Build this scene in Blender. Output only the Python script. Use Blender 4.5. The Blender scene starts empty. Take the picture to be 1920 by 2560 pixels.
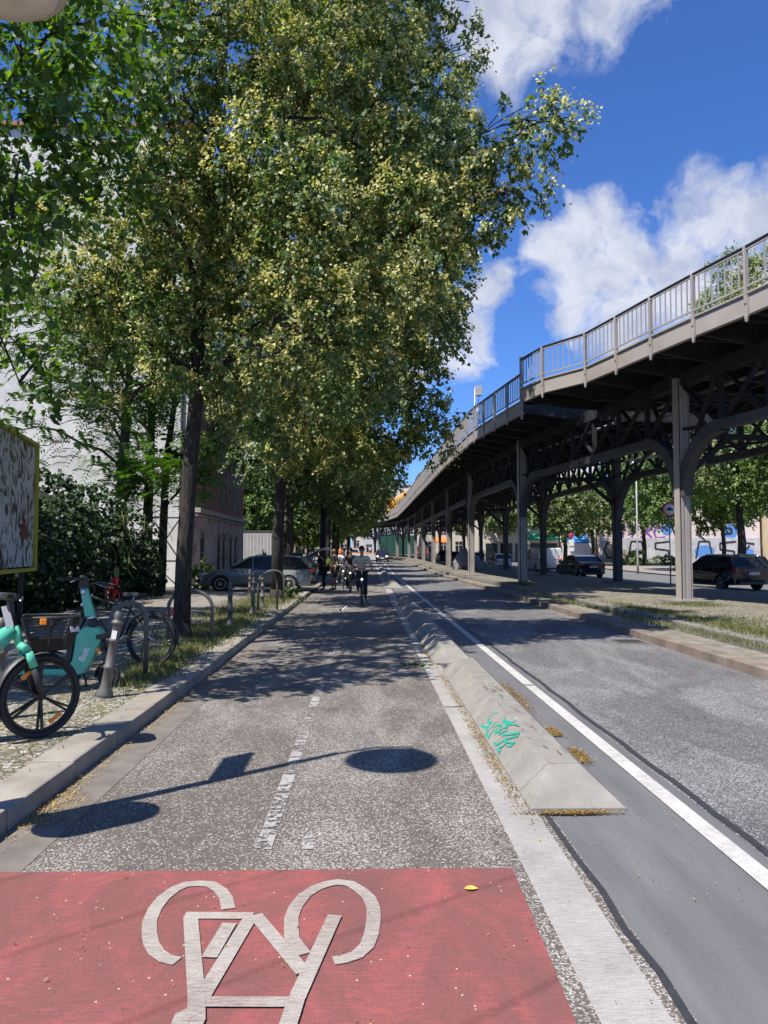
import bpy, bmesh, math, random
import numpy as np
from mathutils import Vector, Matrix
R = math.radians
SC = bpy.context.scene
COL = SC.collection
random.seed(7)
rng = np.random.default_rng(11)

# ------------------------------------------------------------------ camera
cd = bpy.data.cameras.new('camera')
cam = bpy.data.objects.new('camera', cd)
COL.objects.link(cam)
cam.location = (0, 0, 1.6)
cam.rotation_euler = (R(90 + 3.04), 0, R(-1.25))
cd.sensor_fit = 'VERTICAL'
cd.sensor_height = 36
cd.lens = 36 * 1923 / 2560
cd.clip_start = 0.05
cd.clip_end = 3000
SC.camera = cam
SC.view_settings.view_transform = 'Standard'
SC.view_settings.look = 'None'
SC.view_settings.exposure = 0.66
SC.view_settings.gamma = 1
SC.cycles.max_bounces = 6
SC.cycles.transparent_max_bounces = 8
SC.cycles.use_denoising = True

# ------------------------------------------------------------------ sky
EL = R(58.5)
TRAVEL = Vector((0.76, 0.65, 0)).normalized()      # where shadows point on the ground
CLOUDS = [(0.144,0.805,0.576,0.072),(0.191,0.788,0.585,0.066),(0.244,0.768,0.591,0.072),(0.181,0.814,0.551,0.036),(0.278,0.754,0.596,0.072),(0.251,0.89,0.381,0.045),(0.279,0.874,0.397,0.036),(0.221,0.906,0.36,0.039),(0.276,0.903,0.33,0.057),(0.318,0.879,0.355,0.057),(0.362,0.864,0.35,0.06),(0.394,0.838,0.377,0.051),(0.426,0.831,0.358,0.057),(0.372,0.878,0.3,0.072),(0.425,0.853,0.303,0.072),(0.253,0.921,0.296,0.048),(0.321,0.906,0.275,0.06),(0.153,0.936,0.318,0.036),(0.126,0.951,0.282,0.045),(0.169,0.926,0.338,0.023),(0.098,0.965,0.244,0.039),(0.063,0.974,0.216,0.036),(0.461,0.819,0.343,0.072),(0.15,0.917,0.369,0.011),(0.387,0.774,0.502,0.011)]
w = bpy.data.worlds.new('World')
SC.world = w
w.use_nodes = True
nt = w.node_tree
nt.nodes.clear()
N = lambda t, **k: _node(nt, t, **k)


def _node(nt, t, **k):
    n = nt.nodes.new(t)
    for a, b in k.items():
        setattr(n, a, b)
    return n


def math_n(nt, op, a, b=None, clamp=False):
    n = nt.nodes.new('ShaderNodeMath')
    n.operation = op
    n.use_clamp = clamp
    for i, v in enumerate((a, b)):
        if v is None:
            continue
        if isinstance(v, (int, float)):
            n.inputs[i].default_value = v
        else:
            nt.links.new(v, n.inputs[i])
    return n.outputs[0]


def build_world():
    sky = N('ShaderNodeTexSky', sky_type='NISHITA')
    sky.sun_disc = False
    sky.sun_elevation = EL
    sky.sun_rotation = math.atan2(-TRAVEL.x, -TRAVEL.y)
    sky.air_density = 1.0
    sky.dust_density = 0.3
    sky.ozone_density = 2.5
    tc = N('ShaderNodeTexCoord')
    nrm = N('ShaderNodeVectorMath', operation='NORMALIZE')
    nt.links.new(tc.outputs['Generated'], nrm.inputs[0])
    d = nrm.outputs[0]
    wn = N('ShaderNodeTexNoise')
    wn.inputs['Scale'].default_value = 9
    wn.inputs['Detail'].default_value = 5
    nt.links.new(d, wn.inputs['Vector'])
    sub = N('ShaderNodeVectorMath', operation='SUBTRACT')
    nt.links.new(wn.outputs['Color'], sub.inputs[0])
    sub.inputs[1].default_value = (0.5, 0.5, 0.5)
    sc = N('ShaderNodeVectorMath', operation='SCALE')
    nt.links.new(sub.outputs[0], sc.inputs[0])
    sc.inputs['Scale'].default_value = 0.10
    add = N('ShaderNodeVectorMath', operation='ADD')
    nt.links.new(d, add.inputs[0])
    nt.links.new(sc.outputs[0], add.inputs[1])
    dd = add.outputs[0]
    total = None
    for (x, y, z, r) in CLOUDS:
        ds = N('ShaderNodeVectorMath', operation='DISTANCE')
        nt.links.new(dd, ds.inputs[0])
        ds.inputs[1].default_value = (x, y, z)
        v = math_n(nt, 'DIVIDE', ds.outputs['Value'], r * 1.22)
        v = math_n(nt, 'SUBTRACT', 1.0, v, clamp=True)
        total = v if total is None else math_n(nt, 'MAXIMUM', total, v)
    # clouds elsewhere in the sky
    n2 = N('ShaderNodeTexNoise')
    n2.inputs['Scale'].default_value = 2.6
    n2.inputs['Detail'].default_value = 2
    nt.links.new(d, n2.inputs['Vector'])
    el = math_n(nt, 'SUBTRACT', n2.outputs['Fac'], 0.53)
    el = math_n(nt, 'MULTIPLY', el, 3.0)
    ahead = N('ShaderNodeVectorMath', operation='DISTANCE')
    nt.links.new(d, ahead.inputs[0])
    ahead.inputs[1].default_value = (0.2, 0.85, 0.45)
    away = math_n(nt, 'SUBTRACT', ahead.outputs['Value'], 0.75)
    away = math_n(nt, 'MULTIPLY', away, 4.0, clamp=True)
    el = math_n(nt, 'MULTIPLY', el, away, clamp=True)
    total = math_n(nt, 'MAXIMUM', total, el)
    det = N('ShaderNodeTexNoise')
    det.inputs['Scale'].default_value = 16
    det.inputs['Detail'].default_value = 9
    det.inputs['Roughness'].default_value = 0.62
    nt.links.new(dd, det.inputs['Vector'])
    k = math_n(nt, 'SUBTRACT', det.outputs['Fac'], 0.5)
    k = math_n(nt, 'MULTIPLY', k, 1.9)
    t = math_n(nt, 'ADD', total, k)
    gate = math_n(nt, 'MULTIPLY', total, 6.0, clamp=True)
    t = math_n(nt, 'SUBTRACT', t, 0.12)
    t = math_n(nt, 'MULTIPLY', t, 1.7, clamp=True)
    t = math_n(nt, 'MULTIPLY', t, gate, clamp=True)
    mask = math_n(nt, 'MULTIPLY', t, 0.88)
    # cloud brightness: thicker parts a little greyer
    sh = N('ShaderNodeTexNoise')
    sh.inputs['Scale'].default_value = 22
    sh.inputs['Detail'].default_value = 6
    nt.links.new(dd, sh.inputs['Vector'])
    cr = N('ShaderNodeValToRGB')
    cr.color_ramp.elements[0].position = 0.36
    cr.color_ramp.elements[0].color = (5.6, 6.1, 7.4, 1)
    cr.color_ramp.elements[1].position = 0.60
    cr.color_ramp.elements[1].color = (8.2, 8.5, 9.3, 1)
    nt.links.new(sh.outputs['Fac'], cr.inputs[0])
    tint = N('ShaderNodeMix', data_type='RGBA', blend_type='MULTIPLY')
    tint.inputs[0].default_value = 1
    nt.links.new(sky.outputs[0], tint.inputs[6])
    tint.inputs[7].default_value = (0.66, 1.06, 1.80, 1)
    mx = N('ShaderNodeMix', data_type='RGBA')
    nt.links.new(mask, mx.inputs[0])
    nt.links.new(tint.outputs[2], mx.inputs[6])
    nt.links.new(cr.outputs[0], mx.inputs[7])
    bg = N('ShaderNodeBackground')
    bg.inputs[1].default_value = 0.063
    nt.links.new(mx.outputs[2], bg.inputs[0])
    out = N('ShaderNodeOutputWorld')
    nt.links.new(bg.outputs[0], out.inputs[0])


build_world()
ld = bpy.data.lights.new('sun', 'SUN')
ld.energy = 5.0
ld.angle = R(0.53)
ld.color = (1.0, 0.935, 0.835)
sun = bpy.data.objects.new('sun', ld)
COL.objects.link(sun)
sdir = Vector((TRAVEL.x * math.cos(EL), TRAVEL.y * math.cos(EL), -math.sin(EL)))
sun.rotation_euler = sdir.to_track_quat('-Z', 'Y').to_euler()
sun.location = (-20, -20, 40)


# ------------------------------------------------------------------ materials
def mat(name, base, rough=0.7, metal=0.0, var=0.12, scale=6.0, bump=0.0, bscale=40.0, base2=None, spec=0.5, coat=0.0, detail=4):
    m = bpy.data.materials.new(name)
    m.use_nodes = True
    t = m.node_tree
    b = t.nodes['Principled BSDF']
    b.inputs['Roughness'].default_value = rough
    b.inputs['Metallic'].default_value = metal
    b.inputs['Specular IOR Level'].default_value = spec
    b.inputs['Coat Weight'].default_value = coat
    tc = t.nodes.new('ShaderNodeTexCoord')
    n = t.nodes.new('ShaderNodeTexNoise')
    n.inputs['Scale'].default_value = scale
    n.inputs['Detail'].default_value = detail
    t.links.new(tc.outputs['Object'], n.inputs['Vector'])
    r = t.nodes.new('ShaderNodeValToRGB')
    c1 = tuple(max(0, c * (1 - var)) for c in base[:3])
    c2 = tuple(c * (1 + var) for c in (base2 or base)[:3])
    r.color_ramp.elements[0].color = (*c1, 1)
    r.color_ramp.elements[1].color = (*c2, 1)
    r.color_ramp.elements[0].position = 0.33
    r.color_ramp.elements[1].position = 0.67
    t.links.new(n.outputs['Fac'], r.inputs[0])
    t.links.new(r.outputs[0], b.inputs['Base Color'])
    if bump:
        n2 = t.nodes.new('ShaderNodeTexNoise')
        n2.inputs['Scale'].default_value = bscale
        n2.inputs['Detail'].default_value = 3
        t.links.new(tc.outputs['Object'], n2.inputs['Vector'])
        bp = t.nodes.new('ShaderNodeBump')
        bp.inputs['Strength'].default_value = bump
        bp.inputs['Distance'].default_value = 0.02
        t.links.new(n2.outputs['Fac'], bp.inputs['Height'])
        t.links.new(bp.outputs[0], b.inputs['Normal'])
    return m


def emis(name, col, s=1.0):
    m = bpy.data.materials.new(name)
    m.use_nodes = True
    b = m.node_tree.nodes['Principled BSDF']
    b.inputs['Base Color'].default_value = (*col, 1)
    b.inputs['Emission Color'].default_value = (*col, 1)
    b.inputs['Emission Strength'].default_value = s
    return m


def ramp(t, src, stops, interp='LINEAR'):
    r = t.nodes.new('ShaderNodeValToRGB')
    r.color_ramp.interpolation = interp
    e = r.color_ramp.elements
    while len(e) < len(stops):
        e.new(0.5)
    for i, (p, c) in enumerate(stops):
        e[i].position = p
        if isinstance(c, (int, float)):
            c = (c, c, c)
        e[i].color = (*c, 1)
    t.links.new(src, r.inputs[0])
    return r.outputs[0]


def noise(t, vec, scale, detail=4, rough=0.5, dist=0.0):
    n = t.nodes.new('ShaderNodeTexNoise')
    n.inputs['Scale'].default_value = scale
    n.inputs['Detail'].default_value = detail
    n.inputs['Roughness'].default_value = rough
    n.inputs['Distortion'].default_value = dist
    t.links.new(vec, n.inputs['Vector'])
    return n.outputs['Fac']


def mapped(t, vec, scale=(1, 1, 1), rot=(0, 0, 0)):
    m = t.nodes.new('ShaderNodeMapping')
    m.inputs['Scale'].default_value = scale
    m.inputs['Rotation'].default_value = rot
    t.links.new(vec, m.inputs['Vector'])
    return m.outputs[0]


def mixc(t, f, a, b, mode='MIX'):
    m = t.nodes.new('ShaderNodeMix')
    m.data_type = 'RGBA'
    m.blend_type = mode
    for i, v in ((0, f), (6, a), (7, b)):
        if isinstance(v, (int, float)):
            m.inputs[i].default_value = v
        elif isinstance(v, tuple):
            m.inputs[i].default_value = (*v, 1)
        else:
            t.links.new(v, m.inputs[i])
    return m.outputs[2]


def newmat(name, rough=0.8, spec=0.4):
    m = bpy.data.materials.new(name)
    m.use_nodes = True
    t = m.node_tree
    b = t.nodes['Principled BSDF']
    b.inputs['Roughness'].default_value = rough
    b.inputs['Specular IOR Level'].default_value = spec
    tc = t.nodes.new('ShaderNodeTexCoord')
    return m, t, b, tc.outputs['Object']


def bumpto(t, b, h, strength=0.3, dist=0.01):
    bp = t.nodes.new('ShaderNodeBump')
    bp.inputs['Strength'].default_value = strength
    bp.inputs['Distance'].default_value = dist
    t.links.new(h, bp.inputs['Height'])
    t.links.new(bp.outputs[0], b.inputs['Normal'])


def asphalt(name, binder, chipA, chipB, amount, patch=True, cell=95.0):
    m, t, b, v = newmat(name, 0.75, 0.35)
    vo = t.nodes.new('ShaderNodeTexVoronoi')
    vo.inputs['Scale'].default_value = cell
    t.links.new(v, vo.inputs['Vector'])
    sep = t.nodes.new('ShaderNodeSeparateColor')
    t.links.new(vo.outputs['Color'], sep.inputs[0])
    big = noise(t, mapped(t, v, (0.9, 0.30, 1), (0, 0, 0.5)), 1.0, 3, 0.55, 1.4)
    wear = ramp(t, big, [(0.40, 0.0), (0.56, 1.0)])
    fine = noise(t, v, 14, 3)
    thr = math_n(t, 'MULTIPLY', wear, 0.40 if patch else 0.1)
    thr = math_n(t, 'ADD', thr, 1 - amount - (0.15 if patch else 0.05))
    thr = math_n(t, 'ADD', thr, math_n(t, 'MULTIPLY', math_n(t, 'SUBTRACT', fine, 0.5), 0.35))
    chip = math_n(t, 'GREATER_THAN', sep.outputs[0], thr)
    edge = math_n(t, 'LESS_THAN', vo.outputs['Distance'], 0.62)
    chip = math_n(t, 'MULTIPLY', chip, edge)
    cc = mixc(t, sep.outputs[1], chipA, chipB)
    bb = mixc(t, big, tuple(c * 1.12 for c in binder), tuple(c * 0.88 for c in binder))
    sp = mixc(t, sep.outputs[2], tuple(c * .75 for c in binder), tuple(c * 1.35 for c in binder))
    bb = mixc(t, 0.5, bb, sp)
    c = mixc(t, chip, bb, cc)
    st = ramp(t, noise(t, mapped(t, v, (1.6, .5, 1)), 1.7, 6, .7, .6), [(.30, .74), (.46, 1.0), (.72, 1.10)])
    c = mixc(t, 1.0, c, st, 'MULTIPLY')
    ck = t.nodes.new('ShaderNodeTexVoronoi')
    ck.feature = 'DISTANCE_TO_EDGE'
    ck.inputs['Scale'].default_value = .42
    wv = t.nodes.new('ShaderNodeTexNoise'); wv.inputs['Scale'].default_value = 3.0; wv.inputs['Detail'].default_value = 6
    t.links.new(v, wv.inputs['Vector'])
    av = t.nodes.new('ShaderNodeVectorMath'); av.operation = 'ADD'
    sv = t.nodes.new('ShaderNodeVectorMath'); sv.operation = 'SCALE'; sv.inputs['Scale'].default_value = .45
    t.links.new(wv.outputs['Color'], sv.inputs[0]); t.links.new(v, av.inputs[0]); t.links.new(sv.outputs[0], av.inputs[1])
    t.links.new(av.outputs[0], ck.inputs['Vector'])
    cm = math_n(t, 'MULTIPLY', ramp(t, ck.outputs['Distance'], [(.0, 1.0), (.0035, 0.0)]), ramp(t, noise(t, v, .5, 2), [(.50, 0.0), (.58, .7)]))
    c = mixc(t, cm, c, (.03, .03, .03))
    t.links.new(c, b.inputs['Base Color'])
    bumpto(t, b, sep.outputs[0], 0.35, 0.004)
    return m


ROAD = asphalt('asphalt_road', (0.088, 0.086, 0.090), (0.19, 0.19, 0.195), (0.38, 0.375, 0.37), 0.47, cell=105)
LANE = asphalt('asphalt_bike_lane', (0.100, 0.087, 0.078), (0.20, 0.187, 0.17), (0.42, 0.40, 0.37), 0.46, cell=105)
FARROAD = mat('asphalt_plain', (0.14, 0.14, 0.14), 0.85, var=0.12, scale=2)


def m_strip():
    m, t, b, v = newmat('smooth_asphalt', 0.7)
    n = noise(t, mapped(t, v, (3, 0.4, 1)), 2, 5, 0.6)
    c = ramp(t, n, [(0.3, (0.105, 0.108, 0.115)), (0.7, (0.150, 0.150, 0.155))])
    f = ramp(t, noise(t, v, 160, 2), [(0.35, 0.85), (0.65, 1.12)])
    c = mixc(t, 1.0, c, f, 'MULTIPLY')
    t.links.new(c, b.inputs['Base Color'])
    return m


STRIP = m_strip()


def m_paint(name, col, dirt, wear=0.5, streak=True):
    m, t, b, v = newmat(name, 0.65)
    n = noise(t, mapped(t, v, (1.2, 9 if streak else 1.2, 1)), 12, 6, 0.65)
    n2 = noise(t, v, 1.6, 4, 0.6)
    s = math_n(t, 'ADD', math_n(t, 'MULTIPLY', n, 0.65), math_n(t, 'MULTIPLY', n2, 0.45))
    c = ramp(t, s, [(0.38, dirt), (0.62, col)])
    sp = ramp(t, noise(t, v, 120, 2), [(0.3, 0.82), (0.6, 1.05)])
    c = mixc(t, 1.0, c, sp, 'MULTIPLY')
    t.links.new(c, b.inputs['Base Color'])
    return m


WHITE = m_paint('white_marking', (0.37, 0.355, 0.335), (0.22, 0.21, 0.20))
WHITE2 = m_paint('white_marking_bright', (0.50, 0.49, 0.475), (0.34, 0.33, 0.32), streak=False)
BIKEW = m_paint('white_bike_symbol', (0.37, 0.345, 0.31), (0.20, 0.15, 0.135))


def m_red():
    m, t, b, v = newmat('red_surface', 0.7)
    n = noise(t, mapped(t, v, (1, 0.7, 1)), 2.2, 8, 0.70, 0.9)
    n2 = noise(t, mapped(t, v, (2, 14, 1)), 5, 5, 0.6, 0.6)
    s = math_n(t, 'ADD', math_n(t, 'MULTIPLY', n, 0.7), math_n(t, 'MULTIPLY', n2, 0.35))
    c = ramp(t, s, [(0.38, (0.15, 0.068, 0.062)), (0.52, (0.20, 0.072, 0.068)), (0.64, (0.30, 0.082, 0.08))])
    vo = t.nodes.new('ShaderNodeTexVoronoi')
    vo.inputs['Scale'].default_value = 55
    t.links.new(v, vo.inputs['Vector'])
    sep = t.nodes.new('ShaderNodeSeparateColor')
    t.links.new(vo.outputs['Color'], sep.inputs[0])
    chip = math_n(t, 'MULTIPLY', math_n(t, 'GREATER_THAN', sep.outputs[0], 0.982), math_n(t, 'LESS_THAN', vo.outputs['Distance'], 0.22))
    c = mixc(t, chip, c, (0.6, 0.5, 0.42))
    f = ramp(t, noise(t, v, 190, 2), [(0.35, 0.80), (0.65, 1.15)])
    c = mixc(t, 1.0, c, f, 'MULTIPLY')
    # dark tyre marks
    w1 = t.nodes.new('ShaderNodeTexWave')
    w1.inputs['Scale'].default_value = 0.42
    w1.inputs['Distortion'].default_value = 1.2
    w1.inputs['Detail'].default_value = 2
    t.links.new(mapped(t, v, (1, 1, 1), (0, 0, 0.9)), w1.inputs['Vector'])
    tm = ramp(t, w1.outputs['Fac'], [(0.985, 1.0), (1.0, 0.80)])
    c = mixc(t, 1.0, c, tm, 'MULTIPLY')
    t.links.new(c, b.inputs['Base Color'])
    return m


RED = m_red()
TAR = mat('tar_seam', (0.035, 0.036, 0.04), 0.5, var=0.2, scale=20)
GRANITE = mat('granite_kerb', (0.26, 0.235, 0.20), 0.85, var=0.22, scale=3, bump=0.25, bscale=90)
GRANITE_R = mat('reddish_granite', (0.20, 0.16, 0.13), 0.85, var=0.25, scale=2, bump=0.3, bscale=70)
CONC = mat('concrete_kerb', (0.17, 0.16, 0.145), 0.9, var=0.2, scale=2.5, bump=0.25, bscale=60)
BLOCKC = None


def m_cobble(name, a, bcol, joint, scale, stretch=(1, 1, 1), moss=0.25):
    m, t, b, v = newmat(name, 0.85)
    vv = mapped(t, v, stretch)
    vo = t.nodes.new('ShaderNodeTexVoronoi')
    vo.inputs['Scale'].default_value = scale
    vo.inputs['Randomness'].default_value = 0.6
    t.links.new(vv, vo.inputs['Vector'])
    ve = t.nodes.new('ShaderNodeTexVoronoi')
    ve.feature = 'DISTANCE_TO_EDGE'
    ve.inputs['Scale'].default_value = scale
    ve.inputs['Randomness'].default_value = 0.6
    t.links.new(vv, ve.inputs['Vector'])
    sep = t.nodes.new('ShaderNodeSeparateColor')
    t.links.new(vo.outputs['Color'], sep.inputs[0])
    c = mixc(t, sep.outputs[0], a, bcol)
    big = noise(t, v, 0.8, 5, 0.6)
    jc = mixc(t, ramp(t, big, [(0.45, 0.0), (0.6, 1.0)]), joint, (0.13, 0.12, 0.06))
    e = ramp(t, ve.outputs['Distance'], [(0.05, 1.0), (0.13, 0.0)])
    c = mixc(t, e, c, jc)
    pol = ramp(t, noise(t, v, 2.1, 5, 0.7), [(0.52, 0.0), (0.66, moss)])
    c = mixc(t, pol, c, (0.33, 0.25, 0.08))
    t.links.new(c, b.inputs['Base Color'])
    bumpto(t, b, math_n(t, 'MINIMUM', ve.outputs['Distance'], 0.15), 0.9, 0.05)
    return m


MOSAIC = m_cobble('mosaic_cobbles', (0.19, 0.18, 0.16), (0.38, 0.36, 0.33), (0.085, 0.075, 0.05), 15, moss=0.22)
SETTS = m_cobble('paving_setts', (0.16, 0.15, 0.13), (0.26, 0.24, 0.21), (0.09, 0.08, 0.06), 5.5, (1, 1.6, 1), moss=0.25)
SLABS = mat('granite_slabs', (0.21, 0.195, 0.175), 0.85, var=0.15, scale=1.5, bump=0.1)
SOIL = mat('soil', (0.10, 0.085, 0.06), 0.95, var=0.3, scale=3, bump=0.3)
DIRTSTRIP = mat('dirty_strip', (0.20, 0.185, 0.155), 0.9, var=0.25, scale=4, bump=0.2)
BARK = None
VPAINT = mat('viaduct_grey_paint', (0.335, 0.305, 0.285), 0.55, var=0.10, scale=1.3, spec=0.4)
VSHADE = mat('viaduct_paint_shade', (0.062, 0.062, 0.065), 0.6, var=0.15, scale=1.5, spec=0.35)  # the same grey paint with shade put into its colour, arches and rear columns
VDEEPSHADE = mat('viaduct_paint_deep_shade', (0.024, 0.026, 0.031), 0.65, var=0.3, scale=2, spec=0.3)  # shade under the deck painted in: the grey paint taken nearly to black
BLACKP = mat('black_paint', (0.015, 0.015, 0.017), 0.45, var=0.1)
RUBBER = mat('rubber', (0.02, 0.02, 0.021), 0.75, var=0.15)
STEEL = mat('steel', (0.45, 0.45, 0.46), 0.35, metal=0.9, var=0.1)
IRON = mat('cast_iron_paint', (0.115, 0.108, 0.10), 0.5, var=0.15, scale=12, bump=0.05)
GLASS = mat('dark_glass', (0.014, 0.017, 0.019), 0.10, var=0.05, spec=0.35)
WPLAST = mat('white_plastic', (0.75, 0.75, 0.74), 0.4, var=0.04)
MINT = mat('mint_paint', (0.10, 0.50, 0.34), 0.35, var=0.03, coat=0.3)
ORANGE = mat('orange_reflector', (0.85, 0.25, 0.02), 0.3, var=0.1)
REDP = mat('red_bike_paint', (0.75, 0.03, 0.025), 0.35, var=0.05)
REDLAMP = mat('red_lamp', (0.45, 0.02, 0.02), 0.25, var=0.1)
CHROME = mat('chrome', (0.75, 0.75, 0.76), 0.2, metal=1.0, var=0.03)


# ------------------------------------------------------------------ mesh helpers
def link(o, parent=None):
    COL.objects.link(o)
    if parent:
        o.parent = parent
    return o


def tag(o, label=None, cat=None, group=None, kind=None):
    if label:
        o['label'] = label
    if cat:
        o['category'] = cat
    if group:
        o['group'] = group
    if kind:
        o['kind'] = kind
    return o


def thing(name, label, cat, loc=(0, 0, 0), rz=0, group=None):
    o = bpy.data.objects.new(name, None)
    o.empty_display_size = 0.2
    link(o)
    o.location = loc
    o.rotation_euler = (0, 0, rz)
    return tag(o, label, cat, group)


def obj(name, bm, m, parent=None, smooth=False, bevel=0, bseg=2):
    me = bpy.data.meshes.new(name)
    bm.normal_update()
    bm.to_mesh(me)
    bm.free()
    for x in (m if isinstance(m, (list, tuple)) else [m]):
        me.materials.append(x)
    if smooth:
        for p in me.polygons:
            p.use_smooth = True
    o = bpy.data.objects.new(name, me)
    link(o, parent)
    if bevel:
        md = o.modifiers.new('bevel', 'BEVEL')
        md.width = bevel
        md.segments = bseg
        md.limit_method = 'ANGLE'
        md.angle_limit = R(35)
    return o


def struct(name, bm, m, **k):
    return tag(obj(name, bm, m, **k), kind='structure')


def BM():
    return bmesh.new()


def box(bm, c, s, rot=None, mi=0):
    """axis box centre c size s, optional Matrix rotation"""
    vs = []
    for dx in (-.5, .5):
        for dy in (-.5, .5):
            for dz in (-.5, .5):
                p = Vector((dx * s[0], dy * s[1], dz * s[2]))
                if rot is not None:
                    p = rot @ p
                vs.append(bm.verts.new(p + Vector(c)))
    fs = []
    for q in ((0, 1, 3, 2), (4, 6, 7, 5), (0, 4, 5, 1), (2, 3, 7, 6), (0, 2, 6, 4), (1, 5, 7, 3)):
        f = bm.faces.new([vs[i] for i in q])
        f.material_index = mi
        fs.append(f)
    return fs


def bar(bm, a, b, w, h=None, upv=(0, 0, 1), mi=0):
    """rectangular bar from a to b, w sideways, h along up"""
    a, b = Vector(a), Vector(b)
    d = b - a
    L = d.length
    if L < 1e-6:
        return
    d.normalize()
    up_ = Vector(upv)
    if abs(d.dot(up_)) > 0.98:
        up_ = Vector((0, 1, 0)) if abs(d.y) < 0.9 else Vector((1, 0, 0))
    s = d.cross(up_).normalized()
    u = s.cross(d).normalized()
    rot = Matrix((s, d, u)).transposed()
    box(bm, (a + b) / 2, (w, L, h or w), rot, mi)


def tube(bm, pts, r, n=8, cap=True, mi=0, smooth=True):
    """tube through points; r number or list"""
    pts = [Vector(p) for p in pts]
    if not isinstance(r, (list, tuple)):
        r = [r] * len(pts)
    rings = []
    prev = None
    for i, p in enumerate(pts):
        if i == 0:
            d = pts[1] - pts[0]
        elif i == len(pts) - 1:
            d = pts[-1] - pts[-2]
        else:
            d = (pts[i + 1] - pts[i]).normalized() + (pts[i] - pts[i - 1]).normalized()
        d.normalize()
        if prev is None:
            ref = Vector((0, 0, 1)) if abs(d.z) < 0.9 else Vector((1, 0, 0))
            s = d.cross(ref).normalized()
        else:
            s = (prev - d * prev.dot(d)).normalized()
        prev = s
        u = d.cross(s)
        ring = [bm.verts.new(p + (s * math.cos(2 * math.pi * k / n) + u * math.sin(2 * math.pi * k / n)) * r[i]) for k in range(n)]
        rings.append(ring)
    for a, b in zip(rings, rings[1:]):
        for k in range(n):
            f = bm.faces.new((a[k], a[(k + 1) % n], b[(k + 1) % n], b[k]))
            f.smooth = smooth
            f.material_index = mi
    if cap and n > 2:
        try:
            f = bm.faces.new(rings[0][::-1]); f.material_index = mi
            f = bm.faces.new(rings[-1]); f.material_index = mi
        except ValueError:
            pass
    return rings


def lathe(bm, prof, c=(0, 0, 0), n=20, axis=None, mi=0):
    """profile [(r,z)] turned round z at c; axis Matrix optional"""
    rings = []
    for (r, z) in prof:
        ring = []
        for k in range(n):
            a = 2 * math.pi * k / n
            p = Vector((r * math.cos(a), r * math.sin(a), z))
            if axis is not None:
                p = axis @ p
            ring.append(bm.verts.new(p + Vector(c)))
        rings.append(ring)
    for a, b in zip(rings, rings[1:]):
        for k in range(n):
            f = bm.faces.new((a[k], a[(k + 1) % n], b[(k + 1) % n], b[k]))
            f.smooth = True
            f.material_index = mi
    for ring, rv in ((rings[0], True), (rings[-1], False)):
        try:
            f = bm.faces.new(ring[::-1] if rv else ring)
            f.material_index = mi
        except ValueError:
            pass


def torus(bm, c, rot, Rr, r, n=40, m=8, mi=0, flat=1.0):
    vs = []
    for i in range(n):
        a = 2 * math.pi * i / n
        ring = []
        for j in range(m):
            b = 2 * math.pi * j / m
            p = Vector(((Rr + r * math.cos(b)) * math.cos(a), r * flat * math.sin(b), (Rr + r * math.cos(b)) * math.sin(a)))
            ring.append(bm.verts.new(rot @ p + Vector(c)))
        vs.append(ring)
    for i in range(n):
        for j in range(m):
            f = bm.faces.new((vs[i][j], vs[(i + 1) % n][j], vs[(i + 1) % n][(j + 1) % m], vs[i][(j + 1) % m]))
            f.smooth = True
            f.material_index = mi


def prism(bm, poly, y0, y1, mi=0, f=None):
    """polygon [(x,z)] extruded along y; f maps (x,y,z)->Vector"""
    f = f or (lambda x, y, z: Vector((x, y, z)))
    a = [bm.verts.new(f(x, y0, z)) for x, z in poly]
    b = [bm.verts.new(f(x, y1, z)) for x, z in poly]
    n = len(poly)
    fs = [bm.faces.new(a), bm.faces.new(b[::-1])]
    for i in range(n):
        fs.append(bm.faces.new((a[i], b[i], b[(i + 1) % n], a[(i + 1) % n])))
    for q in fs:
        q.material_index = mi
    return fs


def fastmesh(name, V, k, m, parent=None, tone=None, smooth=False):
    """V (n,k,3) array: n faces of k vertices each"""
    n = V.shape[0]
    me = bpy.data.meshes.new(name)
    me.vertices.add(n * k)
    me.vertices.foreach_set('co', V.reshape(-1).astype(np.float32))
    me.loops.add(n * k)
    me.loops.foreach_set('vertex_index', np.arange(n * k, dtype=np.int32))
    me.polygons.add(n)
    me.polygons.foreach_set('loop_start', np.arange(0, n * k, k, dtype=np.int32))
    me.polygons.foreach_set('loop_total', np.full(n, k, dtype=np.int32))
    if tone is not None:
        at = me.attributes.new('tone', 'FLOAT', 'FACE')
        at.data.foreach_set('value', tone.astype(np.float32))
    me.materials.append(m)
    me.update()
    me.validate()
    o = bpy.data.objects.new(name, me)
    link(o, parent)
    return o


def rise(y):
    """the street climbs slightly far off"""
    return 0.0 if y < 55 else (min(y, 160) - 55) * 0.0105


def sheet(name, xl, xr, ys, z, m, nx=1, kind='structure'):
    """ground strip between functions/values xl(y) and xr(y)"""
    bm = BM()
    fl = xl if callable(xl) else (lambda y: xl)
    fr = xr if callable(xr) else (lambda y: xr)
    rows = []
    for y in ys:
        a, b = fl(y), fr(y)
        rows.append([bm.verts.new((a + (b - a) * i / nx, y, z + rise(y))) for i in range(nx + 1)])
    for r0, r1 in zip(rows, rows[1:]):
        for i in range(nx):
            bm.faces.new((r0[i], r0[i + 1], r1[i + 1], r1[i]))
    return tag(obj(name, bm, m), kind=kind)


def interp(tab, y):
    if y <= tab[0][0]:
        return tab[0][1]
    for (a, va), (b, vb) in zip(tab, tab[1:]):
        if y <= b:
            return va + (vb - va) * (y - a) / (b - a)
    return tab[-1][1]


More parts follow.
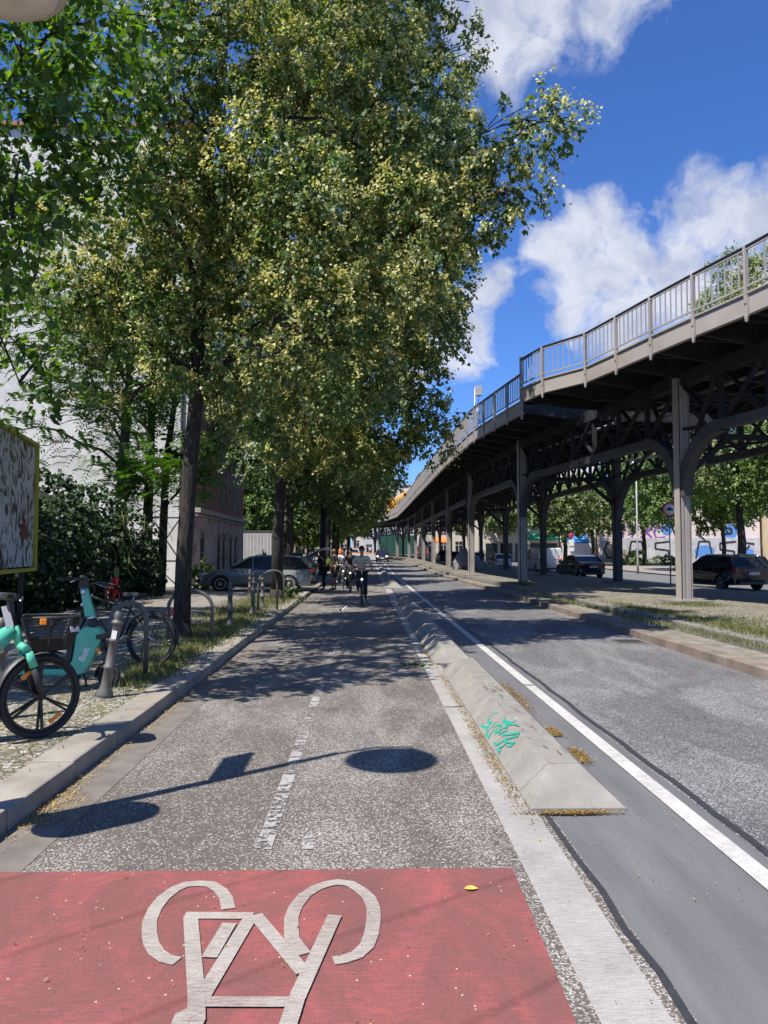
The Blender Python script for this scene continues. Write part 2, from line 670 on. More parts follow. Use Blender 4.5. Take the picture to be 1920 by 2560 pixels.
def stroke(bm, pts, wd, z):
    pts = [Vector((p[0], p[1])) for p in pts]
    L, Rr = [], []
    for i, p in enumerate(pts):
        if i == 0:
            d = pts[1] - pts[0]
        elif i == len(pts) - 1:
            d = pts[-1] - pts[-2]
        else:
            d = (pts[i + 1] - pts[i]).normalized() + (pts[i] - pts[i - 1]).normalized()
        d.normalize()
        n = Vector((-d.y, d.x)) * wd / 2
        L.append(bm.verts.new((p.x + n.x, p.y + n.y, z)))
        Rr.append(bm.verts.new((p.x - n.x, p.y - n.y, z)))
    for i in range(len(pts) - 1):
        bm.faces.new((Rr[i], Rr[i + 1], L[i + 1], L[i]))


def text_mesh(name, body, size, m, parent, mtx, thick=0.002, bold=0.0):
    cu = bpy.data.curves.new(name, 'FONT')
    cu.body = body
    cu.size = size
    cu.extrude = thick
    cu.offset = bold
    cu.align_x = 'CENTER'
    cu.align_y = 'CENTER'
    cu.resolution_u = 3
    tmp = bpy.data.objects.new(name, cu)
    COL.objects.link(tmp)
    dg = bpy.context.evaluated_depsgraph_get()
    me = bpy.data.meshes.new_from_object(tmp.evaluated_get(dg))
    bpy.data.objects.remove(tmp)
    me.materials.clear()
    me.materials.append(m)
    o = bpy.data.objects.new(name, me)
    link(o, parent)
    o.matrix_local = mtx
    return o


def copy_tree(o, parent=None):
    c = o.copy()
    COL.objects.link(c)
    if parent:
        c.parent = parent
    for ch in list(o.children):
        copy_tree(ch, c)
    return c

# ================================================================== setting: ground, roads, kerbs
XK = [(0, 5.04), (14, 5.04), (20, 5.18), (33, 5.2), (45, 5.05), (60, 4.95), (106, 4.8), (118, 3.8), (130, 1.4), (145, -4)]      # road edge by the viaduct
XK2 = [(0, 5.82), (14, 5.9), (26, 6.0), (33, 5.9), (45, 5.55), (60, 5.4), (106, 5.2), (118, 4.2), (130, 1.8), (145, -3.5)]
XE = [(-20, 19), (8, 16.6), (21, 13.9), (33, 12.2), (45, 11.8), (60, 11.7), (106, 11.7), (160, 11.7)]
XL = [(-20, -2.03), (8, -2.07), (30, -2.2), (160, -2.3)]
ys_near = [-12 + i * 1.0 for i in range(0, 30)] + [18 + i * 3 for i in range(0, 46)] + [156, 162]
fk = lambda y: interp(XK, y)
fk2 = lambda y: interp(XK2, y)
fe = lambda y: interp(XE, y)
fl = lambda y: interp(XL, y)
bm = BM()
rows = []
for y in [-60, 0, 55, 100, 160, 400, 1500]:
    rows.append([bm.verts.new((x, y, rise(y) - 0.12)) for x in (-900, -60, 0, 60, 900)])
for a, b in zip(rows, rows[1:]):
    for i in range(4):
        bm.faces.new((a[i], a[i + 1], b[i + 1], b[i]))
struct('ground', bm, SOIL)
sheet('bike_lane', fl, 1.13, ys_near, 0.0, LANE)
sheet('road', 2.1, fk, [y for y in ys_near if y < 108], 0.0, ROAD)
sheet('road_median_strip', 1.13, 2.1, ys_near, 0.0, STRIP)
sheet('far_road', -14, 14, [158, 200, 400], 0.02, FARROAD)
sheet('red_bike_surface', -1.97, lambda y: 0.66 + 0.02 * y, [-4, -2, 0, 2, 3.0, 3.98], 0.004, RED)
bm = BM()
for xx, w_ in ((1.105, 0.035), (2.135, 0.05)):
    pts = []
    y = -4.0
    while y < 60:
        pts.append((xx + random.uniform(-.012, .012), y))
        y += 0.35
    stroke(bm, pts, w_, 0.006)
tag(obj('tar_seam', bm, TAR), kind='structure')
# white lines
bm = BM()
y = -4.0
for (a, b) in ((-4, 8.02), (8.06, 21), (21.04, 34), (36, 60), (60.1, 100)):
    n = max(2, int((b - a) / 2))
    pts = [(0.92, a + (b - a) * i / n) for i in range(n + 1)]
    for (x0, y0), (x1, y1) in zip(pts, pts[1:]):
        vs = [bm.verts.new((xx, yy, 0.008 + rise(yy))) for xx, yy in ((0.795, y0), (1.045, y0), (1.045, y1), (0.795, y1))]
        bm.faces.new(vs)
struct('broad_white_marking', bm, WHITE)
bm = BM()
for (a, b) in ((-4, 9.3), (9.36, 16), (16.03, 30), (30.03, 60), (60, 105)):
    n = max(2, int((b - a) / 3))
    for i in range(n):
        y0, y1 = a + (b - a) * i / n, a + (b - a) * (i + 1) / n
        bm.faces.new([bm.verts.new((xx, yy, 0.009 + rise(yy))) for xx, yy in ((1.895, y0), (2.015, y0), (2.015, y1), (1.895, y1))])
# curved connections round the separators
for (yc, s) in ((25.6, 1), (34.4, -1)):
    pts = [(1.95 - 0.95 * (1 - math.cos(a)), yc + s * 1.4 * math.sin(a)) for a in [i * math.pi / 2 / 8 for i in range(9)]]
    stroke(bm, pts, 0.11, 0.0105)
struct('thin_white_marking', bm, WHITE2)
# worn dashed old marking
MK = newmat('worn_white_marking', 0.7)
m, t, b, v = MK
n_ = noise(t, v, 22, 6, 0.7)
n_ = math_n(t, 'ADD', math_n(t, 'MULTIPLY', n_, .6), math_n(t, 'MULTIPLY', noise(t, v, 2.2, 2), .4))
ms = math_n(t, 'GREATER_THAN', n_, 0.515)
tr = t.nodes.new('ShaderNodeBsdfTransparent')
mx = t.nodes.new('ShaderNodeMixShader')
t.links.new(ms, mx.inputs[0])
t.links.new(tr.outputs[0], mx.inputs[1])
b.inputs['Base Color'].default_value = (0.33, 0.32, 0.31, 1)
t.links.new(b.outputs[0], mx.inputs[2])
t.links.new(mx.outputs[0], t.nodes['Material Output'].inputs[0])
bm = BM()
y = 4.25
while y < 48:
    ln = 0.42 if y > 5 else 0.3
    x = -0.56 - 0.0 * y
    bm.faces.new([bm.verts.new(p) for p in ((x - .045, y, .005), (x + .045, y, .005), (x + .045, y + ln, .005), (x - .045, y + ln, .005))])
    if random.random() < .15:
        x += .24
        bm.faces.new([bm.verts.new(p) for p in ((x - .03, y, .005), (x + .03, y, .005), (x + .03, y + ln, .005), (x - .03, y + ln, .005))])
    y += ln + 0.03
struct('worn_marking', bm, MK[0])
# smooth gutter band along the left kerb
sheet('gutter_strip', fl, lambda y: fl(y) + 0.33, ys_near, 0.003, mat('gutter_asphalt', (0.15, 0.133, 0.118), 0.85, var=0.2, scale=5))
# bicycle symbol on the red surface
SYM = [[(-0.62,3.55),(-0.65,3.66),(-0.69,3.74),(-0.75,3.81),(-0.81,3.82),(-0.87,3.81),(-0.91,3.76),(-0.94,3.67),(-0.95,3.56),(-0.94,3.44),(-0.91,3.33),(-0.88,3.25),(-0.84,3.18),(-0.79,3.13),(-0.74,3.11)],[(-0.13,3.1),(-0.09,3.11),(-0.04,3.14),(-0.0,3.21),(0.02,3.31),(0.03,3.44),(0.03,3.55),(0.01,3.65),(-0.03,3.73),(-0.08,3.8),(-0.14,3.82),(-0.19,3.8),(-0.24,3.76),(-0.29,3.68),(-0.32,3.57),(-0.33,3.46),(-0.32,3.36),(-0.31,3.28),(-0.28,3.21),(-0.25,3.15)],[(-0.8,3.49),(-0.5,3.48)],[(-0.77,3.47),(-0.61,2.86)],[(-0.51,3.45),(-0.59,2.86)],[(-0.59,3.41),(-0.62,3.13)],[(-0.6,2.83),(-0.25,2.82)],[(-0.14,3.47),(-0.25,2.84)],[(-0.49,3.48),(-0.24,3.01)],[(-0.61,2.86),(-0.58,2.72),(-0.59,2.61)],[(-0.25,2.84),(-0.27,2.63)],[(-0.63,2.61),(-0.63,2.74),(-0.59,2.78)]]
bm = BM()
for i, s in enumerate(SYM):
    stroke(bm, s, 0.062, 0.0085 + 0.0006 * i)
struct('bike_symbol_marking', bm, BIKEW)


def kerb(name, xf, y0, y1, w_, h, m, blk=1.0, z0=-0.05, gap=0.012, side=1, jit=0.004):
    bm = BM()
    y = y0
    while y < y1:
        L = blk * random.uniform(.9, 1.1) if blk < 5 else blk
        if y > 40:
            L *= 4
        ya, yb = y, min(y + L - gap, y1)
        j = random.uniform(-jit, jit)
        xa, xb = xf(ya), xf(yb)
        top = h + random.uniform(-.005, .005)
        v = []
        for (yy, xx) in ((ya, xa), (yb, xb)):
            for dx in (0, w_ * side):
                for zz in (z0, top):
                    v.append(bm.verts.new((xx + dx + j, yy, zz + rise(yy))))
        for q in ((0, 1, 3, 2), (4, 6, 7, 5), (0, 4, 5, 1), (2, 3, 7, 6), (1, 5, 7, 3)):
            bm.faces.new([v[i] for i in q])
        y += L
    bmesh.ops.recalc_face_normals(bm, faces=bm.faces)
    return struct(name, bm, m, bevel=0.018)


kerb('kerb', fl, -8, 29.5, 0.31, 0.13, GRANITE, 1.05, side=-1, jit=0.008)
kerb('kerb', fl, 36, 150, 0.31, 0.13, GRANITE, 1.3, side=-1)
kerb('kerb', fk, -8, 106, 0.24, 0.14, GRANITE_R, 1.1, side=1, jit=0.012)
sheet('viaduct_gutter', lambda y: fk(y) + 0.2, lambda y: fk2(y) + 0.05, ys_near, 0.115, DIRTSTRIP)
kerb('kerb', fk2, -8, 34.2, 0.22, 0.29, CONC, 2.0, side=1)
kerb('kerb', fk2, 35.2, 106, 0.22, 0.26, CONC, 2.4, side=1)
sheet('viaduct_platform', lambda y: fk2(y) + 0.15, fe, ys_near, 0.275, SETTS, nx=3)
kerb('kerb', fe, -8, 150, 0.15, 0.275, CONC, 2.0, side=1)
sheet('far_carriageway', lambda y: fe(y) + 0.1, lambda y: fe(y) + 9.5, ys_near, 0.0, FARROAD)
sheet('far_pavement', lambda y: fe(y) + 9.5, lambda y: 90 if y > 40 else 60, ys_near, 0.08, mat('far_pavement_slabs', (0.24, 0.22, 0.20), .9, var=.15, scale=.7))
# left pavement
sheet('pavement', -18, lambda y: fl(y) - 0.3, [-12, -6, 0, 6, 12, 18, 24, 29.5], 0.118, MOSAIC)
sheet('driveway', -18, lambda y: fl(y) - 0.0, [29.5, 31, 33, 36], 0.07, SETTS)
sheet('pavement', -18, lambda y: fl(y) - 0.3, [36, 55, 80, 110, 150], 0.118, MOSAIC)
# granite slab path through the mosaic
bm = BM()
y = -8
while y < 29:
    for i in range(2):
        x0 = -6.3 + i * 1.0
        L = 0.95
        bm.faces.new([bm.verts.new(p) for p in ((x0, y, .124), (x0 + .98, y, .124), (x0 + .98, y + L, .124), (x0, y + L, .124))])
    y += 0.97
struct('slab_path', bm, SLABS)


# ------------------------------------------------------------------ lane separators
def m_block():
    m, t, b, v = newmat('separator_concrete', 0.75)
    n = noise(t, v, 3, 6, 0.65)
    c = ramp(t, n, [(0.3, (0.175, 0.165, 0.148)), (0.7, (0.275, 0.26, 0.235))])
    w1 = noise(t, mapped(t, v, (9, 1.0, 3), (0, 0, .5)), 3, 4, .6, 1.0)
    s = ramp(t, w1, [(0.60, 1.0), (0.70, 0.78)])
    c = mixc(t, 1.0, c, s, 'MULTIPLY')
    t.links.new(c, b.inputs['Base Color'])
    bumpto(t, b, noise(t, v, 60, 3), 0.15)
    return m


BLOCKC = m_block()


def separator(x, y0, y1, label, w_=0.60, h=0.2, joint=(1.0,), rs=0.36, re=0.10):
    t = thing('lane_separator', label, 'lane separator', (x, y0, rise(y0)), 0, 'concrete separators along the bike lane')
    L = y1 - y0
    a, b_ = 0.19, 0.40
    # cross-sections: edge z=0.02 at x=0 and w, top flat a..b
    stations = [0.0, rs]
    yy = rs
    cuts = []
    while yy + 1.0 < L - re:
        yy += 0.95
        cuts.append(yy)
    segs = [(0.0, rs)] + [(p, q) for p, q in zip([rs] + cuts, cuts + [L - re])] + [(L - re, L)]
    bm = BM()
    g = 0.007
    for i, (p, q) in enumerate(segs):
        def sec(y, flat):
            if flat:   # ramp foot
                return [(0, y, 0), (0, y, .022), (.012, y, .025), (w_ - .012, y, .025), (w_, y, .022), (w_, y, 0)]
            return [(0, y, 0), (0, y, .022), (a, y, h), (b_, y, h + .004), (w_, y, .022), (w_, y, 0)]
        s0 = [bm.verts.new(v) for v in sec(p + (g if i else 0), i == 0)]
        s1 = [bm.verts.new(v) for v in sec(q - g, i == len(segs) - 1)]
        for k in range(5):
            bm.faces.new((s0[k], s0[k + 1], s1[k + 1], s1[k]))
        bm.faces.new(s0[::-1])
        bm.faces.new(s1)
    bmesh.ops.recalc_face_normals(bm, faces=bm.faces)
    obj('concrete_block', bm, BLOCKC, t, bevel=0.005)
    return t


sep0 = separator(1.01, 4.82, 10.42, 'nearest pale concrete separator, green tag sprayed on its flank')
separator(0.95, 11.1, 14.2, 'concrete separator right behind the tagged one')
separator(0.95, 14.6, 19.0, 'dappled concrete separator third from the red surface')
separator(0.95, 19.4, 25.4, 'concrete separator fourth in line, ending at the curved white marking')
separator(0.99, 34.5, 43.0, 'concrete separator starting the far run behind the gap')
separator(0.99, 44.0, 60.0, 'long concrete separator beside the riding cyclists')
separator(0.99, 62.0, 90.0, 'most distant concrete separator near the dark oncoming car')
TAGC = mat('teal_spray_paint', (0.02, 0.30, 0.22), 0.5, var=0.05)
TAG = [[(1.171,6.944,0.172),(1.141,7.029,0.144),(1.1,7.011,0.105),(1.082,6.938,0.089),(1.091,6.854,0.096),(1.11,6.841,0.115)],[(1.11,6.841,0.115),(1.064,6.825,0.072),(1.039,6.935,0.047),(1.035,7.022,0.044),(1.061,7.009,0.068)],[(1.106,6.883,0.111),(1.042,6.782,0.05),(1.039,6.865,0.047)],[(1.128,6.76,0.132),(1.073,6.743,0.079),(1.046,6.741,0.054),(1.029,6.7,0.038),(1.032,6.557,0.041),(1.051,6.61,0.059),(1.082,6.612,0.089)],[(1.085,6.69,0.091),(1.121,6.653,0.125),(1.136,6.563,0.14),(1.117,6.512,0.121),(1.065,6.509,0.072)],[(1.192,6.671,0.192),(1.166,6.617,0.168),(1.17,6.465,0.171),(1.221,6.241,0.22)],[(1.231,6.468,0.23),(1.196,6.393,0.197),(1.166,6.643,0.168)],[(1.109,6.587,0.114),(1.089,6.586,0.094),(1.098,6.461,0.103),(1.139,6.463,0.142),(1.16,6.415,0.163),(1.141,6.366,0.144),(1.099,6.412,0.105),(1.089,6.411,0.095)],[(1.147,6.342,0.15),(1.107,6.34,0.112),(1.156,6.18,0.158),(1.192,6.071,0.193),(1.179,6.027,0.18),(1.143,6.112,0.146),(1.108,6.212,0.113)],[(1.041,6.36,0.049),(1.05,6.243,0.058),(1.101,6.2,0.106),(1.104,6.11,0.109),(1.075,6.109,0.082),(1.039,6.174,0.047)],[(1.104,6.11,0.109),(1.135,5.971,0.138),(1.114,5.96,0.118),(1.092,6.044,0.098)],[(1.054,6.152,0.062),(1.039,6.174,0.047),(1.042,6.085,0.051),(1.027,6.052,0.036)]]
bm = BM()
nrm = Vector((-0.18, 0, 0.19)).normalized()
for i, s in enumerate(TAG):
    P = [Vector(p) - Vector((1.01, 4.82, 0)) + nrm * (0.003 + 0.0004 * i) for p in s]
    L, Rr = [], []
    for k, p in enumerate(P):
        d = (P[min(k + 1, len(P) - 1)] - P[max(k - 1, 0)]).normalized()
        sd = d.cross(nrm).normalized() * (0.013 if 0 < k < len(P) - 1 else 0.007)
        L.append(bm.verts.new(p + sd)); Rr.append(bm.verts.new(p - sd))
    for k in range(len(P) - 1):
        bm.faces.new((L[k], Rr[k], Rr[k + 1], L[k + 1]))
o = obj('graffiti_tag', bm, TAGC, sep0)
# scuffs and brown scrapes on the crest of the near separator
sg = np.random.default_rng(5)
for cnt, colr, ww in ((10, (.16, .085, .065), .012), (14, (.13, .13, .125), .006), (6, (.45, .44, .42), .008)):
    sm_ = mat('scrape', colr, .9, var=.3, scale=20)
    for _ in range(cnt):
        bm = BM()
        x, y = sg.uniform(.21, .385), sg.uniform(.55, 3.6)
        a, l = sg.uniform(-.5, .5), sg.uniform(.04, .22)
        pts = [(x + a * s_ * l * .6 + sg.normal(0, .003), y + s_ * l) for s_ in (0, .25, .5, .75, 1)]
        stroke(bm, [(min(.39, max(.2, p)), q) for p, q in pts], ww * sg.uniform(.4, 1.2), .2068 + .0003 * _)
        obj('scrape_mark', bm, sm_, sep0)
# storm drain beside the right kerb
t = thing('drain_cover', 'dark iron drain cover in the road beside the reddish kerb', 'drain cover', (4.72, 13.9, .004))
bm = BM(); box(bm, (0, 0, .003), (.5, .5, .008)); obj('rim', bm, IRON, t)
bm = BM()
for k in range(7):
    box(bm, (-.19 + k * .063, 0, .009), (.03, .42, .006))
obj('grate', bm, BLACKP, t)

# ================================================================== the elevated railway viaduct
PTS = [(15.6, -16), (12.9, -4.0), (10.75, 8.5), (8.62, 20.8), (6.72, 33.2), (6.15, 45.4), (6.08, 57.5), (6.0, 69.6), (5.97, 81.7), (5.9, 93.8), (5.75, 105.9),
       (4.6, 118), (2.0, 130), (-2.4, 141.6), (-8.6, 152), (-16.5, 161), (-26, 169)]


def perp(i):
    a = Vector(PTS[max(i - 1, 0)]); b = Vector(PTS[min(i + 1, len(PTS) - 1)])
    d = (b - a).normalized()
    return d, Vector((d.y, -d.x))      # along, towards the right (far row)


ROW = 4.3
FRONT = [Vector(p) for p in PTS]
REAR = [Vector(p) + perp(i)[1] * ROW for i, p in enumerate(PTS)]
ZC, ZB, ZD, ZT = 4.72, 6.15, 6.56, 7.02      # lower chord underside, top girder underside, fascia bottom, deck top
V = thing('viaduct', 'grey riveted steel railway viaduct curving along the street on tall columns', 'viaduct', (0, 0, 0))
V['kind'] = 'thing'


def rivets(bm, p, n, r=0.016):
    """small dome at p with outward normal n"""
    n = Vector(n).normalized()
    s = n.cross(Vector((0, 0, 1))).normalized()
    u = s.cross(n)
    base = [bm.verts.new(Vector(p) + (s * math.cos(k * math.pi / 3) + u * math.sin(k * math.pi / 3)) * r) for k in range(6)]
    top = bm.verts.new(Vector(p) + n * r * 0.75)
    for k in range(6):
        f = bm.faces.new((base[k], base[(k + 1) % 6], top))
        f.smooth = True


def column(P, d, nrm, near, zg, m):
    """P ground xy, d along, nrm across"""
    D = Vector((d.x, d.y, 0)); Nn = Vector((nrm.x, nrm.y, 0))
    rot = Matrix((D, Nn, Vector((0, 0, 1)))).transposed()
    C0 = Vector((P.x, P.y, 0))
    bm = BM()
    zt = ZB + 0.35

    def bx(cx, cy, sx, sy, z0, z1):
        box(bm, C0 + D * cx + Nn * cy + Vector((0, 0, (z0 + z1) / 2)), (sx, sy, z1 - z0), rot)
    zb = zg + 0.30
    bx(0, 0, 0.11, 0.14, zb, zt)                # core
    bx(0, -0.165, 0.25, 0.022, zb, zt)          # street flange
    bx(0, 0.165, 0.25, 0.022, zb, zt)
    bx(-0.095, 0, 0.02, 0.20, zb, zt)           # webs
    bx(0.095, 0, 0.02, 0.20, zb, zt)
    bx(-0.113, 0.075, 0.02, 0.11, zb, zt - .1)
    bx(-0.113, -0.075, 0.02, 0.07, zb, zt - .1)
    bx(0, 0, 0.40, 0.46, zb, zb + 0.05)         # shoe plate
    bmc = bm
    bm = BM()
    box(bm, C0 + Vector((0, 0, zg + 0.24)), (1.15, 0.95, 0.20), rot)
    pl = obj('plinth', bm, CONC, V, bevel=.03)
    if near:
        bm = bmc
        z = zb + 0.12
        while z < ZC:
            for s in (-.095, .095):
                rivets(bm, C0 + Nn * -0.176 + D * s + Vector((0, 0, z)), -Nn)
            for s in (.045, .11):
                rivets(bm, C0 + D * -0.123 + Nn * s + Vector((0, 0, z)), -D)
            for s in (-.09,):
                rivets(bm, C0 + D * -0.123 + Nn * s + Vector((0, 0, z + .06)), -D)
            z += 0.16
    return obj('column', bmc, m, V)


def rib(bm, A, B, s, n=10, reach=1.75, z0=3.15, zc=ZC):
    """curved knee from the column at A towards B"""
    u = (B - A).normalized()
    pts = []
    for k in range(n + 1):
        a = k / n * math.pi / 2
        x = 0.12 + reach * (1 - math.cos(a))
        z = z0 + (zc + 0.10 - z0) * math.sin(a)
        pts.append(Vector((A.x + u.x * x, A.y + u.y * x, z)))
    side = Vector((-u.y, u.x, 0))
    dep, wd = 0.31, 0.27
    prevs = None
    for k, p in enumerate(pts):
        tdir = (pts[min(k + 1, n)] - pts[max(k - 1, 0)]).normalized()
        nn = side.cross(tdir).normalized()
        if nn.z < 0 and k > n // 2:
            pass
        ring = []
        for (a, b_) in ((-1, -1), (1, -1), (1, 1), (-1, 1)):
            ring.append(bm.verts.new(p + side * a * wd / 2 + nn * b_ * dep / 2))
        if prevs:
            for q in range(4):
                bm.faces.new((prevs[q], prevs[(q + 1) % 4], ring[(q + 1) % 4], ring[q]))
        prevs = ring
    return pts[-1]


def span_truss(A, B, near):
    """lower chord, truss and top girder between two columns of one row"""
    L = (B - A).length
    u = (B - A) / L
    side = Vector((-u.y, u.x, 0))
    P = lambda s, z, off=0: Vector((A.x + u.x * s + side.x * off, A.y + u.y * s + side.y * off, z))
    bm = BM()
    e1 = rib(bm, A, B, 1)
    e2 = rib(bm, B, A, 1)
    a, b_ = 1.9, L - 1.9
    bar(bm, P(a - .06, ZC + 0.10), P(b_ + .06, ZC + 0.10), 0.265, 0.24)
    bmesh.ops.recalc_face_normals(bm, faces=bm.faces)
    obj('arch_rib', bm, VSHADE, V)
    bm = BM()
    bar(bm, P(0.2, ZB + .18), P(L - .2, ZB + .18), 0.26, 0.36)
    n = 7
    st = L / n
    for k in range(n):
        s0, s1 = k * st, (k + 1) * st
        lo = ZC + .18

        def zl(s):
            q = min(s, L - s)
            if q > 1.9:
                return lo
            x = max(0.0, min(1.0, (1.9 - q) / 1.75))
            return 3.2 + (ZC + .1 - 3.2) * math.sqrt(max(0, 1 - x * x))
        if 0 < k < n:
            bar(bm, P(s0, zl(s0)), P(s0, ZB), 0.14, 0.10)
        if near:
            bar(bm, P(s0 + .1, ZB, .06), P(s1 - .08, max(zl(s1 - .08), 3.6), .06), 0.05, 0.13, upv=side)
            bar(bm, P(s1 - .1, ZB, -.06), P(s0 + .08, max(zl(s0 + .08), 3.6), -.06), 0.05, 0.13, upv=side)
        else:
            if k % 2:
                bar(bm, P(s0, ZB), P(s1, zl(s1)), 0.10, 0.12)
            else:
                bar(bm, P(s0, zl(s0)), P(s1, ZB), 0.10, 0.12)
    obj('truss', bm, VDEEPSHADE, V)


NN = len(PTS)
for i in range(1, NN):
    d, nr = perp(i)
    for row in (FRONT, REAR):
        p = row[i]
        zg = rise(p.y)
        front = row is FRONT
        column(p, d, nr, front and 2 <= i <= 5, zg, VPAINT if front else VSHADE)
for i in range(1, NN - 1):
    for row in (FRONT, REAR):
        span_truss(row[i], row[i + 1], i <= 8)

# ---- deck edge lines (measured: the near part stands further out, with a step at a joint)
EDGE_A = [(13.4, -8.0), (12.0, -2.0), (10.45, 4.5), (8.9, 11.2), (8.3, 14.0), (7.92, 15.6), (7.49, 17.2), (7.10, 18.8), (6.75, 20.4), (6.37, 22.0), (5.46, 23.5), (5.10, 25.0)]
EDGE_B = [(5.52, 27.0), (5.30, 28.65), (5.09, 30.3), (4.90, 31.9), (4.72, 33.4), (4.62, 35.1)]
FARSPAN = []
for i in range(5, NN):
    d, nr = perp(i)
    FARSPAN.append(FRONT[i] - nr * 1.72)


def resample(pts, step):
    pts = [Vector((p[0], p[1])) for p in pts]
    out = [pts[0]]
    carry = 0.0
    for a, b in zip(pts, pts[1:]):
        L = (b - a).length
        s = step - carry
        while s < L:
            out.append(a + (b - a) * s / L)
            s += step
        carry = L - (s - step)
    return out


far = resample([EDGE_B[-1]] + [tuple(p) for p in FARSPAN], 1.65)
EDGE_B = [Vector(p) for p in EDGE_B] + far[1:]
EDGE_A = resample(EDGE_A[:5], 1.65)[:-1] + [Vector(p) for p in EDGE_A[5:]]
JOINT2 = min(range(len(EDGE_B)), key=lambda k: abs(EDGE_B[k].y - 90))


def inward(edge, k):
    a = edge[max(k - 1, 0)]; b = edge[min(k + 1, len(edge) - 1)]
    d = (b - a).normalized()
    return d, Vector((d.y, -d.x))


def rail_piece(edge, k0, k1, tall, near):
    """posts k0..k1 with fascia, rails and balusters between them: one railing part"""
    bmR, bmT, bmF = BM(), BM(), BM()
    bmV = bmF
    zt = 8.0
    for k in range(k0, k1 + 1):
        p = edge[k]
        d, nr = inward(edge, k)
        P = lambda s, z, o=0, p=p, d=d, nr=nr: Vector((p.x + d.x * s + nr.x * o, p.y + d.y * s + nr.y * o, z))
        top = zt + (0.0)
        if k < k1 or k == len(edge) - 1:
            # post with tapered bracket foot
            box(bmR, P(0, (6.78 + top) / 2, -0.03), (0.07, 0.085, top - 6.78 - .01), Matrix((Vector((d.x, d.y, 0)), Vector((nr.x, nr.y, 0)), Vector((0, 0, 1)))).transposed())
            prof = [(-.05, 6.95), (.05, 6.95), (.05, 6.52), (.022, 6.40), (-.022, 6.40), (-.05, 6.52)]
            vs0 = [bmR.verts.new(P(a, z, -0.055)) for a, z in prof]
            vs1 = [bmR.verts.new(P(a * 1.0, z, -0.012)) for a, z in prof]
            bmR.faces.new(vs0); bmR.faces.new(vs1[::-1])
            for q in range(6):
                bmR.faces.new((vs0[q], vs1[q], vs1[(q + 1) % 6], vs0[(q + 1) % 6]))
            if near:
                z = 6.5
                while z < 7.9:
                    rivets(bmV, P(0.018, z, -0.0745 if z > 6.79 else -0.057), (-nr.x, -nr.y, 0), 0.011)
                    z += 0.12
        if k == k1:
            break
        q = edge[k + 1]
        d2 = (q - p)
        L = d2.length
        d2.normalize()
        n2 = Vector((d2.y, -d2.x))
        Q = lambda s, z, o=0, p=p, d2=d2, n2=n2: Vector((p.x + d2.x * s + n2.x * o, p.y + d2.y * s + n2.y * o, z))
        sd = (n2.x, n2.y, 0)
        # fascia plate, with rivet line
        bar(bmF, Q(-.005, (ZD + ZT) / 2, 0.01), Q(L + .005, (ZD + ZT) / 2, 0.01), 0.03, ZT - ZD)
        bar(bmF, Q(-.005, ZT - .02, -0.02), Q(L + .005, ZT - .02, -0.02), 0.05, 0.04)
        bar(bmF, Q(-.005, ZD + .012, 0.07), Q(L + .005, ZD + .012, 0.07), 0.09, 0.022)
        if near:
            s = .1
            while s < L - .05:
                rivets(bmV, Q(s, ZT - .10, -0.006), (-n2.x, -n2.y, 0), 0.010)
                s += 0.13
        bar(bmT, Q(0, zt - .02, -.03), Q(L, zt - .02, -.03), 0.06, 0.045)
        bar(bmR, Q(0, 7.14, -.03), Q(L, 7.14, -.03), 0.03, 0.04)
        bar(bmR, Q(0, zt - .075, -.03), Q(L, zt - .075, -.03), 0.035, 0.03)
        nb = 8
        for j in range(1, nb):
            bar(bmR, Q(L * j / nb, 7.14, -.03), Q(L * j / nb, zt - .07, -.03), 0.028, 0.028)
    F = obj('fascia', bmF, VPAINT, V)
    Rl = obj('railing', bmR, VPAINT, V)
    obj('handrail', bmT, BLACKP, Rl)


for k in range(0, len(EDGE_A) - 1, 4):
    rail_piece(EDGE_A, k, min(k + 4, len(EDGE_A) - 1), True, True)
for k in range(0, len(EDGE_B) - 1, 8):
    rail_piece(EDGE_B, k, min(k + 8, len(EDGE_B) - 1), False, k < 16)
# tall joint posts at the two steps
bm = BM()
for p, z0, z1 in ((EDGE_A[-1], 6.35, 8.08), (EDGE_B[0], 6.35, 8.02)):
    bar(bm, (p.x - .02, p.y + .06, z0), (p.x - .02, p.y + .06, z1), .08, .08)
obj('joint_post', bm, VPAINT, V)


# ---- deck: slab, cross beams from edge to edge, second edge with railing
def opp(p, nr, w_=7.6):
    return Vector((p.x + nr.x * w_, p.y + nr.y * w_))


def rear_edge(p):
    """the point of the far deck edge opposite p, following the rear row"""
    best = min(range(NN), key=lambda i: (FRONT[i] - p).length)
    i = max(0, min(best, NN - 2))
    if (p - FRONT[i]).dot(FRONT[i + 1] - FRONT[i]) < 0 and i > 0:
        i -= 1
    sgm = FRONT[i + 1] - FRONT[i]
    s = (p - FRONT[i]).dot(sgm) / sgm.length_squared
    d0, n0 = perp(i); d1, n1 = perp(i + 1)
    n_ = (n0 * (1 - s) + n1 * s).normalized()
    c = FRONT[i] + sgm * s
    return c + n_ * (ROW + 1.7)


